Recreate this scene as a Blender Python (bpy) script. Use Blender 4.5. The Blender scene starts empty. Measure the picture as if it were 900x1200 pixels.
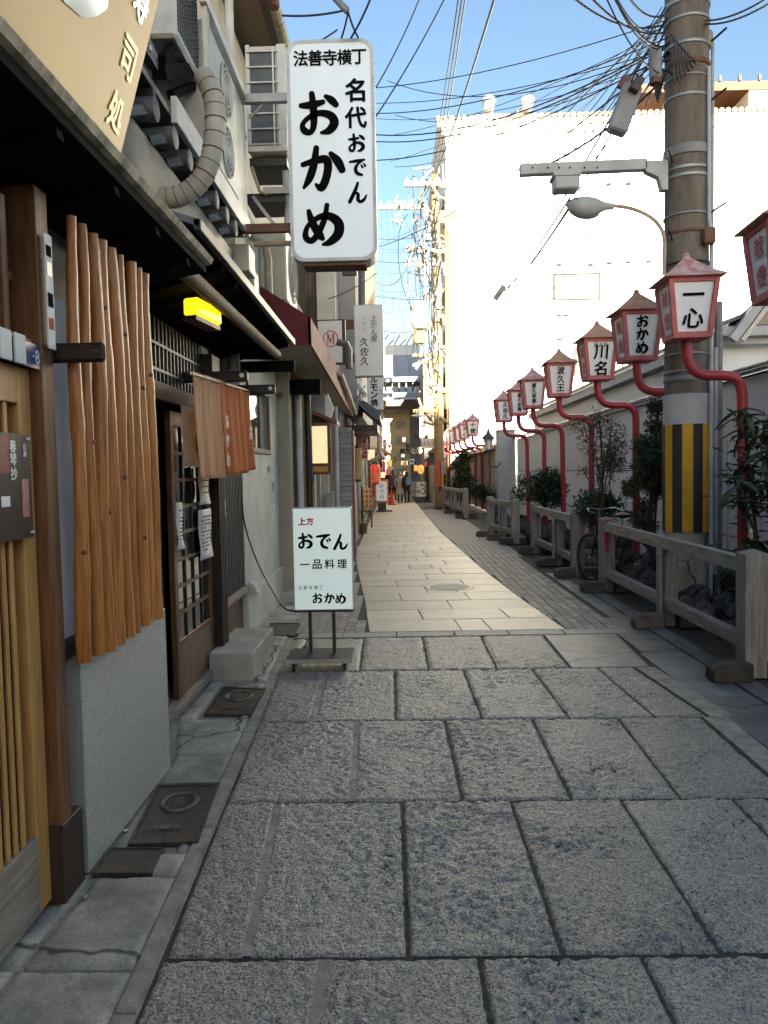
import bpy, math, random
import numpy as np
from mathutils import Vector, Matrix
random.seed(7)
R = math.radians
SC = bpy.context.scene
COL = SC.collection

# ------------------------------------------------------------------ camera
CAM_H = 1.6
FOC = 900.0                       # focal length in pixels of the 900x1200 photograph
YAW, PITCH = math.atan(18 / FOC), math.atan(47 / FOC)
cd = bpy.data.cameras.new('camera'); cam = bpy.data.objects.new('camera', cd); COL.objects.link(cam)
cam.location = (0, 0, CAM_H)
ROLL = 0.020                      # the phone was held about a degree off level
cd.sensor_fit = 'VERTICAL'; cd.sensor_height = 36; cd.lens = 36 * FOC / 1200
cd.clip_start = 0.05; cd.clip_end = 4000
SC.camera = cam
# ------------------------------------------------------------------ world, sun, exposure
SUN_EL, SUN_AZ = R(15), R(11)     # low sun behind the camera, a little to the right
w = bpy.data.worlds.new('World'); SC.world = w; w.use_nodes = True
nt = w.node_tree; bg = nt.nodes['Background']
sky = nt.nodes.new('ShaderNodeTexSky'); sky.sky_type = 'NISHITA'; sky.sun_disc = False
sky.sun_elevation = SUN_EL; sky.sun_rotation = math.pi - SUN_AZ
sky.air_density = 1.0; sky.dust_density = 1.0; sky.ozone_density = 3.0
wb = nt.nodes.new('ShaderNodeMix'); wb.data_type = 'RGBA'; wb.blend_type = 'MULTIPLY'; wb.inputs[0].default_value = 1.0
wb.inputs[7].default_value = (1.0, .895, .78, 1)      # the photograph's warm white balance, the same all over the sky
nt.links.new(sky.outputs[0], wb.inputs[6]); nt.links.new(wb.outputs[2], bg.inputs[0]); bg.inputs[1].default_value = 0.044
sl = bpy.data.lights.new('sun', 'SUN'); sl.energy = 5.0; sl.angle = R(0.5); sl.color = (1.0, 0.91, 0.72)
so = bpy.data.objects.new('sun', sl); COL.objects.link(so)
sd = Vector((-math.sin(SUN_AZ) * math.cos(SUN_EL), math.cos(SUN_AZ) * math.cos(SUN_EL), -math.sin(SUN_EL)))
so.rotation_euler = sd.to_track_quat('-Z', 'Y').to_euler(); so.location = (6, -20, 30)
SC.view_settings.view_transform = 'Standard'; SC.view_settings.look = 'None'
SC.view_settings.exposure = 3.1; SC.view_settings.gamma = 1.0
try:
    SC.cycles.max_bounces = 6; SC.cycles.diffuse_bounces = 4; SC.cycles.use_denoising = True
    SC.cycles.caustics_reflective = False; SC.cycles.caustics_refractive = False
except Exception:
    pass

# ------------------------------------------------------------------ photograph pixel -> place
cr = Vector((math.cos(YAW), math.sin(YAW), 0))
cf = Vector((-math.sin(YAW) * math.cos(PITCH), math.cos(YAW) * math.cos(PITCH), -math.sin(PITCH)))
cu = cr.cross(cf)
cr, cu = cr * math.cos(ROLL) - cu * math.sin(ROLL), cu * math.cos(ROLL) + cr * math.sin(ROLL)
cam.rotation_euler = Matrix((cr, cu, -cf)).transposed().to_euler()
CO = Vector((0, 0, CAM_H))
def ray(px, py): return cf + cr * ((px - 450) / FOC) + cu * ((600 - py) / FOC)
def P(px, py, Y): d = ray(px, py); return CO + d * (Y / d.y)
def RC(px0, py1, px1, py0, Y):    # an upright rectangle: its low left and top right corners
    cx, cy = (px0 + px1) / 2, (py0 + py1) / 2; return Vector((P(px0, cy, Y).x, Y, P(cx, py1, Y).z)), Vector((P(px1, cy, Y).x, Y, P(cx, py0, Y).z))
def PX(px, py, X): d = ray(px, py); return CO + d * (X / d.x)
def G(px, py, z=0.0): d = ray(px, py); return CO + d * ((z - CAM_H) / d.z)

# ------------------------------------------------------------------ materials
def lin(c):
    if isinstance(c, str):
        c = [int(c[i:i + 2], 16) / 255 for i in (0, 2, 4)]
        c = [x / 12.92 if x <= .04045 else ((x + .055) / 1.055) ** 2.4 for x in c]
    return tuple(c)
def mat(name, c, rough=.6, c2=None, var=.18, scale=5, st=(1, 1, 1), bump=.15, bscale=60, metal=0, orand=0.0,
        speck=None, sscale=150, samt=.5, emit=0, ecol=None, lo=.35, hi=.65, bdist=.01, trans=0, spec=.5):
    m = bpy.data.materials.new(name); m.use_nodes = True
    n, l = m.node_tree.nodes, m.node_tree.links
    b = n['Principled BSDF']; b.inputs['Roughness'].default_value = rough; b.inputs['Metallic'].default_value = metal
    b.inputs['Specular IOR Level'].default_value = spec
    c = lin(c); c2 = lin(c2) if c2 else tuple(x * (1 - 2 * var) for x in c)
    g = n.new('ShaderNodeNewGeometry'); mp = n.new('ShaderNodeMapping'); mp.inputs['Scale'].default_value = st
    oi = n.new('ShaderNodeObjectInfo')
    ad = n.new('ShaderNodeVectorMath'); ad.operation = 'ADD'
    l.new(g.outputs['Position'], ad.inputs[0])
    if orand:
        mu = n.new('ShaderNodeMath'); mu.operation = 'MULTIPLY'; mu.inputs[1].default_value = 37.0
        l.new(oi.outputs['Random'], mu.inputs[0]); l.new(mu.outputs[0], ad.inputs[1])
    l.new(ad.outputs[0], mp.inputs[0])
    no = n.new('ShaderNodeTexNoise'); no.inputs['Scale'].default_value = scale; no.inputs['Detail'].default_value = 6
    no.inputs['Roughness'].default_value = .6
    l.new(mp.outputs[0], no.inputs['Vector'])
    ra = n.new('ShaderNodeValToRGB'); ra.color_ramp.elements[0].position = lo; ra.color_ramp.elements[1].position = hi
    ra.color_ramp.elements[0].color = (*c2, 1); ra.color_ramp.elements[1].color = (*c, 1)
    l.new(no.outputs[0], ra.inputs[0]); out = ra.outputs[0]
    if speck:
        n2 = n.new('ShaderNodeTexNoise'); n2.inputs['Scale'].default_value = sscale; n2.inputs['Detail'].default_value = 3
        l.new(mp.outputs[0], n2.inputs['Vector'])
        r2 = n.new('ShaderNodeValToRGB'); r2.color_ramp.elements[0].position = .52; r2.color_ramp.elements[1].position = .62
        r2.color_ramp.elements[0].color = (0, 0, 0, 1); r2.color_ramp.elements[1].color = (samt, samt, samt, 1)
        l.new(n2.outputs[0], r2.inputs[0])
        mx = n.new('ShaderNodeMix'); mx.data_type = 'RGBA'; l.new(r2.outputs[0], mx.inputs[0])
        l.new(out, mx.inputs[6]); mx.inputs[7].default_value = (*lin(speck), 1); out = mx.outputs[2]
    if orand:
        hs = n.new('ShaderNodeHueSaturation'); mr = n.new('ShaderNodeMapRange')
        mr.inputs[3].default_value = 1 - orand; mr.inputs[4].default_value = 1 + orand
        l.new(oi.outputs['Random'], mr.inputs[0]); l.new(mr.outputs[0], hs.inputs['Value']); l.new(out, hs.inputs['Color']); out = hs.outputs[0]
    l.new(out, b.inputs['Base Color'])
    if bump:
        nb = n.new('ShaderNodeTexNoise'); nb.inputs['Scale'].default_value = bscale; nb.inputs['Detail'].default_value = 4
        l.new(mp.outputs[0], nb.inputs['Vector'])
        bu = n.new('ShaderNodeBump'); bu.inputs['Strength'].default_value = bump; bu.inputs['Distance'].default_value = bdist
        l.new(nb.outputs[0], bu.inputs['Height']); l.new(bu.outputs[0], b.inputs['Normal'])
    if emit:
        b.inputs['Emission Color'].default_value = (*lin(ecol or c), 1); b.inputs['Emission Strength'].default_value = emit
    return m
V = (14, 14, 1.0)                 # grain running upright
H = (14, 1.0, 14)                 # grain running along the street
K = {}
def defm(k, *a, **kw): K[k] = mat(k, *a, **kw); return K[k]
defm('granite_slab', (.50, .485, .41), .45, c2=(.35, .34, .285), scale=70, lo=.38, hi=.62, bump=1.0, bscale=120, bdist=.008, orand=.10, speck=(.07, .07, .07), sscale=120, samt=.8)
defm('granite_slab_fine', (.40, .385, .35), .6, c2=(.30, .29, .25), scale=60, bump=.7, bscale=140, bdist=.004, orand=.10, speck=(.10, .10, .10), sscale=170, samt=.55)
defm('tan_paver', (.62, .54, .39), .5, c2=(.50, .435, .31), scale=9, bump=.4, bscale=160, bdist=.003, orand=.13, speck=(.22, .20, .16), sscale=210, samt=.5)
defm('brick_paver', (.36, .32, .26), .75, c2=(.24, .215, .18), scale=14, bump=.4, bscale=150, bdist=.003, orand=.22)
defm('mortar', (.40, .375, .30), .9, c2=(.22, .205, .165), scale=9, bump=.5, bscale=90)
defm('joint_dirt', (.075, .07, .058), .95, c2=(.04, .038, .032), scale=25, bump=.5, bscale=90)
defm('step_concrete', (.44, .43, .37), .85, c2=(.32, .31, .265), scale=4, bump=.5, bscale=110, bdist=.004, speck=(.2, .2, .18), sscale=120, samt=.3)
defm('concrete', (.52, .50, .42), .8, c2=(.29, .285, .24), scale=5, bump=.45, bscale=110, bdist=.004, orand=.12, speck=(.15, .15, .14), sscale=90, samt=.4)
defm('wet_concrete', (.19, .20, .195), .5, c2=(.12, .125, .125), scale=5, bump=.4, bscale=90, orand=.12, speck=(.3, .3, .28), sscale=120, samt=.3)
defm('iron_worn', (.22, .17, .13), .4, c2=(.12, .09, .07), scale=20, bump=.2, metal=.5)
defm('asphalt', (.16, .155, .145), .9, scale=30, bump=.5, bscale=140)
defm('cast_iron', (.095, .075, .06), .45, c2=(.05, .043, .04), scale=20, bump=.4, bscale=120, metal=.5)
defm('polished_granite', (.58, .565, .49), .35, c2=(.35, .345, .295), scale=120, lo=.38, hi=.62, bump=.05, bscale=120, speck=(.10, .10, .10), sscale=190, samt=.6)
defm('honey_wood', (.60, .32, .095), .45, c2=(.42, .20, .055), scale=4, st=V, bump=.25, bscale=30, orand=.15)
defm('cedar_pole', (.64, .26, .06), .33, c2=(.34, .115, .023), scale=3, st=(16, 16, .8), bump=.3, bscale=18, orand=.30, speck=(.10, .035, .012), sscale=9, samt=.35)
defm('brown_wood', (.22, .09, .03), .5, c2=(.085, .033, .012), scale=3, st=V, bump=.3, bscale=25, orand=.15)
defm('dark_wood', (.040, .020, .011), .55, c2=(.016, .009, .006), scale=3, st=V, bump=.3, bscale=25, orand=.2)
defm('worn_wood', (.19, .12, .075), .65, c2=(.10, .06, .035), scale=3, st=V, bump=.35, bscale=25, orand=.15)
defm('worn_wood_pale', (.36, .30, .24), .7, c2=(.20, .16, .12), scale=3, st=H, bump=.35, bscale=25, orand=.15)
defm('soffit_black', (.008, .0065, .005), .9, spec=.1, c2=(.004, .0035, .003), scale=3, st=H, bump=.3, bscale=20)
defm('black_metal', (.02, .02, .02), .45, scale=9, bump=.1)
defm('fence_wood', (.32, .295, .26), .8, c2=(.17, .155, .135), scale=3, st=V, bump=.5, bscale=22, orand=.12)
defm('fence_rail', (.38, .355, .31), .8, c2=(.20, .185, .16), scale=3, st=H, bump=.5, bscale=22, orand=.1)
defm('fence_foot', (.10, .085, .068), .85, c2=(.04, .034, .028), scale=5, bump=.5, bscale=40, orand=.25)
defm('glass_dark', (.03, .033, .035), .06, var=.1, bump=0, spec=.8)
defm('glass_window', (.42, .43, .42), .03, var=.03, bump=0, spec=1.0, metal=.9)
defm('white_plaster', (.62, .62, .61), .7, c2=(.50, .50, .50), scale=3, bump=.15, bscale=60)
defm('white_stucco', (.62, .62, .52), .85, c2=(.48, .485, .41), scale=2.5, bump=.5, bscale=150, bdist=.004)
defm('cream_wall', (.58, .52, .40), .8, c2=(.42, .37, .28), scale=2.5, bump=.3, bscale=60)
defm('beige_wall', (.40, .35, .27), .8, c2=(.30, .26, .20), scale=2.5, bump=.3, bscale=60)
defm('ochre_wall', (.40, .26, .09), .8, c2=(.28, .17, .06), scale=2.5, bump=.3, bscale=60)
defm('brown_soffit', (.30, .23, .15), .85, c2=(.22, .165, .11), scale=2, bump=.2)
defm('grey_sheet', (.16, .165, .165), .5, c2=(.08, .08, .08), scale=4, st=(4, 1, 4), bump=.15, metal=.2)
defm('ac_white', (.70, .69, .64), .45, c2=(.52, .51, .46), scale=4, bump=.06, orand=.05)
defm('ac_cream', (.62, .58, .47), .5, c2=(.50, .46, .37), scale=4, bump=.06)
defm('grille_dark', (.07, .075, .075), .5, scale=10, bump=.1)
defm('grille_grey', (.24, .25, .25), .5, scale=10, bump=.1)
defm('fin_dark', (.045, .055, .055), .55, c2=(.10, .11, .11), scale=3, bump=.3, bscale=160)
defm('duct_tape', (.54, .51, .43), .6, c2=(.38, .34, .26), scale=5, bump=.25, bscale=30)
defm('steel', (.38, .40, .40), .45, c2=(.25, .26, .26), scale=6, metal=.4, bump=.1)
defm('steel_paint', (.45, .49, .48), .5, c2=(.33, .36, .35), scale=4, bump=.08)
defm('rust', (.20, .10, .06), .8, c2=(.10, .05, .03), scale=9, bump=.4)
defm('gutter_old', (.58, .50, .35), .7, c2=(.16, .135, .10), scale=5, st=(1, 2, 1), bump=.4, bscale=40)
defm('sign_face', (.72, .80, .84), .3, c2=(.66, .745, .785), scale=1.5, bump=.02, emit=.02, ecol=(.8, .92, .95))
defm('sign_face_stand', (.74, .82, .84), .2, c2=(.70, .78, .80), scale=1.5, bump=.02, emit=.04, ecol=(.75, .95, .9))
defm('sign_rim', (.60, .63, .62), .45, c2=(.42, .44, .43), scale=5, bump=.06)
defm('sign_plain', (.74, .76, .74), .4, c2=(.66, .68, .66), scale=2, bump=.03)
defm('ink', (.006, .006, .007), .9, var=.05, bump=0, spec=.02)
defm('ink_blue', (.006, .009, .014), .9, var=.05, bump=0, spec=.02)
defm('ink_red', (.55, .03, .03), .5, var=.05, bump=0)
defm('ink_white', (.85, .85, .82), .5, var=.03, bump=0)
defm('gold_sign', (.34, .215, .042), .42, c2=(.29, .18, .034), scale=2, bump=.02, metal=.12)
defm('gold_letter', (.52, .44, .26), .38, var=.05, bump=.0, metal=.35)
defm('mirror_letter', (.24, .29, .35), .12, var=.03, bump=0, metal=1.0)
defm('poster_black', (.02, .018, .018), .35, c2=(.04, .02, .02), scale=14, bump=0)
defm('poster_red', (.30, .03, .03), .4, c2=(.14, .015, .02), scale=20, bump=0)
defm('poster_skin', (.50, .30, .20), .4, c2=(.34, .10, .08), scale=26, bump=0)
defm('paper', (.72, .72, .68), .7, c2=(.62, .62, .58), scale=8, bump=.1, bscale=30)
defm('cloth_white', (.78, .74, .64), .8, c2=(.58, .54, .45), scale=8, bump=.1)
defm('noren_orange', (.88, .36, .14), .85, c2=(.78, .27, .09), scale=3, st=(6, 6, .8), bump=.15, bscale=120)
defm('noren_cream', (.90, .57, .32), .85, c2=(.82, .48, .26), scale=3, st=(6, 6, .8), bump=.15, bscale=120)
defm('plate_blue', (.02, .04, .16), .3, var=.05, bump=0)
defm('lamp_yellow', (.8, .62, .02), .4, var=.03, bump=0, emit=.2, ecol=(1.0, .72, .01))
defm('lantern_paper', (.74, .62, .36), .6, var=.05, bump=0, emit=.10, ecol=(1, .8, .45))
defm('paper_lantern', (.52, .38, .18), .6, c2=(.42, .29, .12), scale=8, bump=.1)
defm('red_lantern', (.60, .05, .03), .5, var=.1, bump=.1, emit=.04, ecol=(1, .1, .05))
defm('bulb', (.9, .9, .8), .3, var=.02, bump=0, emit=.6, ecol=(1, .95, .85))
defm('orange_lamp', (.7, .25, .06), .4, var=.05, bump=0, emit=.12, ecol=(1, .45, .12))
defm('awning_red', (.17, .02, .03), .75, c2=(.11, .013, .02), scale=3, bump=.15, bscale=120)
defm('awning_fascia', (.27, .105, .075), .75, c2=(.19, .07, .05), scale=3, bump=.15)
defm('pvc', (.50, .54, .55), .5, c2=(.40, .43, .44), scale=3, bump=.05)
defm('pvc_tan', (.50, .43, .31), .5, c2=(.38, .32, .23), scale=3, bump=.05)
defm('shutter', (.30, .32, .32), .5, c2=(.22, .24, .24), scale=4, bump=.08)
defm('board_brown', (.17, .12, .085), .8, c2=(.09, .065, .045), scale=3, st=V, bump=.4, bscale=25, orand=.15)
defm('roof_slate', (.13, .15, .17), .5, c2=(.08, .09, .105), scale=5, bump=.2)
defm('blue_roof', (.03, .10, .30), .5, var=.1, bump=.1)
defm('lantern_red', (.56, .16, .145), .6, c2=(.44, .10, .095), scale=7, bump=.12)
defm('lantern_roof', (.48, .19, .16), .75, c2=(.58, .42, .38), scale=9, bump=.3, bscale=60, lo=.4, hi=.62)
defm('lantern_roof_rust', (.42, .18, .12), .8, c2=(.48, .32, .21), scale=9, bump=.3, bscale=60, orand=.1)
defm('lantern_panel', (.88, .88, .86), .5, c2=(.80, .80, .78), scale=4, bump=.05)
defm('pipe_red', (.43, .035, .045), .42, c2=(.30, .025, .03), scale=6, bump=.08)
defm('pole_concrete', (.21, .175, .135), .85, c2=(.12, .10, .08), scale=3, st=(3, 3, .7), bump=.35, bscale=90)
defm('pole_yellow', (.30, .21, .09), .85, c2=(.22, .15, .065), scale=3, bump=.2)
defm('pole_wrap', (.50, .53, .53), .6, c2=(.40, .42, .42), scale=3, bump=.1)
defm('stripe_yellow', (.65, .36, .015), .6, c2=(.5, .27, .015), scale=6, bump=.3, bscale=120)
defm('stripe_black', (.025, .023, .022), .6, var=.2, bump=.3, bscale=120)
defm('clad_white', (.82, .86, .88), .5, c2=(.74, .78, .81), scale=1.2, st=(1, 1, .5), bump=.06, orand=.05)
defm('clad_trim', (.50, .52, .52), .5, c2=(.38, .40, .41), scale=3, bump=.06)
defm('coping_tile', (.10, .11, .12), .4, c2=(.05, .055, .06), scale=9, bump=.2, orand=.2)
defm('seam_dark', (.05, .05, .05), .8, var=.1, bump=0)
defm('tower_white', (.84, .82, .77), .8, c2=(.78, .76, .71), scale=.5, bump=.08, bscale=12)
defm('tower_trim', (.30, .24, .14), .8, c2=(.18, .14, .08), scale=2, bump=.2)
defm('tower_line', (.022, .015, .006), .7, var=.2, scale=2, bump=0)
defm('tower_brown', (.15, .055, .02), .7, c2=(.09, .032, .012), scale=2, bump=.2)
defm('rock', (.075, .07, .065), .85, c2=(.03, .03, .03), scale=9, bump=.9, bscale=35, bdist=.02, orand=.35, speck=(.16, .16, .15), sscale=14, samt=.5)
defm('soil', (.055, .045, .035), .95, c2=(.03, .025, .02), scale=9, bump=.8, bscale=40)
defm('bark', (.07, .055, .04), .9, c2=(.035, .027, .02), scale=9, st=(8, 8, 1), bump=.6, bscale=20)
defm('leaf_big', (.055, .085, .04), .3, c2=(.028, .048, .026), scale=12, bump=.1, orand=.3)
defm('leaf_small', (.06, .09, .035), .45, c2=(.03, .05, .022), scale=6, bump=0, orand=.2)
defm('leaf_red', (.10, .095, .04), .45, c2=(.06, .06, .03), scale=6, bump=0, orand=.2)
defm('bud', (.60, .62, .45), .5, var=.1, bump=0)
defm('rubber', (.015, .015, .016), .6, var=.1, bump=.1)
defm('chrome', (.55, .55, .55), .2, metal=.9, var=.05, bump=0)
defm('cloth_red', (.45, .02, .06), .8, var=.15, bump=.1)
defm('cable', (.012, .014, .02), .5, var=.05, bump=0)
defm('closure_grey', (.27, .28, .29), .55, c2=(.19, .20, .20), scale=4, bump=.1)
defm('porcelain', (.36, .31, .22), .45, c2=(.22, .19, .13), scale=9, bump=0)
defm('far_blue', (.36, .40, .50), .8, var=.08, scale=1, bump=.05)
defm('far_yellow', (.82, .68, .38), .8, c2=(.70, .56, .30), scale=1, bump=.05)
defm('far_brown', (.20, .14, .10), .8, var=.2, scale=2, bump=.1)
defm('far_grey', (.38, .37, .35), .8, var=.15, scale=1, bump=.1)
defm('skin', (.55, .33, .24), .6, var=.05, bump=0)
defm('hair', (.015, .012, .010), .5, var=.1, bump=0)
defm('coat_beige', (.46, .38, .27), .85, var=.1, bump=.1)
defm('coat_black', (.018, .018, .02), .85, var=.15, bump=.1)
defm('coat_grey', (.10, .10, .11), .85, var=.15, bump=.1)
defm('bag_blue', (.16, .24, .34), .7, var=.15, bump=.1)
defm('cone_red', (.60, .06, .03), .5, var=.1, bump=0)
defm('occluder', (.30, .29, .27), .8, var=.1, bump=.1)
def granite_relief(m):            # chisel marks: an extra, broader bump under the fine one
    n, l = m.node_tree.nodes, m.node_tree.links
    b = n['Principled BSDF']; old = b.inputs['Normal'].links[0].from_node
    g = n.new('ShaderNodeNewGeometry'); v = n.new('ShaderNodeTexNoise'); v.inputs['Scale'].default_value = 48; v.inputs['Detail'].default_value = 5
    v.inputs['Distortion'].default_value = .8
    l.new(g.outputs['Position'], v.inputs['Vector'])
    r = n.new('ShaderNodeValToRGB'); r.color_ramp.elements[0].position = .40; r.color_ramp.elements[1].position = .60
    l.new(v.outputs[0], r.inputs[0])
    u = n.new('ShaderNodeBump'); u.inputs['Strength'].default_value = .6; u.inputs['Distance'].default_value = .008
    l.new(r.outputs[0], u.inputs['Height']); l.new(u.outputs[0], old.inputs['Normal'])
granite_relief(K['granite_slab'])
def translucent(m, c, k=.45):     # thin cloth lets the light of the lane through
    n, l = m.node_tree.nodes, m.node_tree.links; t = n.new('ShaderNodeBsdfTranslucent'); t.inputs[0].default_value = (*c, 1)
    x = n.new('ShaderNodeMixShader'); x.inputs[0].default_value = k; o = n['Material Output']
    l.new(n['Principled BSDF'].outputs[0], x.inputs[1]); l.new(t.outputs[0], x.inputs[2]); l.new(x.outputs[0], o.inputs[0])
translucent(K['noren_orange'], (.92, .46, .22), .55); translucent(K['noren_cream'], (.95, .74, .54), .55)
def granite_shade_stains(m):              # pit shade painted in as dark flecks, and broad wear stains
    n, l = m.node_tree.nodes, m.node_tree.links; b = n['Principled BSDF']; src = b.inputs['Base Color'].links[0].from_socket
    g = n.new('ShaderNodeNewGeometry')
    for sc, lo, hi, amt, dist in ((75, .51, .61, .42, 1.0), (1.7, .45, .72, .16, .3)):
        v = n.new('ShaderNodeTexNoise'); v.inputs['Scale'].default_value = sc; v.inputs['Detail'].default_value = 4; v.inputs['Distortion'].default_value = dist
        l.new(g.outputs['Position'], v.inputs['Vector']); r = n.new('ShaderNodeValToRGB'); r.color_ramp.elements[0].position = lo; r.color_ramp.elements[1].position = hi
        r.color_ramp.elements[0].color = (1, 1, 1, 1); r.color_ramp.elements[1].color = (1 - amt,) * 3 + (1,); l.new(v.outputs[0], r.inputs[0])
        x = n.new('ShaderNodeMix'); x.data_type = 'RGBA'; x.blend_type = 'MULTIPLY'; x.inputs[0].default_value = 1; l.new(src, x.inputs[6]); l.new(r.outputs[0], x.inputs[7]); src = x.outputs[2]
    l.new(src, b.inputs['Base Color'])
granite_shade_stains(K['granite_slab'])
def cracks(m, scale, amt, wid=.012):
    n, l = m.node_tree.nodes, m.node_tree.links; b = n['Principled BSDF']; src = b.inputs['Base Color'].links[0].from_socket
    g = n.new('ShaderNodeNewGeometry'); q = n.new('ShaderNodeTexNoise'); q.inputs['Scale'].default_value = 5; l.new(g.outputs['Position'], q.inputs['Vector'])
    a = n.new('ShaderNodeMix'); a.data_type = 'RGBA'; a.inputs[0].default_value = .12; l.new(g.outputs['Position'], a.inputs[6]); l.new(q.outputs['Color'], a.inputs[7])
    v = n.new('ShaderNodeTexVoronoi'); v.feature = 'DISTANCE_TO_EDGE'; v.inputs['Scale'].default_value = scale; l.new(a.outputs[2], v.inputs['Vector'])
    r = n.new('ShaderNodeValToRGB'); r.color_ramp.elements[0].position = wid * .3; r.color_ramp.elements[1].position = wid; r.color_ramp.elements[0].color = (1 - amt,) * 3 + (1,); r.color_ramp.elements[1].color = (1, 1, 1, 1); l.new(v.outputs[0], r.inputs[0])
    s = n.new('ShaderNodeTexNoise'); s.inputs['Scale'].default_value = 2.2; s.inputs['Detail'].default_value = 6; l.new(g.outputs['Position'], s.inputs['Vector'])
    t = n.new('ShaderNodeValToRGB'); t.color_ramp.elements[0].position = .42; t.color_ramp.elements[1].position = .66; t.color_ramp.elements[0].color = (1, 1, 1, 1); t.color_ramp.elements[1].color = (.72, .70, .66, 1); l.new(s.outputs[0], t.inputs[0])
    for o_ in (r.outputs[0], t.outputs[0]):
        x = n.new('ShaderNodeMix'); x.data_type = 'RGBA'; x.blend_type = 'MULTIPLY'; x.inputs[0].default_value = 1; l.new(src, x.inputs[6]); l.new(o_, x.inputs[7]); src = x.outputs[2]
    l.new(src, b.inputs['Base Color'])
cracks(K['concrete'], 1.1, .75); cracks(K['wet_concrete'], .8, .6)

# ------------------------------------------------------------------ mesh helper
class MB:
    def __init__(s): s.v, s.f = [], []
    def add(s, v, f):
        o = len(s.v); s.v += [tuple(p) for p in v]; s.f += [tuple(i + o for i in q) for q in f]; return s
    def box(s, x0, x1, y0, y1, z0, z1):
        return s.add([(x0, y0, z0), (x1, y0, z0), (x1, y1, z0), (x0, y1, z0), (x0, y0, z1), (x1, y0, z1), (x1, y1, z1), (x0, y1, z1)],
                     [(0, 3, 2, 1), (4, 5, 6, 7), (0, 1, 5, 4), (1, 2, 6, 5), (2, 3, 7, 6), (3, 0, 4, 7)])
    def obox(s, c, a, b, d):      # centre and three half-edge vectors
        c, a, b, d = map(Vector, (c, a, b, d))
        v = [c + i * a + j * b + k * d for k in (-1, 1) for i, j in ((-1, -1), (1, -1), (1, 1), (-1, 1))]
        return s.add(v, [(0, 3, 2, 1), (4, 5, 6, 7), (0, 1, 5, 4), (1, 2, 6, 5), (2, 3, 7, 6), (3, 0, 4, 7)])
    def bar(s, p, q, w, h, up=(0, 0, 1)):
        p, q = Vector(p), Vector(q); t = q - p; u = Vector(up)
        a = t.cross(u)
        if a.length < 1e-6: a = t.cross(Vector((1, 0, 0)))
        a.normalize(); b = a.cross(t).normalized()
        return s.obox((p + q) / 2, a * (w / 2), b * (h / 2), t / 2)
    def tube(s, pts, r, n=8, cap=True):
        pts = [Vector(p) for p in pts]; rs = r if isinstance(r, (list, tuple)) else [r] * len(pts)
        prev = None; vs, fs = [], []
        for i, p in enumerate(pts):
            t = (pts[min(i + 1, len(pts) - 1)] - pts[max(i - 1, 0)]).normalized()
            if prev is None:
                a = t.cross(Vector((0, 0, 1)))
                if a.length < 1e-3: a = t.cross(Vector((0, 1, 0)))
            else: a = prev - t * prev.dot(t)
            a.normalize(); prev = a; b = t.cross(a)
            vs += [p + (a * math.cos(k * 2 * math.pi / n) + b * math.sin(k * 2 * math.pi / n)) * rs[i] for k in range(n)]
        for i in range(len(pts) - 1):
            fs += [(i * n + k, i * n + (k + 1) % n, (i + 1) * n + (k + 1) % n, (i + 1) * n + k) for k in range(n)]
        if cap: fs += [tuple(range(n - 1, -1, -1)), tuple((len(pts) - 1) * n + k for k in range(n))]
        return s.add(vs, fs)
    def lathe(s, prof, c=(0, 0, 0), n=16, sx=1, sy=1):
        vs, fs = [], []
        for r, z in prof: vs += [(c[0] + sx * r * math.cos(k * 2 * math.pi / n), c[1] + sy * r * math.sin(k * 2 * math.pi / n), c[2] + z) for k in range(n)]
        for i in range(len(prof) - 1): fs += [(i * n + k, i * n + (k + 1) % n, (i + 1) * n + (k + 1) % n, (i + 1) * n + k) for k in range(n)]
        fs += [tuple(range(n - 1, -1, -1)), tuple((len(prof) - 1) * n + k for k in range(n))]
        return s.add(vs, fs)
    def prism(s, poly, vec):      # polygon of 3-D points pushed along vec
        n = len(poly); vec = Vector(vec); a = [Vector(p) for p in poly]
        return s.add(a + [p + vec for p in a], [tuple(range(n - 1, -1, -1)), tuple(range(n, 2 * n))] + [(i, (i + 1) % n, n + (i + 1) % n, n + i) for i in range(n)])
    def quad(s, *p): return s.add(p, [tuple(range(len(p)))])
    def build(s, name, m, parent=None, smooth=False, bevel=0, seg=1, kind=None, label=None):
        off = Vector((0, 0, 0)); r = parent
        while r is not None: off = r.location.copy(); r = r.parent
        me = bpy.data.meshes.new(name)
        me.from_pydata([(p[0] - off[0], p[1] - off[1], p[2] - off[2]) for p in s.v], [], s.f)
        me.materials.append(K[m] if isinstance(m, str) else m)
        import bmesh
        bm = bmesh.new(); bm.from_mesh(me); bmesh.ops.recalc_face_normals(bm, faces=bm.faces); bm.to_mesh(me); bm.free()
        if smooth:
            me.polygons.foreach_set('use_smooth', [True] * len(me.polygons)); me.set_sharp_from_angle(angle=R(42))
        o = bpy.data.objects.new(name, me); COL.objects.link(o); o.parent = parent
        if bevel:
            md = o.modifiers.new('edge', 'BEVEL'); md.width = bevel; md.segments = seg; md.limit_method = 'ANGLE'
        if kind: o['kind'] = kind
        if label: o['label'] = label
        return o
def tag(o, label, cat, group=None):
    o['label'] = label; o['category'] = cat
    if group: o['group'] = group
    return o
def thing(name, label, cat, loc=(0, 0, 0), group=None):
    o = bpy.data.objects.new(name, None); o.empty_display_size = .1; COL.objects.link(o); o.location = loc
    return tag(o, label, cat, group)
def setting(o): o['kind'] = 'structure'; return o
def dup(o, loc=None, parent=None, label=None):
    c = o.copy(); COL.objects.link(c)
    if parent is not None: c.parent = parent
    if loc is not None: c.location = loc
    if label: c['label'] = label
    for ch in list(o.children): dup(ch, None, c)
    return c
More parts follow.
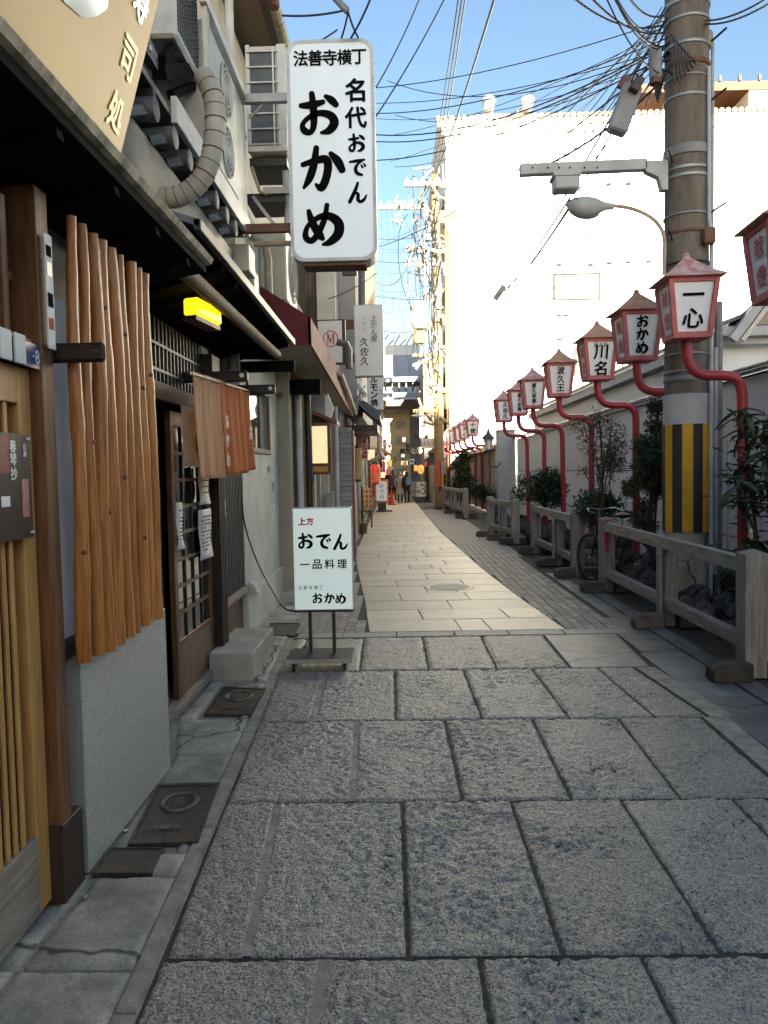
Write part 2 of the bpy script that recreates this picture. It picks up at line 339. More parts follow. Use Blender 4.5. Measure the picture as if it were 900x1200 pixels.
def box(name, m, parent, x0, x1, y0, y1, z0, z1, bevel=0, **kw): return MB().box(x0, x1, y0, y1, z0, z1).build(name, m, parent, bevel=bevel, **kw)

# ------------------------------------------------------------------ lettering
_tc = bpy.data.curves.new('lettering_tmp', 'FONT'); _to = bpy.data.objects.new('lettering_tmp', _tc); COL.objects.link(_to)
_tc.resolution_u = 3; _cache = {}
def glyph(ch, bold):
    if (ch, bold) not in _cache:
        _tc.body = ch; _tc.offset = 0; _tc.size = 1.0
        dg = bpy.context.evaluated_depsgraph_get(); dg.update(); ev = _to.evaluated_get(dg); me = ev.to_mesh()
        v = np.array([p.co[:] for p in me.vertices]) if len(me.vertices) else np.zeros((0, 3))
        f = [tuple(p.vertices) for p in me.polygons]; ev.to_mesh_clear()
        if len(v):
            lo, hi = v[:, :2].min(0), v[:, :2].max(0); v[:, :2] -= (lo + hi) / 2
            mx = max(hi - lo)
            v[:, :2] *= (0.92 / mx if mx > .6 else 1.0)
        if bold and len(v):         # heavier strokes: the outline laid over itself, a hair apart
            vs, fs = [v], list(f); k = 0
            for a in range(8):
                k += 1; q = v.copy(); q[:, 0] += bold * math.cos(a * .7854); q[:, 1] += bold * math.sin(a * .7854); q[:, 2] += .00012 * k
                fs += [tuple(i + k * len(v) for i in t) for t in f]; vs.append(q)
            v, f = np.concatenate(vs), fs
        _cache[(ch, bold)] = (v, f)
    return _cache[(ch, bold)]
BR = {
 'お': [[(.08, .70, .05), (.33, .71, .075), (.60, .77, .05)],
       [(.34, .97, .055), (.37, .62, .075), (.37, .26, .065), (.29, .09, .055), (.15, .13, .07), (.11, .27, .05), (.25, .42, .05), (.50, .52, .06), (.76, .46, .08), (.85, .29, .09), (.73, .12, .075), (.54, .07, .03)],
       [(.66, .90, .04), (.79, .81, .075), (.90, .70, .06)]],
 'か': [[(.05, .60, .05), (.33, .68, .065), (.57, .71, .08), (.63, .55, .08), (.57, .26, .08), (.46, .07, .075), (.34, .15, .03)],
       [(.37, .97, .055), (.31, .62, .075), (.20, .30, .075), (.06, .08, .03)],
       [(.70, .83, .05), (.85, .66, .085), (.95, .46, .07)]],
 'め': [[(.17, .82, .05), (.25, .55, .08), (.42, .25, .085), (.50, .15, .05)],
       [(.62, .96, .05), (.55, .62, .06), (.39, .28, .065), (.22, .11, .065), (.08, .21, .065), (.14, .46, .05), (.40, .66, .06), (.67, .69, .08), (.89, .52, .10), (.88, .26, .10), (.68, .07, .075), (.50, .01, .03)]],
 'で': [[(.08, .78, .05), (.45, .82, .075), (.88, .88, .05)], [(.82, .85, .04), (.53, .66, .06), (.39, .40, .085), (.48, .17, .085), (.74, .07, .06)],
       [(.70, .60, .035), (.77, .48, .06)], [(.84, .67, .035), (.92, .55, .06)]],
 'ん': [[(.52, .95, .055), (.40, .62, .075), (.11, .06, .075), (.20, .26, .04), (.39, .47, .05), (.52, .42, .07), (.52, .18, .075), (.62, .07, .065), (.80, .16, .065), (.93, .38, .03)]],
}
def stroke(pts, z, sub=7):
    p = np.array(pts, float); n = len(p); q = []
    for i in range(n - 1):
        a, b, c, d = p[max(i - 1, 0)], p[i], p[i + 1], p[min(i + 2, n - 1)]
        for t in np.linspace(0, 1, sub, endpoint=False):
            q.append(.5 * (2 * b + (c - a) * t + (2 * a - 5 * b + 4 * c - d) * t * t + (3 * b - a - 3 * c + d) * t ** 3))
    q.append(p[-1]); q = np.array(q); v, f = [], []
    for i in range(len(q)):
        t = q[min(i + 1, len(q) - 1), :2] - q[max(i - 1, 0), :2]; L = math.hypot(*t) or 1; nx, ny = -t[1] / L, t[0] / L; wd = q[i, 2] * 1.2
        v += [(q[i, 0] + nx * wd, q[i, 1] + ny * wd, z), (q[i, 0] - nx * wd, q[i, 1] - ny * wd, z)]
    for i in range(len(q) - 1): f.append((2 * i, 2 * i + 1, 2 * i + 3, 2 * i + 2))
    for e, sg in ((0, -1), (len(q) - 1, 1)):          # brush ends
        t = q[min(e + 1, len(q) - 1), :2] - q[max(e - 1, 0), :2]; L = math.hypot(*t) or 1; tx, ty = t / L * sg; wd = q[e, 2] * 1.2; o = len(v)
        for k in range(13):
            a = -math.pi / 2 + math.pi * k / 12
            v.append((q[e, 0] + wd * (tx * math.cos(a) * .9 - ty * math.sin(a)), q[e, 1] + wd * (ty * math.cos(a) * .9 + tx * math.sin(a)), z + .0002))
        f.append(tuple(range(o, o + 13)))
    return v, f
def write(parent, s, c, rt, up, size, m, pitch=1.0, vertical=True, bold=.022, shear=0.0, name='lettering', squash=1.0, brush=True, off=.003):
    """Characters in a row or a column round the centre c, on the plane of rt and up."""
    rt, up, c = Vector(rt).normalized(), Vector(up).normalized(), Vector(c); nr = rt.cross(up)
    mb = MB(); n = len(s)
    for i, ch in enumerate(s):
        if ch == ' ': continue
        k = (i - (n - 1) / 2) * pitch * size
        base = c + (up * -k if vertical else rt * k)
        if brush and ch in BR:
            for j, stx in enumerate(BR[ch]):
                v, f = stroke(stx, 0)
                mb.add([base + rt * ((x - .5) * size * squash) + up * ((y - .5) * size) + nr * (off + .0004 * j + zz) for x, y, zz in v], f)
        else:
            v, f = glyph(ch, bold)
            mb.add([base + rt * ((x + shear * y) * size * squash) + up * (y * size) + nr * (off + zz * (size if size > 1 else 1)) for x, y, zz in v], f)
    o = mb.build(name, m, parent)
    return o
# ================================================================== GROUND
gm = MB(); gm.quad((-400, -300, -.10), (400, -300, -.10), (400, 1500, -.10), (-400, 1500, -.10))
ground = setting(gm.build('ground', 'asphalt'))
# one street, its stones are its parts
def lerp_edge(tab, y):
    for (y0, x0), (y1, x1) in zip(tab, tab[1:]):
        if y <= y1: return x0 + (x1 - x0) * (y - y0) / (y1 - y0)
    return tab[-1][1]
LEFT_EDGE = [(0, -.70), (2.22, -.78), (3.7, -.85), (6.3, -.97), (7.5, -1.02), (15, -1.25), (60, -1.6)]
RIGHT_EDGE = [(0, 2.45), (7, 2.42), (12, 2.4), (20, 2.0), (33, 1.7), (60, 1.5)]
TAN_L = [(7.62, -.296), (9.54, -.424), (12.2, -.65), (15, -.85), (25, -.95), (60, -1.1)]
TAN_R = [(7.62, 1.67), (8.35, 1.61), (9.73, 1.51), (12.5, 1.36), (20.3, 1.1), (38, .89), (60, .7)]
sm = MB()
ys = [0, 2.22, 3.7, 6.3, 7.5]
for a, b in zip(ys, ys[1:]):
    sm.quad((lerp_edge(LEFT_EDGE, a), a, -.013), (3.0, a, -.013), (3.0, b, -.013), (lerp_edge(LEFT_EDGE, b), b, -.013))
street = setting(sm.build('street', 'joint_dirt'))
sm = MB()
ys = [7.5, 9.54, 12.2, 15, 20, 25, 33, 60]
for a, b in zip(ys, ys[1:]):
    sm.quad((lerp_edge(LEFT_EDGE, a) - .4, a, -.012), (3.0, a, -.012), (3.0, b, -.012), (lerp_edge(LEFT_EDGE, b) - .4, b, -.012))
sm.build('paving_bed', 'joint_dirt', street)

_rng = np.random.RandomState(3); _lat = _rng.rand(256, 256)
def vnoise(x, y):
    xi, yi = np.floor(x).astype(int), np.floor(y).astype(int); fx, fy = x - xi, y - yi
    fx, fy = fx * fx * (3 - 2 * fx), fy * fy * (3 - 2 * fy)
    g = lambda i, j: _lat[(xi + i) & 255, (yi + j) & 255]
    return (g(0, 0) * (1 - fx) + g(1, 0) * fx) * (1 - fy) + (g(0, 1) * (1 - fx) + g(1, 1) * fx) * fy
def relief(x, y):
    n = .55 * vnoise(x / .026 + 7, y / .024) + .30 * vnoise(x / .012, y / .011 + 31) + .15 * vnoise(x / .006, y / .006)
    big = vnoise(x / .33, y / .4)
    rough = .5 + .9 * np.clip(vnoise(x / .22 + 50, y / .25) * 1.4 - .2, 0, 1)
    return (-.010 * np.clip(.54 - n, 0, 1) * rough * 3.0 + .008 * np.clip(n - .55, 0, 1) + .004 * (big - .5))
def slab(name, q, m, cell, z=0.0, edge=.010, parent=None):
    """A dressed stone with a real chiselled top; q: four corners, near-left first, anticlockwise."""
    q = [np.array(c[:2], float) for c in q]
    w_, h_ = np.linalg.norm(q[1] - q[0]), np.linalg.norm(q[3] - q[0])
    nx, ny = max(2, int(w_ / cell)), max(2, int(h_ / cell))
    u, v = np.meshgrid(np.linspace(0, 1, nx + 1), np.linspace(0, 1, ny + 1)); u, v = u.ravel(), v.ravel()
    wob = lambda t, s: .004 * (vnoise(t * 9 + s, t * 0 + s * 3.1) - .5)
    X = (q[0][0] * (1 - u) + q[1][0] * u) * (1 - v) + (q[3][0] * (1 - u) + q[2][0] * u) * v
    Y = (q[0][1] * (1 - u) + q[1][1] * u) * (1 - v) + (q[3][1] * (1 - u) + q[2][1] * u) * v
    d = np.minimum(np.minimum(u, 1 - u) * w_, np.minimum(v, 1 - v) * h_)
    edge_r = edge * (.6 + .9 * vnoise(X / .05, Y / .05))
    Z = z + relief(X, Y) - .012 * np.clip(1 - d / edge_r, 0, 1) ** 1.5
    X = X + .005 * (vnoise(X / .08 + 9, Y / .08) - .5) * (d < .02); Y = Y + .005 * (vnoise(X / .08, Y / .08 + 9) - .5) * (d < .02)
    me = bpy.data.meshes.new(name)
    idx = np.arange((nx + 1) * (ny + 1)).reshape(ny + 1, nx + 1)
    a, b, c, e = idx[:-1, :-1].ravel(), idx[:-1, 1:].ravel(), idx[1:, 1:].ravel(), idx[1:, :-1].ravel()
    nf = len(a); co = np.stack([X, Y, Z], 1)
    ring = np.concatenate([idx[0, :], idx[1:, -1], idx[-1, -2::-1], idx[-2:0, 0]])   # border, anticlockwise
    nb = len(ring); base = len(co); low = co[ring].copy(); low[:, 2] = z - .03
    co = np.concatenate([co, low])
    k = np.arange(nb); k2 = (k + 1) % nb
    fs = np.concatenate([np.stack([a, b, c, e], 1), np.stack([ring[k], base + k, base + k2, ring[k2]], 1)])
    me.vertices.add(len(co)); me.vertices.foreach_set('co', co.astype(np.float32).ravel())
    me.loops.add(fs.size); me.loops.foreach_set('vertex_index', fs.astype(np.int32).ravel())
    me.polygons.add(len(fs)); me.polygons.foreach_set('loop_start', np.arange(0, fs.size, 4, dtype=np.int32))
    sm_ = np.ones(len(fs), bool); me.polygons.foreach_set('use_smooth', sm_)
    me.update(calc_edges=True); me.validate()
    me.materials.append(K[m]); o = bpy.data.objects.new(name, me); COL.objects.link(o); o.parent = parent
    return o
def stone(mb, q, z0, z1, e=.006):
    q = [Vector((c[0], c[1], 0)) for c in q]; ce = sum(q, Vector()) / len(q); n = len(q)
    lo = [(p.x, p.y, z0) for p in q]; mid = [(p.x, p.y, z1 - e) for p in q]
    ins = []
    for p in q:
        t = (ce - p).normalized(); s = p + t * e * 1.4; ins.append((s.x, s.y, z1))
    f = [tuple(range(2 * n, 3 * n))]
    for k in range(n): k2 = (k + 1) % n; f += [(k, k2, n + k2, n + k), (n + k, n + k2, 2 * n + k2, 2 * n + k)]
    return mb.add(lo + mid + ins, f)
# rows of big granite slabs: (near Y, far Y, near joint xs, far joint xs, joint widths)
rows = [
 (1.05, 2.455, [-.715, -.24, .27, .80, 1.32, 1.85, 2.42], [-.785, -.24, .27, .80, 1.32, 1.85, 2.42]),
 (2.475, 3.655, [-.775, -.505, .035, .545, 1.065, 1.59, 2.10, 2.40], [-.84, -.585, .02, .545, 1.075, 1.61, 2.15, 2.40]),
 (3.675, 4.87, [-.835, -.22, .315, .845, 1.37, 1.90], [-.905, -.265, .30, .86, 1.41, 1.93]),
 (4.89, 6.12, [-.90, -.555, -.015, .545, 1.105, 1.655, 1.98], [-.965, -.59, -.03, .525, 1.075, 1.60, 1.88]),
 (6.14, 7.375, [-.965, -.855, -.31, .245, .80, 1.385], [-1.02, -.88, -.33, .23, .80, 1.40]),
]
for ri, (ya, yb, xa, xb) in enumerate(rows):
    xb = xb or xa
    cell = [.0085, .0085, .012, .018, .028][ri]
    for i in range(len(xa) - 1):
        g0, g1 = (.006 if i else .0), .006
        if i in (0, 1) and ri < 4: g1 = .016 if i == 0 else .008
        j = random.uniform(-.004, .004)
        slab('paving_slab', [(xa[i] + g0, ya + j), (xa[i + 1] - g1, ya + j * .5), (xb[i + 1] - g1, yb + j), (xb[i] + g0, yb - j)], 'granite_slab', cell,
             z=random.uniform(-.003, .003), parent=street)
# mortar in the left-hand joints
for ya, yb, x0, x1 in ((2.475, 3.655, -.505, -.585), (3.675, 4.87, -.22, -.265), (1.05, 2.455, -.24, -.24), (4.89, 6.12, -.555, -.59)):
    MB().quad((x0 - .035, ya, -.006), (x0 + .025, ya, -.006), (x1 + .025, yb, -.006), (x1 - .035, yb, -.006)).build('joint_mortar', 'mortar', street)
# right-hand infill of dark concrete beside the slabs, mortar line, then the gutter
mb = MB(); stone(mb, [(1.395, 6.14), (2.02, 6.14), (2.10, 7.375), (1.41, 7.375)], -.03, -.004); mb.build('concrete_infill', 'wet_concrete', street)
for ya, yb, x0, x1 in ((3.675, 4.87, 1.915, 1.945), (4.89, 6.12, 1.995, 1.90)):
    mb = MB(); stone(mb, [(x0, ya), (x0 + .15, ya), (x1 + .15, yb), (x1, yb)], -.03, -.002); mb.build('mortar_strip', 'mortar', street)
for i, (ya, yb) in enumerate(((2.0, 3.9), (3.92, 5.3), (5.32, 6.6), (6.62, 8.2), (8.22, 9.9), (9.92, 11.8))):
    x0 = [2.42, 2.1, 2.08, 2.11, 2.27, 2.27][i]
    mb = MB(); stone(mb, [(x0, ya), (2.46, ya), (2.46, yb), (x0 + (.0 if i != 1 else -.02), yb)], -.03, -.003); mb.build('edge_slab', 'wet_concrete', street)
    mb = MB(); stone(mb, [(2.475, ya), (2.64, ya), (2.64, yb), (2.475, yb)], -.03, .004); mb.build('gutter_slab', 'wet_concrete', street)
# thin kerb stones across the street
xs = [-1.0, -.55, -.02, .55, 1.08, 1.62, 2.25]
for a, b in zip(xs, xs[1:]):
    mb = MB(); stone(mb, [(a + .004, 7.40), (b - .004, 7.40), (b - .004, 7.60), (a + .004, 7.60)], -.03, 0); mb.build('kerb_stone', 'granite_slab_fine', street)
# tan pavers, rows 0.61 deep
y = 7.62; r = 0
while y < 25.5:
    y2 = y + .60; l0, l1, r0, r1 = lerp_edge(TAN_L, y), lerp_edge(TAN_L, y2), lerp_edge(TAN_R, y), lerp_edge(TAN_R, y2)
    cuts = [0] + sorted((((.45, .0, .62), (.30, .78, .0), (.52, .0, .0), (.22, .66, .0))[r % 4])[k] + random.uniform(-.05, .05) for k in range(3) if ((.45, .0, .62), (.30, .78, .0), (.52, .0, .0), (.22, .66, .0))[r % 4][k]) + [1]
    for a, b in zip(cuts, cuts[1:]):
        mb = MB(); stone(mb, [(l0 + (r0 - l0) * a + .004, y + .005), (l0 + (r0 - l0) * b - .004, y + .005), (l1 + (r1 - l1) * b - .004, y2), (l1 + (r1 - l1) * a + .004, y2)], -.03, random.uniform(-.002, .002), .004)
        mb.build('tan_paver', 'tan_paver', street)
    y += .61; r += 1
fm = MB()
while y < 60:                     # farther rows, too thin to pick apart singly
    y2 = y + .60; l0, l1, r0, r1 = lerp_edge(TAN_L, y), lerp_edge(TAN_L, y2), lerp_edge(TAN_R, y), lerp_edge(TAN_R, y2); c = random.uniform(.3, .7)
    for a, b in ((0, c), (c, 1)):
        stone(fm, [(l0 + (r0 - l0) * a + .004, y + .006), (l0 + (r0 - l0) * b - .004, y + .006), (l1 + (r1 - l1) * b - .004, y2), (l1 + (r1 - l1) * a + .004, y2)], -.03, 0, .004)
    y += .61
fm.build('far_paver', 'tan_paver', street, kind='stuff')
# a round service cover let into the tan pavers
mc = G(527, 688); cv = thing('manhole_cover', 'small round metal cover let into the tan pavers down the middle of the lane', 'manhole cover', (mc.x, mc.y, 0))
MB().lathe([(.34, -.02), (.34, .003), (.32, .006), (.30, .004)], (mc.x, mc.y, .001), 28).build('rim', 'tan_paver', cv)
MB().lathe([(.27, -.02), (.27, .009), (.25, .011)], (mc.x, mc.y, 0), 28).build('lid', 'granite_slab_fine', cv)
# little brick pavers, long side along the street
bme = {}
def brick_strip(xl, xr, ya, yb, cap):
    n = 0; rest = MB(); i = 0
    tri = []
    for i in range(60):
        y = ya + (0 if i % 2 else -.11)
        while y < yb:
            X = i * .105; tri.append((y, i)); y += .22
    tri.sort()
    for y, i in tri:
        y0, y1 = max(y + .004, ya + .002), min(y + .216, yb)
        if y1 - y0 < .03: continue
        lx, rx = xl((y0 + y1) / 2), xr((y0 + y1) / 2)
        x0 = 2.30 - (i + 1) * .105 + .003 if ya_side == 'r' else -1.60 + i * .105 + .003
        x1 = x0 + .099
        if x1 > rx or x0 < lx - .05: continue
        x0 = max(x0, lx + .004)
        if x1 - x0 < .02: continue
        if n < cap and x1 - x0 > .09 and y1 - y0 > .2:
            if 'm' not in bme:
                mb = MB(); stone(mb, [(0, 0), (.099, 0), (.099, .212), (0, .212)], -.03, 0, .004); bme['m'] = mb.build('brick', 'brick_paver', street).data
                bpy.data.objects.remove(bpy.data.objects['brick'])
            o = bpy.data.objects.new('brick', bme['m']); COL.objects.link(o); o.parent = street; o.location = (x0, y0, random.uniform(-.003, .001)); n += 1
        else:
            stone(rest, [(x0, y0), (x1, y0), (x1, y1), (x0, y1)], -.03, random.uniform(-.003, .001), .004)
    rest.build('far_brick', 'brick_paver', street, kind='stuff')
ya_side = 'r'; brick_strip(lambda y: lerp_edge(TAN_R, y), lambda y: 2.29 if y < 14 else lerp_edge(RIGHT_EDGE, y) + .3, 7.61, 32, 245)
ya_side = 'l'; brick_strip(lambda y: lerp_edge(LEFT_EDGE, y) - .15, lambda y: lerp_edge(TAN_L, y), 7.61, 24, 55)

# left pavement strip between the house fronts and the slabs
walk = setting(MB().add([(-1.7, 0, -.012), (-.70, 0, -.012), (-.78, 2.22, -.012), (-.97, 6.3, -.012), (-1.30, 15, -.012), (-1.8, 15, -.012)], [(0, 1, 2, 3, 4, 5)]).build('side_pavement', 'mortar'))
def edge_x(y): return lerp_edge(LEFT_EDGE, y) - .075
def patch(y0, y1, xl0, xl1, xr0=None, xr1=None, m='concrete', name='pavement_slab', z=.006):
    q = [(xl0, y0), (xr0 if xr0 is not None else edge_x(y0), y0), (xr1 if xr1 is not None else edge_x(y1), y1), (xl1, y1)]
    slab(name, q, m, .02, z=z + random.uniform(-.003, .003), edge=.02, parent=walk)
patch(1.0, 2.40, -1.24, -1.24); patch(2.415, 2.98, -1.23, -1.21)
patch(1.0, 2.40, -1.40, -1.40, -1.255, -1.255); patch(2.415, 3.0, -1.40, -1.40, -1.25, -1.235)
patch(2.995, 3.17, -1.03, -1.03); patch(3.19, 3.55, -1.24, -1.25, -1.16, -1.165); patch(3.19, 3.68, -.955, -.975)
patch(3.57, 3.75, -1.25, -1.26, -1.165, -1.165)
patch(3.77, 4.33, -1.26, -1.28); patch(4.35, 4.95, -1.29, -1.45); patch(4.96, 5.85, -1.45, -1.45, -1.34, -1.36)
patch(4.96, 5.80, -1.06, -1.09); patch(5.87, 6.9, -1.14, -1.14); patch(6.92, 7.9, -1.49, -1.5); patch(7.92, 9.6, -1.5, -1.52)
for a, b in ((1.0, 2.2), (2.21, 3.4), (3.41, 4.6), (4.61, 5.9), (5.91, 7.4)):       # narrow kerb stones beside the slabs
    mb = MB(); stone(mb, [(lerp_edge(LEFT_EDGE, a) - .068, a), (lerp_edge(LEFT_EDGE, a) - .008, a), (lerp_edge(LEFT_EDGE, b) - .008, b), (lerp_edge(LEFT_EDGE, b) - .068, b)], -.03, .002, .008)
    mb.build('kerb', 'mortar', walk)
def iron_cover(name, label, q, ring, words=None, group=None):
    q = [Vector((p[0], p[1], .0)) for p in q]; c = sum(q, Vector()) / 4
    t = thing(name, label, 'drain cover', (c.x, c.y, 0)); sc = lambda k, z: [Vector((c.x + (p.x - c.x) * k, c.y + (p.y - c.y) * k, z)) for p in q]
    m = MB(); a, b = sc(1, .012), sc(.9, .012); a0, b0 = sc(1, -.03), sc(.9, -.03)
    for i in range(4):
        j = (i + 1) % 4; m.add([a[i], a[j], b[j], b[i]], [(0, 1, 2, 3)]); m.add([a0[i], a0[j], a[j], a[i]], [(0, 1, 2, 3)]); m.add([b0[i], b0[j], b[j], b[i]], [(0, 1, 2, 3)])
    m.build('frame', 'cast_iron', t)
    m = MB(); m.prism(sc(.885, -.02), (0, 0, .028)); lid = m.build('lid', 'cast_iron', t)
    if ring:
        u, v = (q[1] - q[0]), (q[3] - q[0]); cc = c + v * .15; rr = u.length * .28; m = MB()
        for r_ in (rr, rr * .9): m.tube([cc + Vector((r_ * math.cos(k * .2618), r_ * 1.25 * math.sin(k * .2618), .010)) for k in range(25)], .007, 5)
        m.build('raised_ring', 'iron_worn', lid)
        write(lid, '仕切', (cc.x, cc.y, .008), (1, 0, 0), (0, 1, 0), rr * .62, 'iron_worn', off=.005, bold=.04)
        write(lid, words or '止水栓', (c.x, c.y - v.length * .27, .008), (1, 0, 0), (0, 1, 0), rr * .6, 'iron_worn', vertical=False, off=.005, bold=.04)
    return t
street.location.x = -.032; walk.location.x = -.032
iron_cover('drain_cover', 'large rusty rectangular iron cover with a raised ring beside the granite panel', [G(150, 992), G(232, 989), G(257, 919), G(184, 921)], True, '大阪市')
iron_cover('drain_cover', 'small plain iron plate just below the large ringed cover', [G(108, 1026), G(178, 1026), G(192, 996), G(128, 996)], False)
iron_cover('drain_cover', 'iron cover with a raised circle in front of the dark lattice door', [G(239, 838), G(295, 839), G(312, 808), G(262, 806)], True, '大阪市')
iron_cover('drain_cover', 'low reddish plate in the pavement past the concrete step', [G(312, 745), G(345, 746), G(352, 731), G(316, 731)], False)
for px, py in ((99, 1054), (147, 977)):
    g_ = G(px, py); t = MB().lathe([(.012, -.02), (.012, .010), (.008, .013)], (g_.x, g_.y, .004), 10).build('survey_stud', 'chrome')
    tag(t, 'tiny bright metal stud set in the concrete ' + ('below the small iron plate' if px == 99 else 'left of the large ringed cover'), 'survey stud')

# ================================================================== LEFT: the restaurant with the cedar poles
A = thing('wooden_restaurant', 'dark wooden restaurant front with honey coloured lattice door and cedar pole screen', 'restaurant', (-1.3, 3, 0))
box('wall', 'dark_wood', A, -3.2, -1.42, -3.0, 4.13, -.02, 2.62)
box('upper_wall', 'grey_sheet', A, -3.2, -1.95, -3.0, 4.1, 2.9, 5.1)
box('door_stile', 'honey_wood', A, -1.345, -1.30, 2.655, 2.745, .02, 1.97, .003); box('door_stile', 'honey_wood', A, -1.345, -1.30, .9, 1.0, .02, 1.97, .003)
door = box('sliding_door', 'dark_wood', A, -1.375, -1.36, 1.0, 2.66, .02, 1.96)
box('top_rail', 'honey_wood', door, -1.343, -1.30, 1.0, 2.655, 1.84, 1.97, .003)
box('bottom_rail', 'worn_wood_pale', door, -1.343, -1.298, 1.0, 2.655, .02, .30, .003)
sl_ = None
for i in range(12):
    yy = 2.62 - .025 - i * .052
    if sl_ is None: sl_ = box('slat', 'honey_wood', door, -1.320, -1.309, yy - .026, yy, .30, 1.84, .002); y_s = yy
    else: o = dup(sl_, (0, 0, 0)); o.location = sl_.location + Vector((0, yy - y_s, 0))
box('lintel', 'honey_wood', A, -1.36, -1.285, .9, 2.745, 1.985, 2.075, .003)
tr = box('transom_window', 'glass_dark', A, -1.375, -1.362, 1.0, 2.70, 2.08, 2.55)
for yy in (1.2, 1.75, 2.3, 2.62): box('muntin', 'brown_wood', tr, -1.36, -1.315, yy, yy + .04, 2.08, 2.55, .003)
box('muntin', 'brown_wood', tr, -1.36, -1.322, 1.0, 2.7, 2.27, 2.30, .002)
box('post', 'brown_wood', A, -1.40, -1.255, 2.75, 2.845, .0, 2.62, .004)
box('post_boot', 'dark_wood', A, -1.405, -1.247, 2.744, 2.92, 0, .30, .004)
box('white_panel', 'white_plaster', A, -1.40, -1.345, 2.90, 3.22, .88, 2.30)
box('window_sill', 'dark_wood', A, -1.40, -1.29, 2.92, 4.05, .87, .93, .003)
box('granite_panel', 'polished_granite', A, -1.55, -1.265, 3.0, 4.11, -.02, .865, .004)
box('hinge_arm', 'dark_wood', A, -1.34, -1.08, 2.885, 2.915, 2.012, 2.086, .012)
box('arm_tip', 'rust', A, -1.13, -1.095, 2.882, 2.918, 2.035, 2.065, .01)
for i, yy in enumerate((2.962, 3.07, 3.185, 3.285, 3.405, 3.51, 3.625, 3.73, 3.83)):
    rr = .031 + random.uniform(-.006, .005); ph = random.uniform(0, 6); lean = random.uniform(-.012, .012)
    pts, rad = [], []
    for k in range(25):
        z = .86 + random.uniform(-.01, .01) * (k == 0) + (2.58 - .86) * k / 24
        pts.append((-1.225 + .006 * math.sin(ph + z * 5), yy + lean * (z - 1.7) + .005 * math.sin(ph * 2 + z * 3.1), z))
        rad.append(rr * (1 + .10 * math.sin(ph + z * 7) * .5 + .14 * max(0, math.sin(ph * 3 + z * 11)) ** 8) * (1.08 - .34 * (max(0, z - .86) / 1.7) ** 1.5))
    o = MB().tube(pts, rad, 14).build('cedar_pole', 'cedar_pole', A, smooth=True)
    kb = MB()
    for _ in range(1):
        k = random.randint(4, 20); p_ = Vector(pts[k]); kb.lathe([(.0135, -.004), (.009, .004), (.003, .006)], (0, 0, 0), 8)
        n_ = 24; a_ = random.uniform(-.9, .5)
        kb.v[-n_:] = [tuple(p_ + Vector((math.cos(a_), math.sin(a_), 0)) * (rad[k] - .001 + vz) + Vector((-math.sin(a_), math.cos(a_), 0)) * vx + Vector((0, 0, vy))) for vx, vy, vz in kb.v[-n_:]]
    kb.build('knot', 'rust', o)
# eave
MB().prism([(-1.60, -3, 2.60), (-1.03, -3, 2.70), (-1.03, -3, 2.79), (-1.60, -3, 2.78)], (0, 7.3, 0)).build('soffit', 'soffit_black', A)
MB().prism([(-1.04, -3, 2.792), (-1.98, -3, 3.28), (-1.98, -3, 3.33), (-1.04, -3, 2.81)], (0, 7.35, 0)).build('roof', 'grey_sheet', A)
for yy in (1.0, 1.5, 2.0, 2.5, 3.0, 3.5, 4.0): MB().bar((-1.6, yy, 2.575), (-1.05, yy, 2.685), .05, .05).build('rafter', 'soffit_black', A)
MB().prism([(-1.045, -3, 2.755), (-1.03, -3, 2.742), (-1.005, -3, 2.75), (-.99, -3, 2.775), (-.998, -3, 2.787), (-1.045, -3, 2.787)], (0, 7.32, 0)).build('gutter', 'gutter_old', A)
# restaurant's small signs
t = thing('number_plate', 'small dark blue plate with a white number beside two cream tags above the lattice door', 'house number', (-1.28, 2.7, 2.02))
MB().box(-1.285, -1.275, 2.56, 2.765, 1.99, 2.075).build('plate', 'plate_blue', t)
write(t, '-8', (-1.275, 2.71, 2.03), (0, 1, 0), (0, 0, 1), .052, 'ink_white', vertical=False, pitch=.55, off=.002)
for yy in (2.46, 2.555): box('tag', 'paper', t, -1.274, -1.266, yy, yy + .075, 1.99, 2.09, .002)
t = thing('sticker_strip', 'narrow white strip of stickers with blue and orange marks high on the brown post', 'sticker', (-1.25, 2.8, 2.3))
MB().box(-1.254, -1.249, 2.765, 2.825, 2.07, 2.48).build('strip', 'paper', t)
for z0, z1, m in ((2.40, 2.44, 'ink'), (2.33, 2.38, 'plate_blue'), (2.22, 2.27, 'ink'), (2.14, 2.18, 'orange_lamp')): box('mark', m if m != 'orange_lamp' else 'noren_orange', t, -1.2485, -1.2475, 2.775, 2.815, z0, z1)
t = thing('poster', 'black theatre poster with a red panel and white brush lettering fixed to the lattice door', 'poster', (-1.29, 2.5, 1.5))
px0 = -1.292
box('sheet', 'poster_black', t, px0 - .003, px0, 2.10, 2.68, 1.395, 1.755)
box('red_panel', 'poster_red', t, px0, px0 + .001, 2.44, 2.535, 1.62, 1.745)
box('picture', 'poster_skin', t, px0, px0 + .001, 2.61, 2.655, 1.47, 1.60)
box('pale_shape', 'ink_white', t, px0, px0 + .001, 2.47, 2.525, 1.51, 1.545)
write(t, '春琴抄', (px0, 2.555, 1.665), (0, 1, 0), (0, 0, 1), .046, 'ink_white', off=.002)
write(t, '公演', (px0, 2.635, 1.70), (0, 1, 0), (0, 0, 1), .024, 'ink_white', off=.002)
for zz in (1.415, 1.74): MB().lathe([(.010, -.004), (.010, .004)], (px0, 2.665, zz), 10).build('pin', 'paper', t)
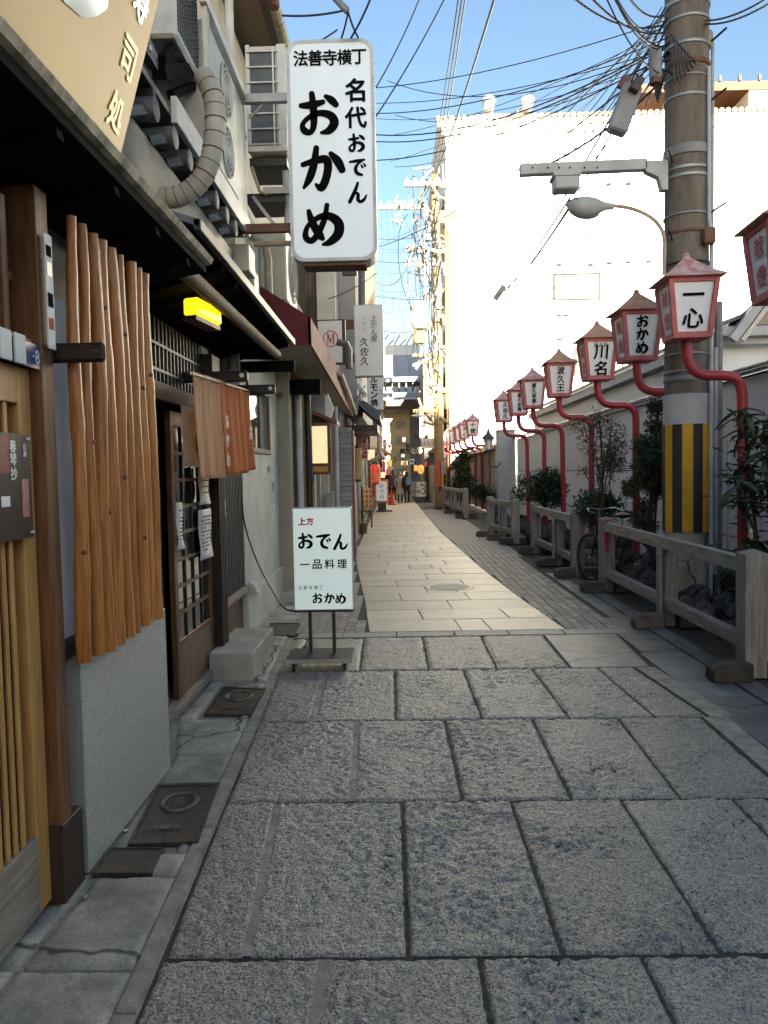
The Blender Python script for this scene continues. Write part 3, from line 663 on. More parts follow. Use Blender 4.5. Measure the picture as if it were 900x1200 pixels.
# the leaning gold board on the eave
S0, S1 = Vector((-1.02, 2.93, 2.80)), Vector((-.83, 2.93, 3.45))
up = (S1 - S0).normalized(); nrm = Vector((0, -1, 0)).cross(up); nrm = up.cross(Vector((0, -1, 0)))
t = thing('gold_signboard', 'leaning gold signboard with pale metal characters standing on the eave gutter', 'signboard', S0)
q = [S0, S0 + Vector((0, -3.2, 0)), S0 + Vector((0, -3.2, 0)) + up * .95, S0 + up * .95]
back = Vector((0, 1, 0)).cross(up) * 1.0
if back.x > 0: back = -back
MB().prism(q, back * .05).build('board', 'gold_sign', t, bevel=.006)
MB().bar(S0 + up * .95, S0 + Vector((0, -3.2, 0)) + up * .95, .03, .03).build('top_edge', 'steel', t)
rt = Vector((0, 1, 0))
for ch, f_ in (('寿', .50), ('司', .30), ('処', .11)):
    write(t, ch, S0 + Vector((0, -.125 - .02 * f_, 0)) + up * f_, rt, up, .13, 'gold_letter' if ch != '寿' else 'mirror_letter', bold=.03, name='character', off=.003)
write(t, 'し', S0 + Vector((0, -.56, 0)) + up * .46, rt, up, .52, 'mirror_letter', name='character', off=.003)
write(t, 'お', S0 + Vector((0, -1.25, 0)) + up * .46, rt, up, .56, 'mirror_letter', name='character', off=.003)

# ================================================================== LEFT: the oden house with the lattice doors
B = thing('oden_restaurant', 'low dark timber eatery with lattice doors under a black eave behind the orange curtain', 'restaurant', (-1.5, 5.8, 0))
box('wall', 'dark_wood', B, -3.2, -1.68, 4.16, 7.48, -.02, 2.95)
box('corner_post', 'dark_wood', B, -1.70, -1.52, 4.13, 4.25, 0, 2.6, .004)
box('upper_wall', 'grey_sheet', B, -3.2, -1.95, 4.12, 7.4, 2.96, 4.9)
def lattice_door(label, x, y0, y1, z0, z1, kick, nv, nh, wm):
    dr = box('lattice_door', 'glass_dark', B, x - .03, x - .018, y0 + .03, y1 - .03, z0 + .03, z1 - .03); dr['label'] = label
    box('stile', wm, dr, x - .04, x, y0, y0 + .07, z0, z1, .003); box('stile', wm, dr, x - .04, x, y1 - .07, y1, z0, z1, .003)
    box('rail', wm, dr, x - .04, x - .001, y0 + .07, y1 - .07, z1 - .10, z1, .003)
    box('kick_board', 'worn_wood', dr, x - .036, x - .004, y0 + .07, y1 - .07, z0, z0 + kick, .003)
    box('rail', wm, dr, x - .04, x - .001, y0 + .07, y1 - .07, z0 + kick, z0 + kick + .05, .003)
    for i in range(1, nv + 1):
        yy = y0 + .07 + (y1 - y0 - .14) * i / (nv + 1); box('bar', 'dark_wood', dr, x - .03, x - .006, yy - .011, yy + .011, z0 + kick, z1 - .1)
    for i in range(1, nh + 1):
        zz = z0 + kick + .05 + (z1 - .1 - z0 - kick - .05) * i / (nh + 1); box('cross_bar', 'worn_wood', dr, x - .028, x - .002, y0 + .07, y1 - .07, zz - .011, zz + .011)
    return dr
lattice_door('half hidden lattice door', -1.60, 4.28, 5.22, .05, 2.02, .42, 3, 6, 'dark_wood')
lattice_door('lattice door with paper notices', -1.51, 5.14, 6.16, .05, 2.02, .34, 3, 7, 'brown_wood')
box('door_track', 'worn_wood_pale', B, -1.68, -1.47, 4.25, 6.2, -.01, .05, .004)
box('post', 'dark_wood', B, -1.66, -1.46, 6.17, 6.43, 0, 2.55, .004)
for i in range(4): box('pipe_strip', 'dark_wood', B, -1.462, -1.44, 6.19 + i * .055, 6.22 + i * .055, .02, 2.0, .003)
gr_ = box('grille_window', 'glass_dark', B, -1.62, -1.60, 6.45, 7.45, .48, 2.0)
for i in range(15):
    yy = 6.47 + i * .065; box('bar', 'grille_dark', gr_, -1.53, -1.50, yy, yy + .022, .50, 2.0)
box('sill', 'worn_wood_pale', gr_, -1.58, -1.47, 6.43, 7.46, .44, .50, .003)
box('dado', 'worn_wood', B, -1.66, -1.54, 6.43, 7.46, 0, .44)
lk = MB().box(-1.50, -1.46, 6.44, 6.50, 1.28, 1.36).tube([(-1.47, 6.45, 1.30), (-1.45, 6.45, 1.24), (-1.47, 6.45, 1.20)], .008, 6).build('latch', 'steel', B)
# transom grille over the doors, header beam and the projecting arms
tg = box('transom_grille', 'glass_dark', B, -1.64, -1.62, 4.3, 6.2, 2.16, 2.62)
for i in range(22): box('bar', 'grille_dark', tg, -1.575, -1.555, 4.34 + i * .085, 4.358 + i * .085, 2.16, 2.62)
for zz in (2.27, 2.44): box('rail', 'grille_dark', tg, -1.58, -1.55, 4.3, 6.2, zz, zz + .018)
box('header_beam', 'dark_wood', B, -1.66, -1.44, 4.25, 7.46, 2.05, 2.16, .004)
for yy, zz, ln in ((4.75, 2.30, .02), (5.65, 2.30, .42), (6.55, 2.30, .48)):
    if ln > .1:
        a = box('support_arm', 'black_metal', B, -1.62, -1.50 + ln, yy, yy + .045, zz - .04, zz + .04, .012)
        MB().lathe([(.017, -.006), (.017, .004), (.010, .008)], (0, 0, 0), 10)
        MB().tube([(-1.54 + ln, yy - .008, zz + .005), (-1.54 + ln, yy + .004, zz + .005)], .017, 10).build('bolt', 'paper', a)
# eave
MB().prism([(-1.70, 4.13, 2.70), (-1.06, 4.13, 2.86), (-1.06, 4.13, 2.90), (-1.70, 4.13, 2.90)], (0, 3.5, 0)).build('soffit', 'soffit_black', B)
MB().prism([(-1.0, 4.05, 2.875), (-2.0, 4.05, 3.20), (-2.0, 4.05, 3.25), (-1.0, 4.05, 2.91)], (0, 3.65, 0)).build('roof', 'grey_sheet', B)
box('eave_edge', 'black_metal', B, -1.03, -.99, 4.05, 7.72, 2.855, 2.915, .004)
for i in range(9): MB().bar((-1.68, 4.35 + i * .4, 2.68), (-1.04, 4.35 + i * .4, 2.845), .045, .05).build('rafter', 'soffit_black', B)
MB().tube([(-1.17, 4.15, 2.725), (-1.165, 5.4, 2.735), (-1.16, 7.6, 2.75)], [.05, .047, .044], 12).build('log_purlin', 'worn_wood', B, smooth=True)
box('end_beam', 'soffit_black', B, -1.70, -.98, 7.52, 7.62, 2.58, 2.68, .004)
box('cream_panel', 'cream_wall', B, -1.62, -1.55, 6.2, 6.42, 2.18, 2.62)

t = thing('yellow_lamp', 'glowing yellow box lamp tucked under the black eave', 'lamp', (-1.33, 5.2, 2.6))
c_ = P(238, 366, 5.2)
MB().obox(c_, (.055, -.02, 0), (.03, .20, 0), (0, 0, .055)).build('shade', 'lamp_yellow', t, bevel=.012)
MB().obox(c_ + Vector((-.01, 0, -.075)), (.05, -.02, 0), (.03, .21, 0), (0, 0, .014)).build('mount', 'brown_wood', t)
MB().bar(c_ + Vector((0, 0, .05)), c_ + Vector((0, 0, .20)), .02, .02).build('hanger', 'black_metal', t)

# noren curtain
def noren(y0, y1, x, z_top0, z_top1, z_bot, m, name, amp, nb, slant):
    nu, nv = 48, 22; vs, fs = [], []
    for j in range(nv + 1):
        v = j / nv
        for i in range(nu + 1):
            u = i / nu; zt = z_top0 + (z_top1 - z_top0) * u; zb = z_bot + slant * max(0, u - .45) ** 1.3
            f_ = (math.sin(u * nb * 6.283 + .8 * math.sin(v * 2.2)) + .5 * math.sin(u * nb * 2.3 * 6.283 + 1)) * amp * (.35 + .9 * v)
            f2 = .008 * math.sin(u * 70) * (1 - v) ** 3
            vs.append((x + f_ + f2 + .02 * v * v, y0 + (y1 - y0) * u + .03 * v * (u - .5) * math.sin(u * 9), zt + (zb - zt) * v))
    for j in range(nv):
        for i in range(nu): a = j * (nu + 1) + i; fs.append((a, a + 1, a + nu + 2, a + nu + 1))
    o = MB().add(vs, fs).build(name, m, NR, smooth=True); md = o.modifiers.new('cloth', 'SOLIDIFY'); md.thickness = .004
    return o
NR = thing('shop_curtain', 'orange and cream split shop curtain hanging over the lattice door', 'shop curtain', (-1.25, 5.5, 2.2))
MB().tube([(-1.25, 4.62, 2.215), (-1.25, 6.52, 2.30)], .013, 8).build('rod', 'brown_wood', NR)
noren(4.72, 5.40, -1.25, 2.24, 2.27, 1.58, 'noren_cream', 'cream_cloth', .010, 2.2, .0)
noren(5.41, 6.46, -1.25, 2.27, 2.31, 1.60, 'noren_orange', 'orange_cloth', .020, 3.2, .10)
write(NR, 'おかめ', (-1.185, 5.30, 1.84), (0, 1, 0), (0, 0, 1), .10, 'cloth_white', pitch=1.3, off=.01)
write(NR, 'お', (-1.17, 6.02, 1.93), (0, 1, 0), (0, 0, 1), .12, 'cloth_white', off=.02)
def notice(name, label, x, y0, y1, z0, z1, m='paper', lines=6):
    t = thing(name, label, 'paper notice', (x, (y0 + y1) / 2, z0))
    n = 8; vs, fs = [], []
    for j in range(n + 1):
        for i in range(3): vs.append((x + .012 * math.sin(j * .8 + i) * (1 - j / n) + .003 * i, y0 + (y1 - y0) * i / 2, z0 + (z1 - z0) * j / n))
    for j in range(n):
        for i in range(2): a = j * 3 + i; fs.append((a, a + 1, a + 4, a + 3))
    o = MB().add(vs, fs).build('sheet', m, t, smooth=True); md = o.modifiers.new('paper', 'SOLIDIFY'); md.thickness = .002
    if lines:
        mb = MB()
        for k in range(lines):
            zz = z1 - .06 - (z1 - z0 - .1) * k / lines
            for q_ in range(7):
                ya = y0 + .02 + (y1 - y0 - .04) * q_ / 7
                if random.random() < .8: mb.box(x + .0165, x + .0175, ya, ya + (y1 - y0) / 12, zz, zz + .012)
        mb.build('writing', 'seam_dark', t)
notice('paper_notice', 'plain cream cloth sheet hanging in front of the lattice door left of the curtain', -1.40, 4.98, 5.32, 1.66, 2.06, 'cloth_white', 0)
notice('paper_notice', 'long narrow white notice on the left stile of the lattice door', -1.50, 5.13, 5.26, 1.10, 1.42, lines=9)
notice('paper_notice', 'white handwritten sheet stuck low on the right of the lattice door', -1.50, 5.70, 6.06, .96, 1.34, lines=10)
notice('paper_notice', 'small pale printed sheet just under the cream half of the curtain', -1.49, 5.70, 5.98, 1.38, 1.66, 'cloth_white', lines=4)

# concrete step
st_ = MB().box(-1.52, -1.17, 5.93, 6.92, -.02, .205).build('concrete_step', 'step_concrete', bevel=.008); tag(st_, 'low grey concrete step in front of the black grille window', 'step')

for t in (A, B): t.location += Vector((-.015, 0, .022))
# ================================================================== LEFT: upstairs clutter
FR = thing('equipment_deck', 'steel roof deck with pale side panels carrying outdoor units above the black eave', 'equipment deck', (-1.6, 5.5, 3.7))
box('side_panel', 'ac_white', FR, -1.34, -1.30, 4.75, 7.02, 3.74, 3.90, .004)
box('end_panel', 'ac_white', FR, -1.95, -1.30, 7.02, 7.05, 3.74, 3.90, .004)
box('deck_plate', 'grey_sheet', FR, -1.95, -1.34, 3.4, 7.02, 3.78, 3.82)
for yy in (3.5, 4.4, 5.3, 6.2, 6.9): MB().bar((-1.95, yy, 3.74), (-1.33, yy, 3.74), .05, .06).build('joist', 'black_metal', FR)
ml = MB().bar((-1.36, 3.1, 3.95), (-1.36, 4.5, 3.95), .05, .05).bar((-1.36, 3.1, 4.35), (-1.36, 4.5, 3.98), .05, .05)
ml.build('brace', 'black_metal', FR)
for (a, b), (c, e), th in (((186, 84), (246, 82), .09), (((207, 22)), (243, 84), .08), ((200, 112), (246, 92), .05), ((190, 70), (214, 40), .05)): MB().bar(PX(a, b, -1.42), PX(c, e, -1.42), th, th).build('angle_iron', 'soffit_black', FR)
box('back_plate', 'black_metal', FR, -1.95, -1.90, 3.4, 5.0, 3.82, 4.6)
pf = MB()
for i in range(9): pf.box(-1.335, -1.325, 3.55 + i * .1, 3.575 + i * .1, 3.955, 3.985)
pf.build('bolt_holes', 'paper', FR)
def ac_unit(label, x0, x1, y0, y1, z0, z1, fans, side='x', m='ac_white', rails=True, fan_m='grille_grey'):
    t = thing('air_conditioner', label, 'air conditioner', ((x0 + x1) / 2, (y0 + y1) / 2, z0), 'outdoor units on the left')
    box('casing', m, t, x0, x1, y0, y1, z0, z1, .02)
    hgt = (z1 - z0) / max(fans, 1)
    for k in range(fans):
        zc = z0 + hgt * (k + .5)
        if side == 'x':
            yc = y0 + (y1 - y0) * .58; r_ = min(hgt, y1 - y0) * .40
            mb = MB()
            for a in range(5): mb.tube([(x1 + .012, yc + (r_ - a * r_ / 5) * math.cos(q * .3927), zc + (r_ - a * r_ / 5) * math.sin(q * .3927)) for q in range(17)], .006, 4, False)
            for a in range(8): mb.tube([(x1 + .012, yc, zc), (x1 + .012, yc + r_ * math.cos(a * .785), zc + r_ * math.sin(a * .785))], .005, 4)
            mb.build('fan_guard', m, t)
            MB().tube([(x1 - .002, yc, zc), (x1 + .004, yc, zc)], r_, 24).build('fan_opening', fan_m, t)
        else:
            pass
    return t
ac_unit('tall pale outdoor unit with two stacked fans at the far end of the steel deck', -1.75, -1.305, 5.62, 6.6, 3.91, 4.86, 2)
t = ac_unit('pale outdoor unit with a perforated side above the flexible duct', -1.80, -1.36, 5.02, 5.58, 4.40, 5.6, 0)
pg = MB()
for i in range(10):
    for j in range(40): pg.box(-1.359, -1.352, 5.04 + i * .053, 5.072 + i * .053, 4.45 + j * .028, 4.465 + j * .028)
pg.build('perforation', 'grille_dark', t, kind='stuff')
for yy in (5.50, 5.56): MB().bar((-1.29, yy, 3.86), (-1.29, yy, 4.86), .02, .03).build('upright_rail', 'ac_white', FR)
MB().bar((-1.29, 5.45, 4.90), (-1.29, 6.95, 4.90), .05, .07).build('top_rail', 'ac_white', FR)
box('side_sheet', 'ac_white', FR, -1.34, -1.31, 6.6, 7.0, 3.90, 4.86)
# hanging box under the deck left (white corner seen beside the gold board)
t = tag(MB().box(-1.75, -1.40, 3.75, 4.15, 4.12, 4.42).build('junction_box', 'ac_white', bevel=.01), 'pale box standing on the steel deck just behind the gold signboard', 'electrical box')
# grey inclined backing sheet and the row of round vent caps
t = tag(MB().add([(-1.52, 3.0, 2.92), (-1.42, 3.0, 3.56), (-1.42, 6.9, 3.56), (-1.52, 6.9, 2.92), (-1.57, 3.0, 2.92), (-1.47, 3.0, 3.56), (-1.47, 6.9, 3.56), (-1.57, 6.9, 2.92)],
        [(0, 1, 2, 3), (7, 6, 5, 4), (0, 4, 5, 1), (1, 5, 6, 2), (2, 6, 7, 3), (3, 7, 4, 0)]).build('backing_sheet', 'grey_sheet'), 'grey weathered metal sheet standing behind the eave gutter', 'metal sheet')
capt = None
for i, yy in enumerate((4.35, 4.72, 5.05, 5.78, 6.12, 6.45)):
    if capt is None:
        capt = thing('round_vent', 'grey round vent cap in the row under the steel deck', 'vent cap', (-1.38, yy, 3.64), 'round vent caps under the deck')
        MB().tube([(-1.50, yy, 3.64), (-1.36, yy + .01, 3.64), (-1.31, yy + .01, 3.64), (-1.305, yy + .01, 3.64)], [.055, .066, .066, .055], 18).build('cap', 'grey_sheet', capt, smooth=True)
        MB().bar((-1.44, yy - .09, 3.58), (-1.36, yy - .02, 3.62), .05, .05).build('bracket', 'grey_sheet', capt)
    else: dup(capt, (-1.38, yy, 3.64))
# flexible duct
pts = []
def bez(p0, p1, p2, p3, n=20): return [p0 * (1 - t) ** 3 + p1 * 3 * t * (1 - t) ** 2 + p2 * 3 * t * t * (1 - t) + p3 * t ** 3 for t in [i / n for i in range(n + 1)]]
d0, d1, d2, d3, d4 = P(188, 232, 4.75), P(252, 232, 4.75), P(252, 170, 4.75), P(254, 120, 4.75), P(238, 88, 4.8)
pts = bez(d0, P(215, 236, 4.75), P(246, 216, 4.75), P(251, 165, 4.75), 26) + bez(P(251, 165, 4.75), P(254, 130, 4.75), P(254, 112, 4.75), d4, 16)[1:]
rad = [.062 * (1 + (.05 if i % 2 else -.02)) for i in range(len(pts))]
t = tag(MB().tube(pts, rad, 14).build('flexible_duct', 'duct_tape', smooth=True), 'curved beige taped flexible duct sweeping down from the outdoor unit to the eave', 'duct')
for i in range(3, len(pts) - 2, 3):
    MB().tube([pts[i] + (pts[i + 1] - pts[i]) * .1, pts[i] + (pts[i + 1] - pts[i]) * .32], .066, 14).build('tape_seam', 'rust', t)

# ================================================================== LEFT: white rendered house
D = thing('white_house', 'narrow white rendered building with a mirror-like window beside the orange curtain', 'building', (-1.6, 8.6, 0))
box('wall', 'white_stucco', D, -4.5, -1.53, 7.5, 9.72, -.02, 4.4)
box('upper_wall', 'cream_wall', D, -4.5, -1.62, 7.45, 12.0, 4.4, 6.2)
box('plinth', 'white_stucco', D, -1.56, -1.50, 7.48, 9.74, -.02, .42, .004)
box('corner_strip', 'white_plaster', D, -1.60, -1.52, 7.46, 7.50, 0, 2.8)
wn = box('window', 'glass_window', D, -1.535, -1.522, 7.86, 9.06, 1.88, 2.50)
box('frame', 'worn_wood_pale', wn, -1.54, -1.505, 7.82, 9.10, 1.83, 1.88, .003); box('frame', 'brown_wood', wn, -1.54, -1.505, 9.04, 9.10, 1.88, 2.5, .003)
box('frame', 'brown_wood', wn, -1.54, -1.505, 7.82, 7.86, 1.88, 2.5, .003); box('frame', 'brown_wood', wn, -1.54, -1.505, 7.82, 9.10, 2.5, 2.55, .003)
MB().prism([(-1.60, 7.5, 2.9), (-1.15, 7.6, 2.78), (-1.15, 7.6, 2.73), (-1.60, 7.5, 2.73)], (0, .06, 0)).build('bracket', 'soffit_black', D)
t = thing('intercom', 'small cream intercom box on the white wall under the window', 'intercom', PX(316, 550, -1.52))
c_ = PX(316, 550, -1.515); MB().obox(c_, (.012, 0, 0), (0, .055, 0), (0, 0, .04)).build('casing', 'ac_cream', t, bevel=.004); MB().obox(c_ + Vector((.013, 0, .01)), (.003, 0, 0), (0, .03, 0), (0, 0, .012)).build('button', 'noren_orange', t)
t = thing('sticker', 'narrow blue and white sticker on the white wall below the intercom', 'sticker', PX(320, 580, -1.52))
c_ = PX(320, 578, -1.525); MB().obox(c_, (.002, 0, 0), (0, .075, 0), (0, 0, .17)).build('sheet', 'paper', t); MB().obox(c_ + Vector((.003, 0, .08)), (.002, 0, 0), (0, .06, 0), (0, 0, .06)).build('print', 'bag_blue', t)
MB().obox(c_ + Vector((.003, 0, -.06)), (.002, 0, 0), (0, .012, 0), (0, 0, .07)).build('print', 'seam_dark', t)
t = thing('wall_hood', 'little white curved hood low on the corner of the white wall', 'vent hood', PX(293, 690, -1.5))
c_ = PX(291, 690, -1.5)
MB().prism([c_ + Vector((0, 0, -.08)), c_ + Vector((.10, 0, -.06)), c_ + Vector((.06, 0, .04)), c_ + Vector((0, 0, .07))], (0, .16, 0)).build('hood', 'white_stucco', t, bevel=.01)
# meter boxes and pipes on the wall over the eave
t = tag(MB().box(-1.60, -1.30, 6.95, 7.25, 3.42, 3.66).build('meter_box', 'ac_cream', bevel=.01), 'cream meter box on the wall just above the far end of the black eave', 'meter box')
t = tag(MB().box(-1.55, -1.36, 7.50, 7.75, 3.28, 3.58).build('meter_box', 'ac_cream', bevel=.01), 'smaller cream box beside the meter box above the black eave', 'meter box')
ac_unit('cream outdoor unit with one round fan beyond the big lit sign brackets', -1.53, -1.22, 8.75, 9.65, 3.55, 4.40, 1, m='ac_cream', fan_m='grille_grey')
t = tag(MB().tube([(-1.36, 8.35, 3.0), (-1.36, 8.35, 3.9), (-1.38, 8.3, 4.05), (-1.5, 8.2, 4.1)], .045, 10).build('wall_pipe', 'pvc_tan', smooth=True), 'cream pipe running down the pale wall behind the lower sign bracket', 'pipe')
# brown eave with gutter high above
UE = thing('tiled_eave_house', 'upper storey with a wide brown soffit and weathered gutter high above the outdoor units', 'building', (-1.8, 9, 4.4))
box('soffit', 'brown_soffit', UE, -4.5, -1.28, 7.3, 12.4, 6.35, 6.40)
box('fascia', 'black_metal', UE, -1.30, -1.22, 7.25, 12.4, 6.30, 6.46)
MB().tube([(-1.17, 7.25, 6.34), (-1.17, 12.4, 6.30)], .06, 10).build('gutter', 'gutter_old', UE)
MB().prism([(-4.5, 7.25, 6.9), (-1.15, 7.25, 6.46), (-1.15, 7.25, 6.52), (-4.5, 7.25, 7.5)], (0, 5.1, 0)).build('roof', 'roof_slate', UE)
for zz in (7.9, 9.1, 10.3, 11.5): MB().tube([(-1.17, zz, 6.25), (-1.17, zz, 6.42)], .068, 8).build('gutter_bracket', 'rust', UE)
MB().tube([(-1.50, 7.38, 6.3), (-1.50, 7.38, 5.3), (-1.40, 7.34, 4.75)], .04, 8).build('downpipe', 'ac_white', UE)
# the outdoor unit seen from behind with its wire guard
t = thing('air_conditioner', 'tall outdoor unit showing its dark fins and wire guard beside the big lit sign', 'air conditioner', (-1.27, 7.4, 4.66), 'outdoor units on the left')
a0, a1 = RC(288, 50, 335, 176, 7.3)
x0, x1, z1, z0 = a0.x, a1.x, a0.z, a1.z
MB().box(x0, x1, 7.34, 7.85, z0, z1).build('casing', 'ac_cream', t, bevel=.02)
box('fins', 'fin_dark', t, x0 + .03, x1 - .10, 7.325, 7.338, z0 + .05, z1 - .05)
for zz in np.linspace(z0 + .06, z1 - .07, 7): MB().bar((x0 + .01, 7.31, zz), (x1 - .07, 7.31, zz), .012, .012).build('guard_wire', 'ac_white', t)
MB().bar((x1 - .115, 7.312, z0), (x1 - .115, 7.312, z1 - .03), .014, .014).build('guard_wire', 'ac_white', t)
for a, b in ((x0, x0 + .04), (x1 - .085, x1)): box('frame_strip', 'ac_white', t, a, b, 7.32, 7.36, z0, z1, .006)
box('frame_strip', 'ac_white', t, x0, x1, 7.315, 7.36, z0 - .005, z0 + .05, .006)
BR_ = thing('unit_bracket', 'dark tangle of steel brackets and pipes under the caged outdoor unit', 'bracket', (-1.3, 7.6, 4.2))
box('shelf', 'black_metal', BR_, x0, x1 - .02, 7.4, 7.9, z0 - .10, z0 - .03)
box('shelf', 'black_metal', BR_, x0 - .05, x1 - .05, 7.45, 7.9, z0 - .42, z0 - .34)
box('cross_bar', 'steel', BR_, x0 + .12, x1 + .02, 7.40, 7.44, z0 - .36, z0 - .30)
MB().tube([(x1 - .05, 7.5, z0 - .12), (x1 - .05, 7.5, z0 - .30), (x1 - .03, 7.52, z0 - .45), (x1 - .05, 7.5, z0 - .62)], .03, 8).build('pipe', 'pvc', BR_)
MB().tube([(x0 + .02, 7.38, z0 - .12), (x0 + .09, 7.4, z0 - .34), (x0 + .16, 7.42, z0 - .36)], .018, 6).build('pipe', 'pvc_tan', BR_)
MB().bar((x0 + .02, 7.42, z0 - .38), (x1 - .06, 7.42, z0 - .78), .03, .03).build('brace', 'steel', BR_)

# ================================================================== BIG LIT SIGN
Ys = 6.75
t = thing('hanging_signboard', 'tall white illuminated sign with bold black brush characters hung over the lane', 'signboard', P(389, 306, Ys))
s0, s1 = RC(338, 306, 440, 46, Ys)
def rrect(x0, x1, z0, z1, r, y, n=7):
    pts = []
    for cx, cz, a0 in ((x1 - r, z0 + r, -90), (x1 - r, z1 - r, 0), (x0 + r, z1 - r, 90), (x0 + r, z0 + r, 180)):
        for k in range(n + 1): a = R(a0 + 90 * k / n); pts.append((cx + r * math.cos(a), y, cz + r * math.sin(a)))
    return pts
MB().prism(rrect(s0.x, s1.x, s0.z, s1.z, .12, Ys), (0, .26, 0)).build('cabinet', 'sign_rim', t)
fo, fi = rrect(s0.x, s1.x, s0.z, s1.z, .12, Ys - .006), rrect(s0.x + .03, s1.x - .03, s0.z + .03, s1.z - .03, .10, Ys - .006)
m = MB(); n_ = len(fo)
fo2 = [(p[0], Ys, p[2]) for p in fo]; fi2 = [(p[0], Ys + .004, p[2]) for p in fi]
m.add(fo + fi + fo2 + fi2, [(i, (i + 1) % n_, n_ + (i + 1) % n_, n_ + i) for i in range(n_)] + [(i, (i + 1) % n_, 2 * n_ + (i + 1) % n_, 2 * n_ + i) for i in range(n_)] + [(n_ + i, n_ + (i + 1) % n_, 3 * n_ + (i + 1) % n_, 3 * n_ + i) for i in range(n_)])
m.build('rim', 'sign_rim', t)
MB().quad(*[(p[0], Ys - .002, p[2]) for p in fi]).build('face', 'sign_face', t)
X_, Z_ = Vector((1, 0, 0)), Vector((0, 0, 1)); kx = Ys / FOC
def sg(px, py, dy=.004): p = P(px, py, Ys); return (p.x, Ys - dy, p.z)
write(t, '法善寺横丁', sg(386.5, 68), X_, Z_, 18.5 * kx, 'ink', vertical=False, pitch=.90, bold=.025, squash=.95)
write(t, 'お', sg(374, 134), X_, Z_, 49 * kx, 'ink'); write(t, 'か', sg(378, 198), X_, Z_, 50 * kx, 'ink'); write(t, 'め', sg(378, 263), X_, Z_, 47 * kx, 'ink')
for ch, px, py, sz in (('名', 416, 106, 27), ('代', 417, 138, 26), ('お', 418, 168, 21), ('で', 419, 196, 21), ('ん', 419, 226, 24)):
    write(t, ch, sg(px, py), X_, Z_, sz * kx, 'ink_blue', bold=.03)
box('tray', 'rust', t, s0.x + .10, s1.x - .10, Ys + .02, Ys + .24, s0.z - .03, s0.z - .001)
for py, m_, xl in ((107, 'steel', -1.52), (262, 'rust', -1.60)):
    z_ = P(338, py, Ys).z; MB().bar((xl, Ys + .12, z_), (s0.x, Ys + .12, z_), .06, .07).build('bracket', m_, t)
z_ = P(338, 277, Ys).z; MB().tube([(-1.25, Ys + .2, z_), (s0.x, Ys + .2, z_)], .025, 8).build('conduit', 'pvc_tan', t)
MB().tube([P(292, 139, 6.9), P(318, 110, Ys + .12)], .012, 6).build('stay', 'steel', t)

# ================================================================== STANDING SIGN on the lane
t = thing('standing_sign', 'white illuminated standing sign with red and black lettering on two black legs', 'signboard', (-.62, 6.3, 0))
Yo = 6.28
a0, a1 = RC(343.5, 715, 413, 595, Yo); kx = Yo / FOC
box('cabinet', 'sign_rim', t, a0.x, a1.x, Yo + .002, Yo + .13, a0.z, a1.z, .006)
box('face', 'sign_face_stand', t, a0.x + .006, a1.x - .006, Yo - .002, Yo + .001, a0.z + .006, a1.z - .006)
box('bottom_rail', 'black_metal', t, a0.x + .002, a1.x - .002, Yo + .004, Yo + .12, a0.z - .018, a0.z - .001)
for px in (363, 391): p = P(px, 740, Yo); box('leg', 'black_metal', t, p.x - .014, p.x + .014, Yo + .03, Yo + .07, .10, a0.z - .018, .002)
bx0, bx1 = P(339, 780, Yo).x, P(414, 780, Yo).x
box('base_plate', 'black_metal', t, bx0, bx1, Yo - .20, Yo + .22, .085, .105, .004)
box('base_rim', 'steel', t, bx0 - .004, bx1 + .004, Yo - .206, Yo - .196, .075, .107)
for a in (bx0 + .06, bx1 - .06):
    for b in (Yo - .15, Yo + .17):
        MB().tube([(a - .012, b, .033), (a + .012, b, .033)], .03, 12).build('castor', 'rubber', t)
        box('castor_fork', 'black_metal', t, a - .018, a + .018, b - .012, b + .012, .05, .09)
def so_(px, py): p = P(px, py, Yo); return (p.x, Yo - .002, p.z)
write(t, '上方', so_(358.5, 611), X_, Z_, 9.0 * kx, 'ink_red', vertical=False, pitch=1.05, bold=.045)
for ch, px, py, sz in (('お', 358, 634, 19), ('で', 379, 634, 19), ('ん', 399, 635, 19)): write(t, ch, so_(px, py), X_, Z_, sz * kx, 'ink')
write(t, '一品料理', so_(379, 661), X_, Z_, 12 * kx, 'ink', vertical=False, pitch=1.22, bold=.02)
write(t, '法善寺横丁', so_(364, 688.5), X_, Z_, 5.2 * kx, 'ink', vertical=False, pitch=1.2, bold=.0)
for ch, px, py in (('お', 372, 701), ('か', 386, 701), ('め', 399, 701)): write(t, ch, so_(px, py), X_, Z_, 12.5 * kx, 'ink')
cpts = [PX(283, 560, -1.5), PX(286, 610, -1.48), PX(300, 655, -1.46), P(318, 690, 7.2), P(333, 712, 6.6), P(344, 716, Yo + .14), P(350, 717, Yo + .1)]
tag(MB().tube(sum([bez(cpts[i], cpts[i] + (cpts[min(i + 1, 6)] - cpts[max(i - 1, 0)]) / 6, cpts[i + 1] - (cpts[min(i + 2, 6)] - cpts[i]) / 6, cpts[i + 1], 6)[(1 if i else 0):] for i in range(6)], []), .008, 6).build('power_cord', 'cable', smooth=True),
    'thin black power cord drooping from the white wall to the standing sign', 'cord')

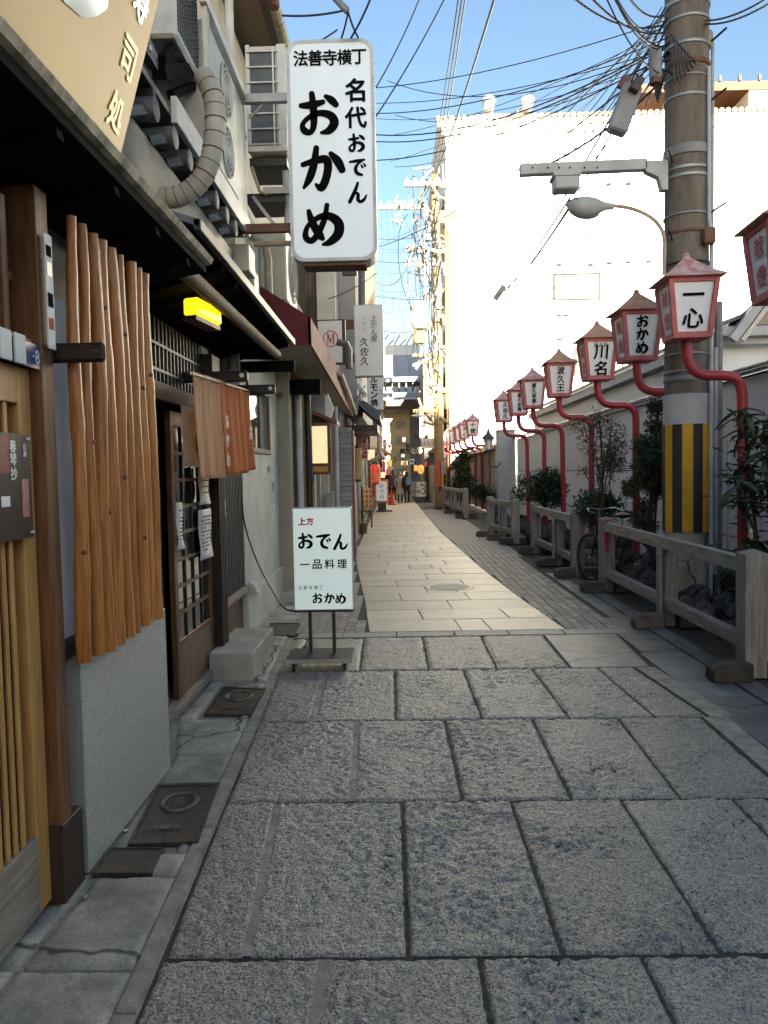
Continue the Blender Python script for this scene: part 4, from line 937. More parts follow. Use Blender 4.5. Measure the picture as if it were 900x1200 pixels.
# ================================================================== LEFT: house with the red awning
E = thing('awning_house', 'pale building with a dark red awning over a recessed entrance', 'building', (-1.4, 12, 0))
box('return_wall', 'beige_wall', E, -1.95, -1.37, 9.74, 10.0, -.02, 2.9, .004)
box('wall', 'beige_wall', E, -4.5, -1.60, 10.0, 14.5, -.02, 4.39)
box('ochre_strip', 'ochre_wall', E, -1.62, -1.32, 10.95, 11.10, 0, 2.75); box('cream_strip', 'cream_wall', E, -1.62, -1.25, 11.4, 11.6, 0, 2.75)
box('wood_strip', 'worn_wood', E, -1.62, -1.38, 10.55, 10.62, 0, 2.75); box('grey_strip', 'shutter', E, -1.62, -1.22, 11.9, 12.05, 0, 2.75)
box('pale_door', 'cream_wall', E, -1.62, -1.14, 12.5, 12.6, .1, 2.3); box('door_threshold', 'polished_granite', E, -1.6, -1.2, 9.5, 11.0, -.01, .12, .01); box('door_threshold', 'polished_granite', E, -1.6, -1.35, 10.2, 11.0, .12, .22, .01)
MB().tube([(-1.29, 10.05, 0), (-1.29, 10.05, 2.72)], .042, 10).build('downpipe', 'pvc', E, smooth=True)
MB().tube([(-1.20, 10.3, 0), (-1.20, 10.3, 2.70)], .045, 10).build('downpipe', 'black_metal', E, smooth=True)
MB().tube([(-1.02, 12.8, 0), (-1.02, 12.8, 2.70)], .03, 8).build('downpipe', 'pvc', E, smooth=True)
t = MB().tube([P(328, 463, 9.73), P(328, 463, 9.70)], .04, 12).build('vent_plug', 'rust', E)
w0 = P(305, 335, 8.3); w1 = P(364, 372, 8.3); w2 = P(365, 404, 8.3); w3 = P(302, 404, 8.3)
f0, f1 = P(413, 462, 15.5), P(413.5, 488, 15.5)
AW = thing('awning', 'dark red fabric awning with a brown fascia jutting out over the entrance', 'awning', (w2.x - .3, 8.3, w2.z))
b0, b3 = w0 + Vector((-.15, 7.2, 0)), w3 + Vector((-.15, 7.2, 0))
MB().quad(w0, w1, f0, b0).build('top_cloth', 'awning_red', AW); MB().prism([w0, w1, w2, w3], (0, .03, 0)).build('end_cloth', 'awning_red', AW)
MB().add([w1, w2, f1, f0] + [p + Vector((-.03, 0, 0)) for p in (w1, w2, f1, f0)], [(0, 1, 2, 3), (7, 6, 5, 4), (0, 4, 5, 1), (1, 5, 6, 2), (2, 6, 7, 3), (3, 7, 4, 0)]).build('fascia', 'awning_fascia', AW)
MB().quad(w3 + Vector((0, .03, .02)), w2 + Vector((-.03, .03, .02)), f1 + Vector((-.03, 0, .02)), b3 + Vector((0, 0, .02))).build('soffit', 'beige_wall', AW)
MB().tube([w2 + Vector((.05, 3.5, .14)), f1 + Vector((.06, -.1, .05))], .045, 8).build('gutter_pipe', 'pvc_tan', AW)
MB().box(-1.62, -.98, 9.85, 10.05, 2.62, 2.80).build('beam', 'soffit_black', AW)
# bent dark duct over the fascia
p = [P(395, 401, 11), P(406, 403, 11), P(409, 410, 11), P(409, 432, 11)]
tag(MB().tube(p, .05, 8).build('bent_pipe', 'grey_sheet', smooth=True), 'dark bent pipe standing on the brown awning fascia under the round logo sign', 'pipe')
# round-logo sign
Ym = 12.0; a0, a1 = RC(373, 425, 401, 376, Ym)
t = thing('hanging_signboard', 'small white sign with a red letter in a red circle above the awning', 'signboard', (a0.x, Ym, a0.z))
box('cabinet', 'black_metal', t, a0.x - .02, a1.x + .05, Ym, Ym + .14, a0.z - .02, a1.z + .02); box('face', 'sign_plain', t, a0.x, a1.x, Ym - .006, Ym - .001, a0.z, a1.z)
cc = P(387.5, 397, Ym); r_ = 8.5 * Ym / FOC
MB().tube([(cc.x + r_ * math.cos(k * .2094), Ym - .010, cc.z + r_ * 1.05 * math.sin(k * .2094)) for k in range(31)], .008, 5).build('ring', 'ink_red', t)
MB().bar((cc.x - .045, Ym - .01, cc.z - .085), (cc.x - .045, Ym - .01, cc.z + .085), .006, .012).bar((cc.x + .045, Ym - .012, cc.z - .085), (cc.x + .045, Ym - .012, cc.z + .085), .006, .018).bar((cc.x - .045, Ym - .014, cc.z + .085), (cc.x, Ym - .014, cc.z - .06), .006, .018).bar((cc.x + .045, Ym - .016, cc.z + .085), (cc.x, Ym - .016, cc.z - .06), .006, .01).build('logo_letter', 'ink_red', t)
# wooden lantern box and white flags above it
Yl = 11.0; a0, a1 = RC(364, 556, 386, 496, Yl)
t = thing('wall_lantern', 'wood framed box lantern with a glowing cream panel under the awning', 'lantern', (a0.x, Yl, a0.z))
fr = MB()
fw = .025
for xx in (a0.x, a1.x): fr.box(xx - fw, xx + fw, Yl - .02, Yl + .03, a0.z, a1.z)
for zz in (a0.z + .02, a0.z + .14, a1.z - .02): fr.box(a0.x + fw, a1.x - fw, Yl - .018, Yl + .03, zz - .02, zz + .02)
fr.build('frame', 'brown_wood', t); box('lower_board', 'honey_wood', t, a0.x + fw, a1.x - fw, Yl - .008, Yl + .02, a0.z + .04, a0.z + .12)
box('panel', 'lantern_paper', t, a0.x + fw, a1.x - fw, Yl - .006, Yl + .02, a0.z + .16, a1.z - .04); box('body', 'brown_wood', t, a0.x, a1.x, Yl + .03, Yl + .30, a0.z, a1.z)
MB().prism([(a0.x - .06, Yl - .05, a1.z + .17), (a1.x + .12, Yl - .05, a1.z - .02), (a1.x + .12, Yl - .05, a1.z + .03), (a0.x - .06, Yl - .05, a1.z + .23)], (0, .45, 0)).build('roof', 'brown_wood', t)
t = thing('bracket_sign', 'pale grey board with a white pleated edge hung just under the awning soffit', 'signboard', P(380, 480, 11.3))
a0, a1 = RC(366, 497, 381, 462, 11.3); box('board', 'shutter', t, a0.x, a1.x, 11.3, 11.36, a0.z, a1.z); MB().prism([P(381, 497, 11.3), P(387, 494, 11.3), P(391, 478, 11.3), P(384, 461, 11.3), P(381, 466, 11.3)], (0, .05, 0)).build('pleated_edge', 'sign_plain', t)
a0, a1 = RC(381, 595, 391, 577, 12.2)
tag(MB().box(a0.x, a1.x, 12.2, 12.35, a0.z, a1.z).build('meter_box', 'shutter', bevel=.006), 'pale grey box low on the entrance wall behind the standing sign', 'meter box')
# ================================================================== LEFT: farther shops
def pbox(mb, px0, py0, px1, py1, Y, dep):
    a, b = RC(px0, py1, px1, py0, Y); return mb.box(min(a.x, b.x), max(a.x, b.x), Y, Y + dep, a.z, b.z)
F = thing('shuttered_shop', 'tall shop building with grey shutter cladding and weathered board upper wall', 'building', (-1.3, 15, 0))
box('wall', 'far_grey', F, -6, -1.15, 14.6, 27.5, -.02, 6.4)
box('rear_tower', 'cream_wall', F, -6, -2.25, 14.6, 20, 6.4, 9.78)
sh = box('shutter', 'shutter', F, -1.12, -.88, 14.5, 14.62, -.02, 2.45)
for i in range(24): box('shutter_slat', 'shutter', sh, -1.118, -.882, 14.475, 14.499, .05 + i * .1, .125 + i * .1, .006)
box('tile_pier', 'awning_fascia', F, -.88, -.84, 14.5, 14.9, 0, 2.4)
m = MB()
for i in range(9): box('weatherboard', 'board_brown', F, -2.15 + i * .075, -2.15 + i * .075 + .07, 14.52 + .006 * (i % 2), 14.58, 3.2, 6.4)
box('white_pilaster', 'white_stucco', F, -1.46, -1.12, 14.45, 14.60, 3.1, 6.4); box('grey_wall', 'far_grey', F, -1.15, -.82, 16, 27.5, 2.9, 6.4)
MB().tube([P(424, 400, 16), P(424, 300, 16)], .075, 10).build('dark_downpipe', 'grey_sheet', F); box('brown_corner', 'board_brown', F, -1.6, -.70, 25.5, 27.6, 3, 9.3)
MB().prism([(-6, 14.4, 9.8), (-2.2, 14.4, 9.8), (-2.2, 14.4, 10.6), (-6, 14.4, 11.6)], (0, 6, 0)).build('blue_roof', 'blue_roof', F)
box('roof_gable', 'cream_wall', F, -2.5, -2.24, 14.36, 14.39, 9.6, 10.4)
MB().bar((-1.9, 14.45, 3.0), (-1.55, 14.45, 4.9), .05, .08).build('black_strut', 'black_metal', F)
pb = MB(); pbox(pb, 401, 312, 418, 322, 14.3, .1); pb.build('window_ledge', 'black_metal', F)
# sign with the two columns of brush script
Yk = 14.0; a0, a1 = RC(416, 440, 448, 358, Yk)
t = thing('hanging_signboard', 'white box sign with two columns of thin black brush script hung beyond the awning', 'signboard', (a0.x, Yk, a0.z))
box('cabinet', 'steel', t, a0.x - .015, a1.x + .015, Yk, Yk + .22, a0.z - .015, a1.z + .015); box('face', 'sign_plain', t, a0.x, a1.x, Yk - .005, Yk - .001, a0.z, a1.z)
kx = Yk / FOC
def sk(px, py): p = P(px, py, Yk); return (p.x, Yk - .006, p.z)
write(t, '上かん屋', sk(438, 385), X_, Z_, 8.2 * kx, 'ink', pitch=.95, bold=.0, shear=.15, brush=False)
write(t, '久佐久', sk(427, 412), X_, Z_, 11 * kx, 'ink', pitch=1.0, bold=.005, shear=.15); write(t, 'くさく', sk(427, 379), X_, Z_, 3.2 * kx, 'ink', pitch=1.9, bold=0, shear=.1)
for py in (379, 419): p = P(416, py, Yk); box('bracket', 'rust', t, -1.2, a0.x - .016, Yk + .05, Yk + .12, p.z - .08, p.z + .08)
# sign below it
Yk = 18.0; a0, a1 = RC(431, 480, 449, 441, Yk); kx = Yk / FOC
t = thing('hanging_signboard', 'white upright sign with bold black katakana just under the brush script box sign', 'signboard', (a0.x, Yk, a0.z))
box('cabinet', 'black_metal', t, a0.x - .01, a1.x + .01, Yk, Yk + .2, a0.z, a1.z + .3); box('face', 'sign_plain', t, a0.x, a1.x, Yk - .005, Yk - .001, a0.z, a1.z + .3); box('red_foot', 'ink_red', t, a1.x - .06, a1.x, Yk - .01, Yk - .006, a0.z - .16, a0.z - .02)
p = P(439.5, 459, Yk); write(t, 'ホルモン焼', (p.x - .02, Yk - .006, p.z + .10), X_, Z_, 8.8 * kx, 'ink', pitch=1.0, bold=.03); p = P(446, 461, Yk); write(t, 'ミソノ', (p.x, Yk - .006, p.z), X_, Z_, 4 * kx, 'ink', bold=0)
# little grey roof
q0, q1, q2, q3 = P(408, 457, 16), P(445, 482, 16.5), P(446, 494, 16.5), P(408, 474, 16)
t = thing('canopy_roof', 'small blue grey sheet canopy sloping out below the brush script sign', 'canopy', q0)
MB().prism([q0, q1, q2, q1 + Vector((-.1, 0, -.16)), q0 + Vector((0, 0, -.12))], (0, 2.2, 0)).build('roof', 'roof_slate', t); MB().tube([q1, q1 + Vector((0, 2.2, 0))], .05, 8).build('edge_roll', 'roof_slate', t)
box('under_beam', 'black_metal', t, -1.1, q1.x - .05, 16.3, 18.4, q2.z - .22, q2.z - .08)
for i, px in enumerate((424, 430, 436)):
    for py in (472, 478): pass
lp = thing('spotlight', 'small white spotlight cluster on the wall beside the white katakana sign', 'spotlight', P(422, 455, 15.8))
for px, py in ((420, 452), (424, 458), (423, 466), (427, 462)):
    p = P(px, py, 15.6); MB().lathe([(.03, -.06), (.055, -.03), (.06, .03), (.03, .06)], p, 10).build('lamp_head', 'sign_plain', lp, smooth=True)
MB().bar(P(416, 470, 15.7), P(428, 452, 15.7), .02, .02).build('bar', 'black_metal', lp)
# yellow paper lantern, red banners, red lantern
def paper_lantern(name, label, px0, py0, px1, py1, Y, m, band, barrel):
    a, b = RC(px0, py1, px1, py0, Y); cx, r, h = (a.x + b.x) / 2, (b.x - a.x) / 2, b.z - a.z
    t = thing(name, label, 'paper lantern', (cx, Y, a.z))
    prof = []
    for k in range(17): zz = h * k / 16; rr = r * (1 - barrel * (2 * zz / h - 1) ** 4) * (1 - (.02 if k % 2 else 0)); prof.append((rr, zz))
    MB().lathe(prof, (cx, Y, a.z), 18).build('body', m, t, smooth=True)
    for z in (a.z - .05, b.z): MB().lathe([(r * (.8 - barrel * .5), 0), (r * (.8 - barrel * .5), .05)], (cx, Y, z), 16).build('cap', 'black_metal', t)
    MB().tube([(cx, Y, b.z + .05), (cx, Y, b.z + .3)], .01, 5).build('hook', 'black_metal', t)
    if band: MB().lathe([(r * 1.01, h * .12), (r * 1.015, h * .55)], (cx, Y, a.z), 18).build('pale_band', 'noren_cream', t)
    return t
paper_lantern('paper_lantern', 'straight tan paper lantern hanging beside the grey shutter', 413, 525, 424, 562, 17, 'paper_lantern', False, .06)
paper_lantern('paper_lantern', 'glowing red paper lantern with a pale belly behind the menu stand', 434, 544, 446, 566, 27, 'red_lantern', True, .35)
t = thing('red_banner', 'red cloth banners with white lettering hanging above the tan paper lantern', 'banner', P(423, 530, 18.5))
for px0, px1, py0, py1, tx in ((417, 424, 508, 530, 'おでん'), (425, 430, 506, 537, '串かつ')):
    m = MB(); pbox(m, px0, py0, px1, py1, 18.5, .02); m.build('banner', 'ink_red', t); p = P((px0 + px1) / 2, (py0 + py1) / 2, 18.49); write(t, tx, p, X_, Z_, (py1 - py0) / 3.4 * 18.5 / FOC, 'ink_white', bold=.02, brush=False)
t = thing('side_awning', 'small tan awning with brown edge sticking out over the lane above the red lantern', 'awning', P(455, 530, 29))
MB().prism([P(447, 524, 29), P(463, 534, 29), P(463, 539, 29), P(461, 536, 29), P(447, 528, 29)], (0, 3, 0)).build('cloth', 'paper_lantern', t); MB().bar(P(463, 535, 28.95), P(463, 541, 28.95), .06, .05).build('edge', 'brown_wood', t)
p = [P(444, 502, 22), P(444, 534, 22), P(441, 540, 22), P(434, 540, 22)]
tag(MB().tube([p[0] + Vector((-.12, 0, 0)), p[0]] + bez(p[0] + (p[1] - p[0]) * .8, p[1], p[2], p[3], 6), .06, 10).build('vent_pipe', 'pvc_tan', smooth=True), 'cream bent vent pipe beside the red banners', 'pipe')
t = thing('wall_sign', 'small pale lit sign between the red banners and the red lantern', 'signboard', P(436, 530, 24)); m = MB(); pbox(m, 431, 527, 439, 539, 24, .1); m.build('face', 'lantern_paper', t)
# shop fronts under them
S = thing('snack_shop', 'cluttered open shopfront with brown timber and warm lights under the canopy', 'shop', (-1.2, 22, 0))
for i, (y0, y1, x, m_) in enumerate(((16.6, 18.6, -1.1, 'far_brown'), (18.6, 21, -1.05, 'beige_wall'), (21, 24, -1.12, 'board_brown'), (24, 27.4, -1.1, 'cream_wall'))): box('front_panel', m_, S, x - .06, x, y0, y1, 0, 2.8)
for i, y0 in enumerate((17.0, 19.2, 21.6, 24.8)): box('doorway', 'seam_dark', S, -1.04, -1.03, y0, y0 + 1.1, .05, 2.0); box('door_rail', 'brown_wood', S, -1.03, -.99, y0 - .05, y0 + 1.15, 2.0, 2.1)
# menu stands
t = thing('menu_board', 'tan menu board on a wooden easel beside the potted plant', 'menu board', P(429, 610, 22)); a0, a1 = RC(422, 598, 436, 572, 22)
MB().prism([(a0.x, 22, a0.z), (a1.x, 22, a0.z - .02), (a1.x, 22.1, a1.z), (a0.x, 22.1, a1.z + .02)], (0, .03, 0)).build('board', 'noren_cream', t)
for i in range(4):
    for j in range(3): MB().box(a0.x + .07 + j * .11, a0.x + .10 + j * .11, 21.97, 21.985 + .02 * i * .3, a1.z - .14 - i * .14, a1.z - .06 - i * .14).build('writing', 'ink', t)
for xx in (a0.x + .03, a1.x - .03): MB().bar((xx, 21.95, 0), (xx, 22.15, a1.z + .05), .035, .035).build('leg', 'brown_wood', t); MB().bar((xx, 22.5, 0), (xx, 22.2, a1.z), .03, .03).build('leg', 'brown_wood', t)
Yn = 31.0; a0, a1 = RC(441, 587, 453.5, 564, Yn)
t = thing('menu_stand', 'white lit menu stand in a brown frame in front of the red lantern', 'menu stand', ((a0.x + a1.x) / 2, Yn, 0))
m = MB().box(a0.x - .06, a0.x, Yn, Yn + .1, a0.z - .08, a1.z + .08).box(a1.x, a1.x + .06, Yn, Yn + .1, a0.z - .08, a1.z + .08).box(a0.x, a1.x, Yn + .002, Yn + .1, a1.z, a1.z + .07).box(a0.x, a1.x, Yn + .002, Yn + .1, a0.z - .07, a0.z); m.build('frame', 'noren_orange', t)
box('face', 'sign_face', t, a0.x, a1.x, Yn + .03, Yn + .08, a0.z, a1.z); write(t, 'はせ川', ((a0.x + a1.x) / 2, Yn + .02, (a0.z + a1.z) / 2), X_, Z_, .17, 'ink_blue', pitch=1.3, bold=0, brush=False)
box('base', 'black_metal', t, a0.x + .05, a1.x - .05, Yn + .02, Yn + .3, .05, a0.z - .07); box('foot', 'black_metal', t, a0.x - .02, a1.x + .2, Yn - .15, Yn + .35, 0, .05)
def potted(name, label, x, y, h, r, m='leaf_small', n=160):
    t = thing(name, label, 'plant', (x, y, 0)); MB().lathe([(r * .4, 0), (r * .55, h * .3), (r * .6, h * .32)], (x, y, 0), 12).build('pot', 'rust', t)
    lm = MB()
    for _ in range(n):
        d = Vector((random.gauss(0, 1), random.gauss(0, 1), random.gauss(0, 1))).normalized() * r * random.random() ** .4; c = Vector((x, y, h * .72)) + Vector((d.x, d.y, d.z * h * .32 / r)); leaf(lm, c, random.uniform(.05, .1))
    lm.build('foliage', m, t)
def leaf(mb, c, L, dirv=None, wr=.38):
    d = Vector(dirv) if dirv is not None else Vector((random.gauss(0, 1), random.gauss(0, 1), random.gauss(.1, .7)))
    d.normalize(); s = d.cross(Vector((random.gauss(0, .4), random.gauss(0, .4), 1)))
    if s.length < 1e-3: s = Vector((1, 0, 0))
    s.normalize(); n_ = s.cross(d); w_ = L * wr
    mb.add([c, c + d * L * .5 + s * w_ / 2 + n_ * L * .06, c + d * L - n_ * L * .08, c + d * L * .5 - s * w_ / 2 + n_ * L * .06], [(0, 1, 2), (0, 2, 3)])
potted('potted_plant', 'leafy potted plant at the foot of the shutter behind the standing sign', P(425, 604, 20).x, 20, .85, .24)

# ================================================================== RIGHT: planting bed, fence
bed = setting(MB().add([(2.60, 3, -.02), (4.1, 3, -.02), (4.1, 29, -.02), (2.4, 29, -.02), (2.4, 18, -.02), (2.62, 12, -.02)], [(0, 1, 2, 3, 4, 5)]).build('planting_bed', 'soil'))
def rock_mesh(seed):
    rng = random.Random(seed); import bmesh; bm = bmesh.new(); bmesh.ops.create_icosphere(bm, subdivisions=2, radius=1)
    off = Vector((rng.uniform(0, 50),) * 3)
    from mathutils import noise
    for v in bm.verts: v.co *= 1 + .45 * noise.noise(v.co * 1.3 + off) + .22 * noise.noise(v.co * 3.1 + off)
    me = bpy.data.meshes.new('rock'); bm.to_mesh(me); bm.free(); me.materials.append(K['rock']); return me
rms = [rock_mesh(i) for i in range(6)]
def rock(x, y, z, s):
    o = bpy.data.objects.new('rock', random.choice(rms)); COL.objects.link(o); o.location = (x, y, z); o.rotation_euler = [random.uniform(0, 6) for _ in range(3)]; o.scale = (s * random.uniform(.8, 1.3), s * random.uniform(.8, 1.3), s * random.uniform(.6, .9))
    tag(o, 'rough dark garden rock in the bed behind the weathered timber fence', 'rock', 'rocks in the planting bed')
rr = random.Random(5)
for i in range(95):
    y = 4.6 + 9 * rr.random() ** 1.1; b = rr.random(); x = 2.86 + b * 1.0
    rock(x, y, .04 + .34 * b * rr.random() + .12 * b, rr.uniform(.09, .21))
for i in range(24): rock(2.75 + rr.random() * 1.0, 14 + rr.random() * 12, .06 + .2 * rr.random(), rr.uniform(.12, .26))
def post_mesh(c, h, s, m, parent, name='post', cap=True):
    x, y = c; mb = MB(); k = s / 2
    mb.add([(x - k, y - k, 0), (x + k, y - k, 0), (x + k, y + k, 0), (x - k, y + k, 0), (x - k, y - k, h - .035), (x + k, y - k, h - .035), (x + k, y + k, h - .035), (x - k, y + k, h - .035), (x, y, h)],
           [(0, 3, 2, 1), (0, 1, 5, 4), (1, 2, 6, 5), (2, 3, 7, 6), (3, 0, 4, 7), (4, 5, 8), (5, 6, 8), (6, 7, 8), (7, 4, 8)])
    return mb.build(name, m, parent, bevel=.006)
def fence(label, p0, p1, mids=(.5,), s=.175, h=.97, pickets=0):
    p0, p1 = Vector((*p0, 0)), Vector((*p1, 0)); t = thing('timber_fence', label, 'fence', tuple(p0), 'timber fence sections along the bed')
    d = (p1 - p0).normalized(); nrm_ = Vector((d.y, -d.x, 0))
    for p in (p0, p1): post_mesh((p.x, p.y), h, s, 'fence_wood', t)
    for k in mids:
        p = p0.lerp(p1, k); post_mesh((p.x + .04, p.y), h - .16, s * .72, 'fence_wood', t, 'middle_post')
        o = MB().obox(p + Vector((-.075, -.03, h * .42)), (.012, 0, 0), (0, .055, 0), (0, 0, h * .40)).build('front_board', 'fence_rail', t, bevel=.004)
    MB().bar(p0 + Vector((-.02, 0, h - .13)) + d * s * .5, p1 + Vector((-.02, 0, h - .13)) - d * s * .5, .075, .12).build('rail', 'fence_rail', t, bevel=.006)
    for a, b in zip([0, *mids], [*mids, 1]):
        q0, q1 = p0.lerp(p1, a) + d * s * .45, p0.lerp(p1, b) - d * s * .4; MB().bar(q0 + Vector((0, 0, .24)), q1 + Vector((0, 0, .24)), .08, .11).build('bottom_rail', 'fence_rail', t, bevel=.005)
    for k in [0, *mids, 1]:
        p = p0.lerp(p1, k); w_ = .36
        for sg_ in (-1, 1):
            x0, x1 = (p.x - w_, p.x - s * .42) if sg_ < 0 else (p.x + s * .42, p.x + w_)
            e = .05; pr = [(x0, 0, 0), (x1, 0, 0), (x1, 0, .135), (x0 + (e if sg_ < 0 else 0), 0, .135), (x0, 0, .09)] if sg_ < 0 else [(x0, 0, 0), (x1, 0, 0), (x1, 0, .09), (x1 - e, 0, .135), (x0, 0, .135)]
            MB().prism([(a, p.y - .20, c + .004) for a, b, c in pr], (0, .18, 0)).build('foot', 'fence_foot', t, bevel=.008)
    for i in range(pickets):
        p = p0.lerp(p1, (i + 1) / (pickets + 1)); o = MB().obox(p + Vector((0, 0, h * .5)), (.02, 0, 0), (0, .06, 0), (0, 0, h * .38)).build('picket', 'fence_wood', t)
    return t
fence('long weathered timber fence section in front of the striped pole, tall square end post nearest', G(881, 792).xy, G(711, 692).xy, (.46,))
fence('weathered fence section just beyond the bicycle, between the red lantern poles', G(677, 675).xy, G(628, 648).xy, (.42,))
fence('short grey fence section beyond the bicycle in front of the low bush', G(604, 637).xy, G(575, 628).xy, (.5,))
fence('far fence section with close upright pickets beside the distant striped pole', G(546, 607).xy, G(520, 597).xy, (.5,), pickets=7, h=1.02)
tag(MB().obox(P(711, 628, 9.85), (.025, 0, 0), (0, .004, 0), (0, 0, .20)).build('red_ribbon', 'cloth_red'), 'red strap tied to the fence post by the bicycle', 'ribbon')

# ================================================================== RIGHT: bicycle
BK = thing('bicycle', 'dark bicycle parked behind the timber fence with its black saddle above the rail', 'bicycle', (2.95, 10.45, 0))
bc = lambda x, y, z: Vector((2.95 + x * .35 + y * .10 - .05, 10.45 - x * .93 + y * .02, z)) + Vector((0, 0, 0))
def wheel(cx):
    w_ = MB().tube([bc(cx + .33 * math.cos(k * .2094), 0, .33 + .33 * math.sin(k * .2094)) for k in range(31)], .02, 6, False).build('wheel', 'rubber', BK, smooth=True)
    MB().tube([bc(cx + .30 * math.cos(k * .2094), 0, .33 + .30 * math.sin(k * .2094)) for k in range(31)], .009, 5, False).build('rim', 'grille_dark', w_)
    sp = MB()
    for k in range(16): sp.tube([bc(cx, 0, .33), bc(cx + .30 * math.cos(k * .3927), 0, .33 + .30 * math.sin(k * .3927))], .002, 3, False)
    sp.build('spokes', 'grille_grey', w_); MB().tube([bc(cx, -.3, .33), bc(cx, .3, .33)], .02, 8).build('hub', 'chrome', w_)
wheel(.50); wheel(-.52)
MB().tube([bc(.18, 0, .82), bc(-.02, 0, .28)], .016, 8).tube([bc(-.02, 0, .28), bc(-.36, 0, .72)], .018, 8).tube([bc(.15, 0, .72), bc(-.36, 0, .80)], .016, 8).tube([bc(-.02, 0, .28), bc(.50, 0, .33)], .011, 6).tube([bc(.16, 0, .74), bc(.50, 0, .33)], .010, 6).tube([bc(-.34, 0, .90), bc(-.42, 0, .60), bc(-.52, 0, .33)], .014, 8).build('frame', 'black_metal', BK, smooth=True)
MB().tube([bc(.18, 0, .82), bc(.20, 0, .93)], .013, 8).build('seat_post', 'chrome', BK)
MB().lathe([(.02, -.03), (.10, -.01), (.11, .02), (.05, .045)], bc(.21, 0, .95), 12, 1.1, 1.3).build('saddle', 'rubber', BK, smooth=True)
MB().tube([bc(-.34, 0, .90), bc(-.32, 0, 1.02)], .013, 8).tube([bc(-.12, -2.6, .99), bc(-.28, -2.0, 1.04), bc(-.32, 0, 1.02), bc(-.28, 2.0, 1.04), bc(-.12, 2.6, .99)], .013, 8).build('handlebar', 'chrome', BK, smooth=True)
for s_ in (-2.6, 2.6): MB().tube([bc(-.14, s_, .995), bc(.0, s_ * 1.02, .98)], .018, 8).build('grip', 'rubber', BK)
MB().lathe([(.09, -.006), (.09, .006)], (0, 0, 0), 16)
MB().tube([bc(-.02, -.6, .28), bc(-.02, -.5, .28)], .09, 18).build('chainring', 'chrome', BK); MB().tube([bc(-.02, -.7, .28), bc(.10, -.75, .16)], .01, 6).build('crank', 'chrome', BK)
MB().tube([bc(.5 + .37 * math.cos(k * .2), 0, .33 + .37 * math.sin(k * .2)) for k in range(1, 14)], .018, 5).build('mudguard', 'black_metal', BK)

# ================================================================== RIGHT: white clad wall and the low annex
WL = thing('panel_wall', 'long pale panelled wall with a row of dark coping tiles behind the lantern poles', 'wall', (4.0, 15, 0))
box('core', 'seam_dark', WL, 4.02, 4.2, 3.0, 26, -.02, 2.7)
zs = [0, .82, 1.62, 2.68]
for j in range(3):
    y = 3.0; k = 0
    while y < 25.9:
        y2 = min(y + 2.3, 26); box('panel', 'clad_white', WL, 4.0 - .004 * j, 4.018, y + .004, y2 - .004, zs[j] + .006, zs[j + 1] - .010); y = y2
MB().prism([(3.90, 3, 2.68), (4.3, 3, 2.80), (4.3, 3, 2.83), (3.90, 3, 2.71)], (0, 23, 0)).build('coping_bed', 'clad_trim', WL)
ct = None
for i in range(50):
    y = 5.2 + i * .42
    if ct is None:
        ct = MB().prism([(3.86, 0, 2.715), (4.28, 0, 2.845), (4.28, 0, 2.885), (3.86, 0, 2.755)], (0, .37, 0)).build('coping_tile', 'coping_tile', WL); MB_me = ct.data; ct.location = (0, y, 0)
        for v in ct.data.vertices: pass
        loc0 = ct.location.copy()
    else: c_ = dup(ct); c_.location = (0, y, 0)

WL.location.z -= .08
AX = thing('annex_building', 'low white annex with pale fascia and gabled dormer showing above the panelled wall', 'building', (6, 14, 0))
box('wall', 'clad_white', AX, 4.75, 16, 11.5, 27, 0, 3.45)
box('front_fascia', 'clad_trim', AX, 4.6, 16, 11.25, 11.34, 3.42, 3.62, .006); box('front_gutter', 'clad_trim', AX, 4.58, 16, 11.12, 11.24, 3.52, 3.66, .01)
box('side_fascia', 'clad_trim', AX, 4.56, 4.66, 11.35, 27, 3.42, 3.60); box('under_eave', 'grille_grey', AX, 4.66, 4.75, 11.5, 27, 3.40, 3.44)
MB().prism([(4.5, 11.1, 3.62), (8, 11.1, 4.9), (8, 11.1, 4.96), (4.5, 11.1, 3.68)], (0, 16, 0)).build('roof', 'roof_slate', AX)
g0, g1 = P(858, 391, 11.0), P(884, 356, 11.0)
MB().bar(g0, g0 + (g1 - g0) * 2.2, .12, .10, (0, 1, 0)).build('gable_barge', 'clad_trim', AX); MB().bar(g0 + Vector((.16, .05, 0)), g0 + (g1 - g0) * 2.2 + Vector((.16, .05, 0)), .06, .05, (0, 1, 0)).build('gable_barge', 'ac_white', AX)
gt = g0 + (g1 - g0) * 2.2
MB().prism([(g0.x + .1, 11.12, 3.67), (gt.x + .2, 11.12, 3.67), (gt.x + .2, 11.12, gt.z)], (0, .5, 0)).build('gable_wall', 'beige_wall', AX)
AX.location.z -= .09
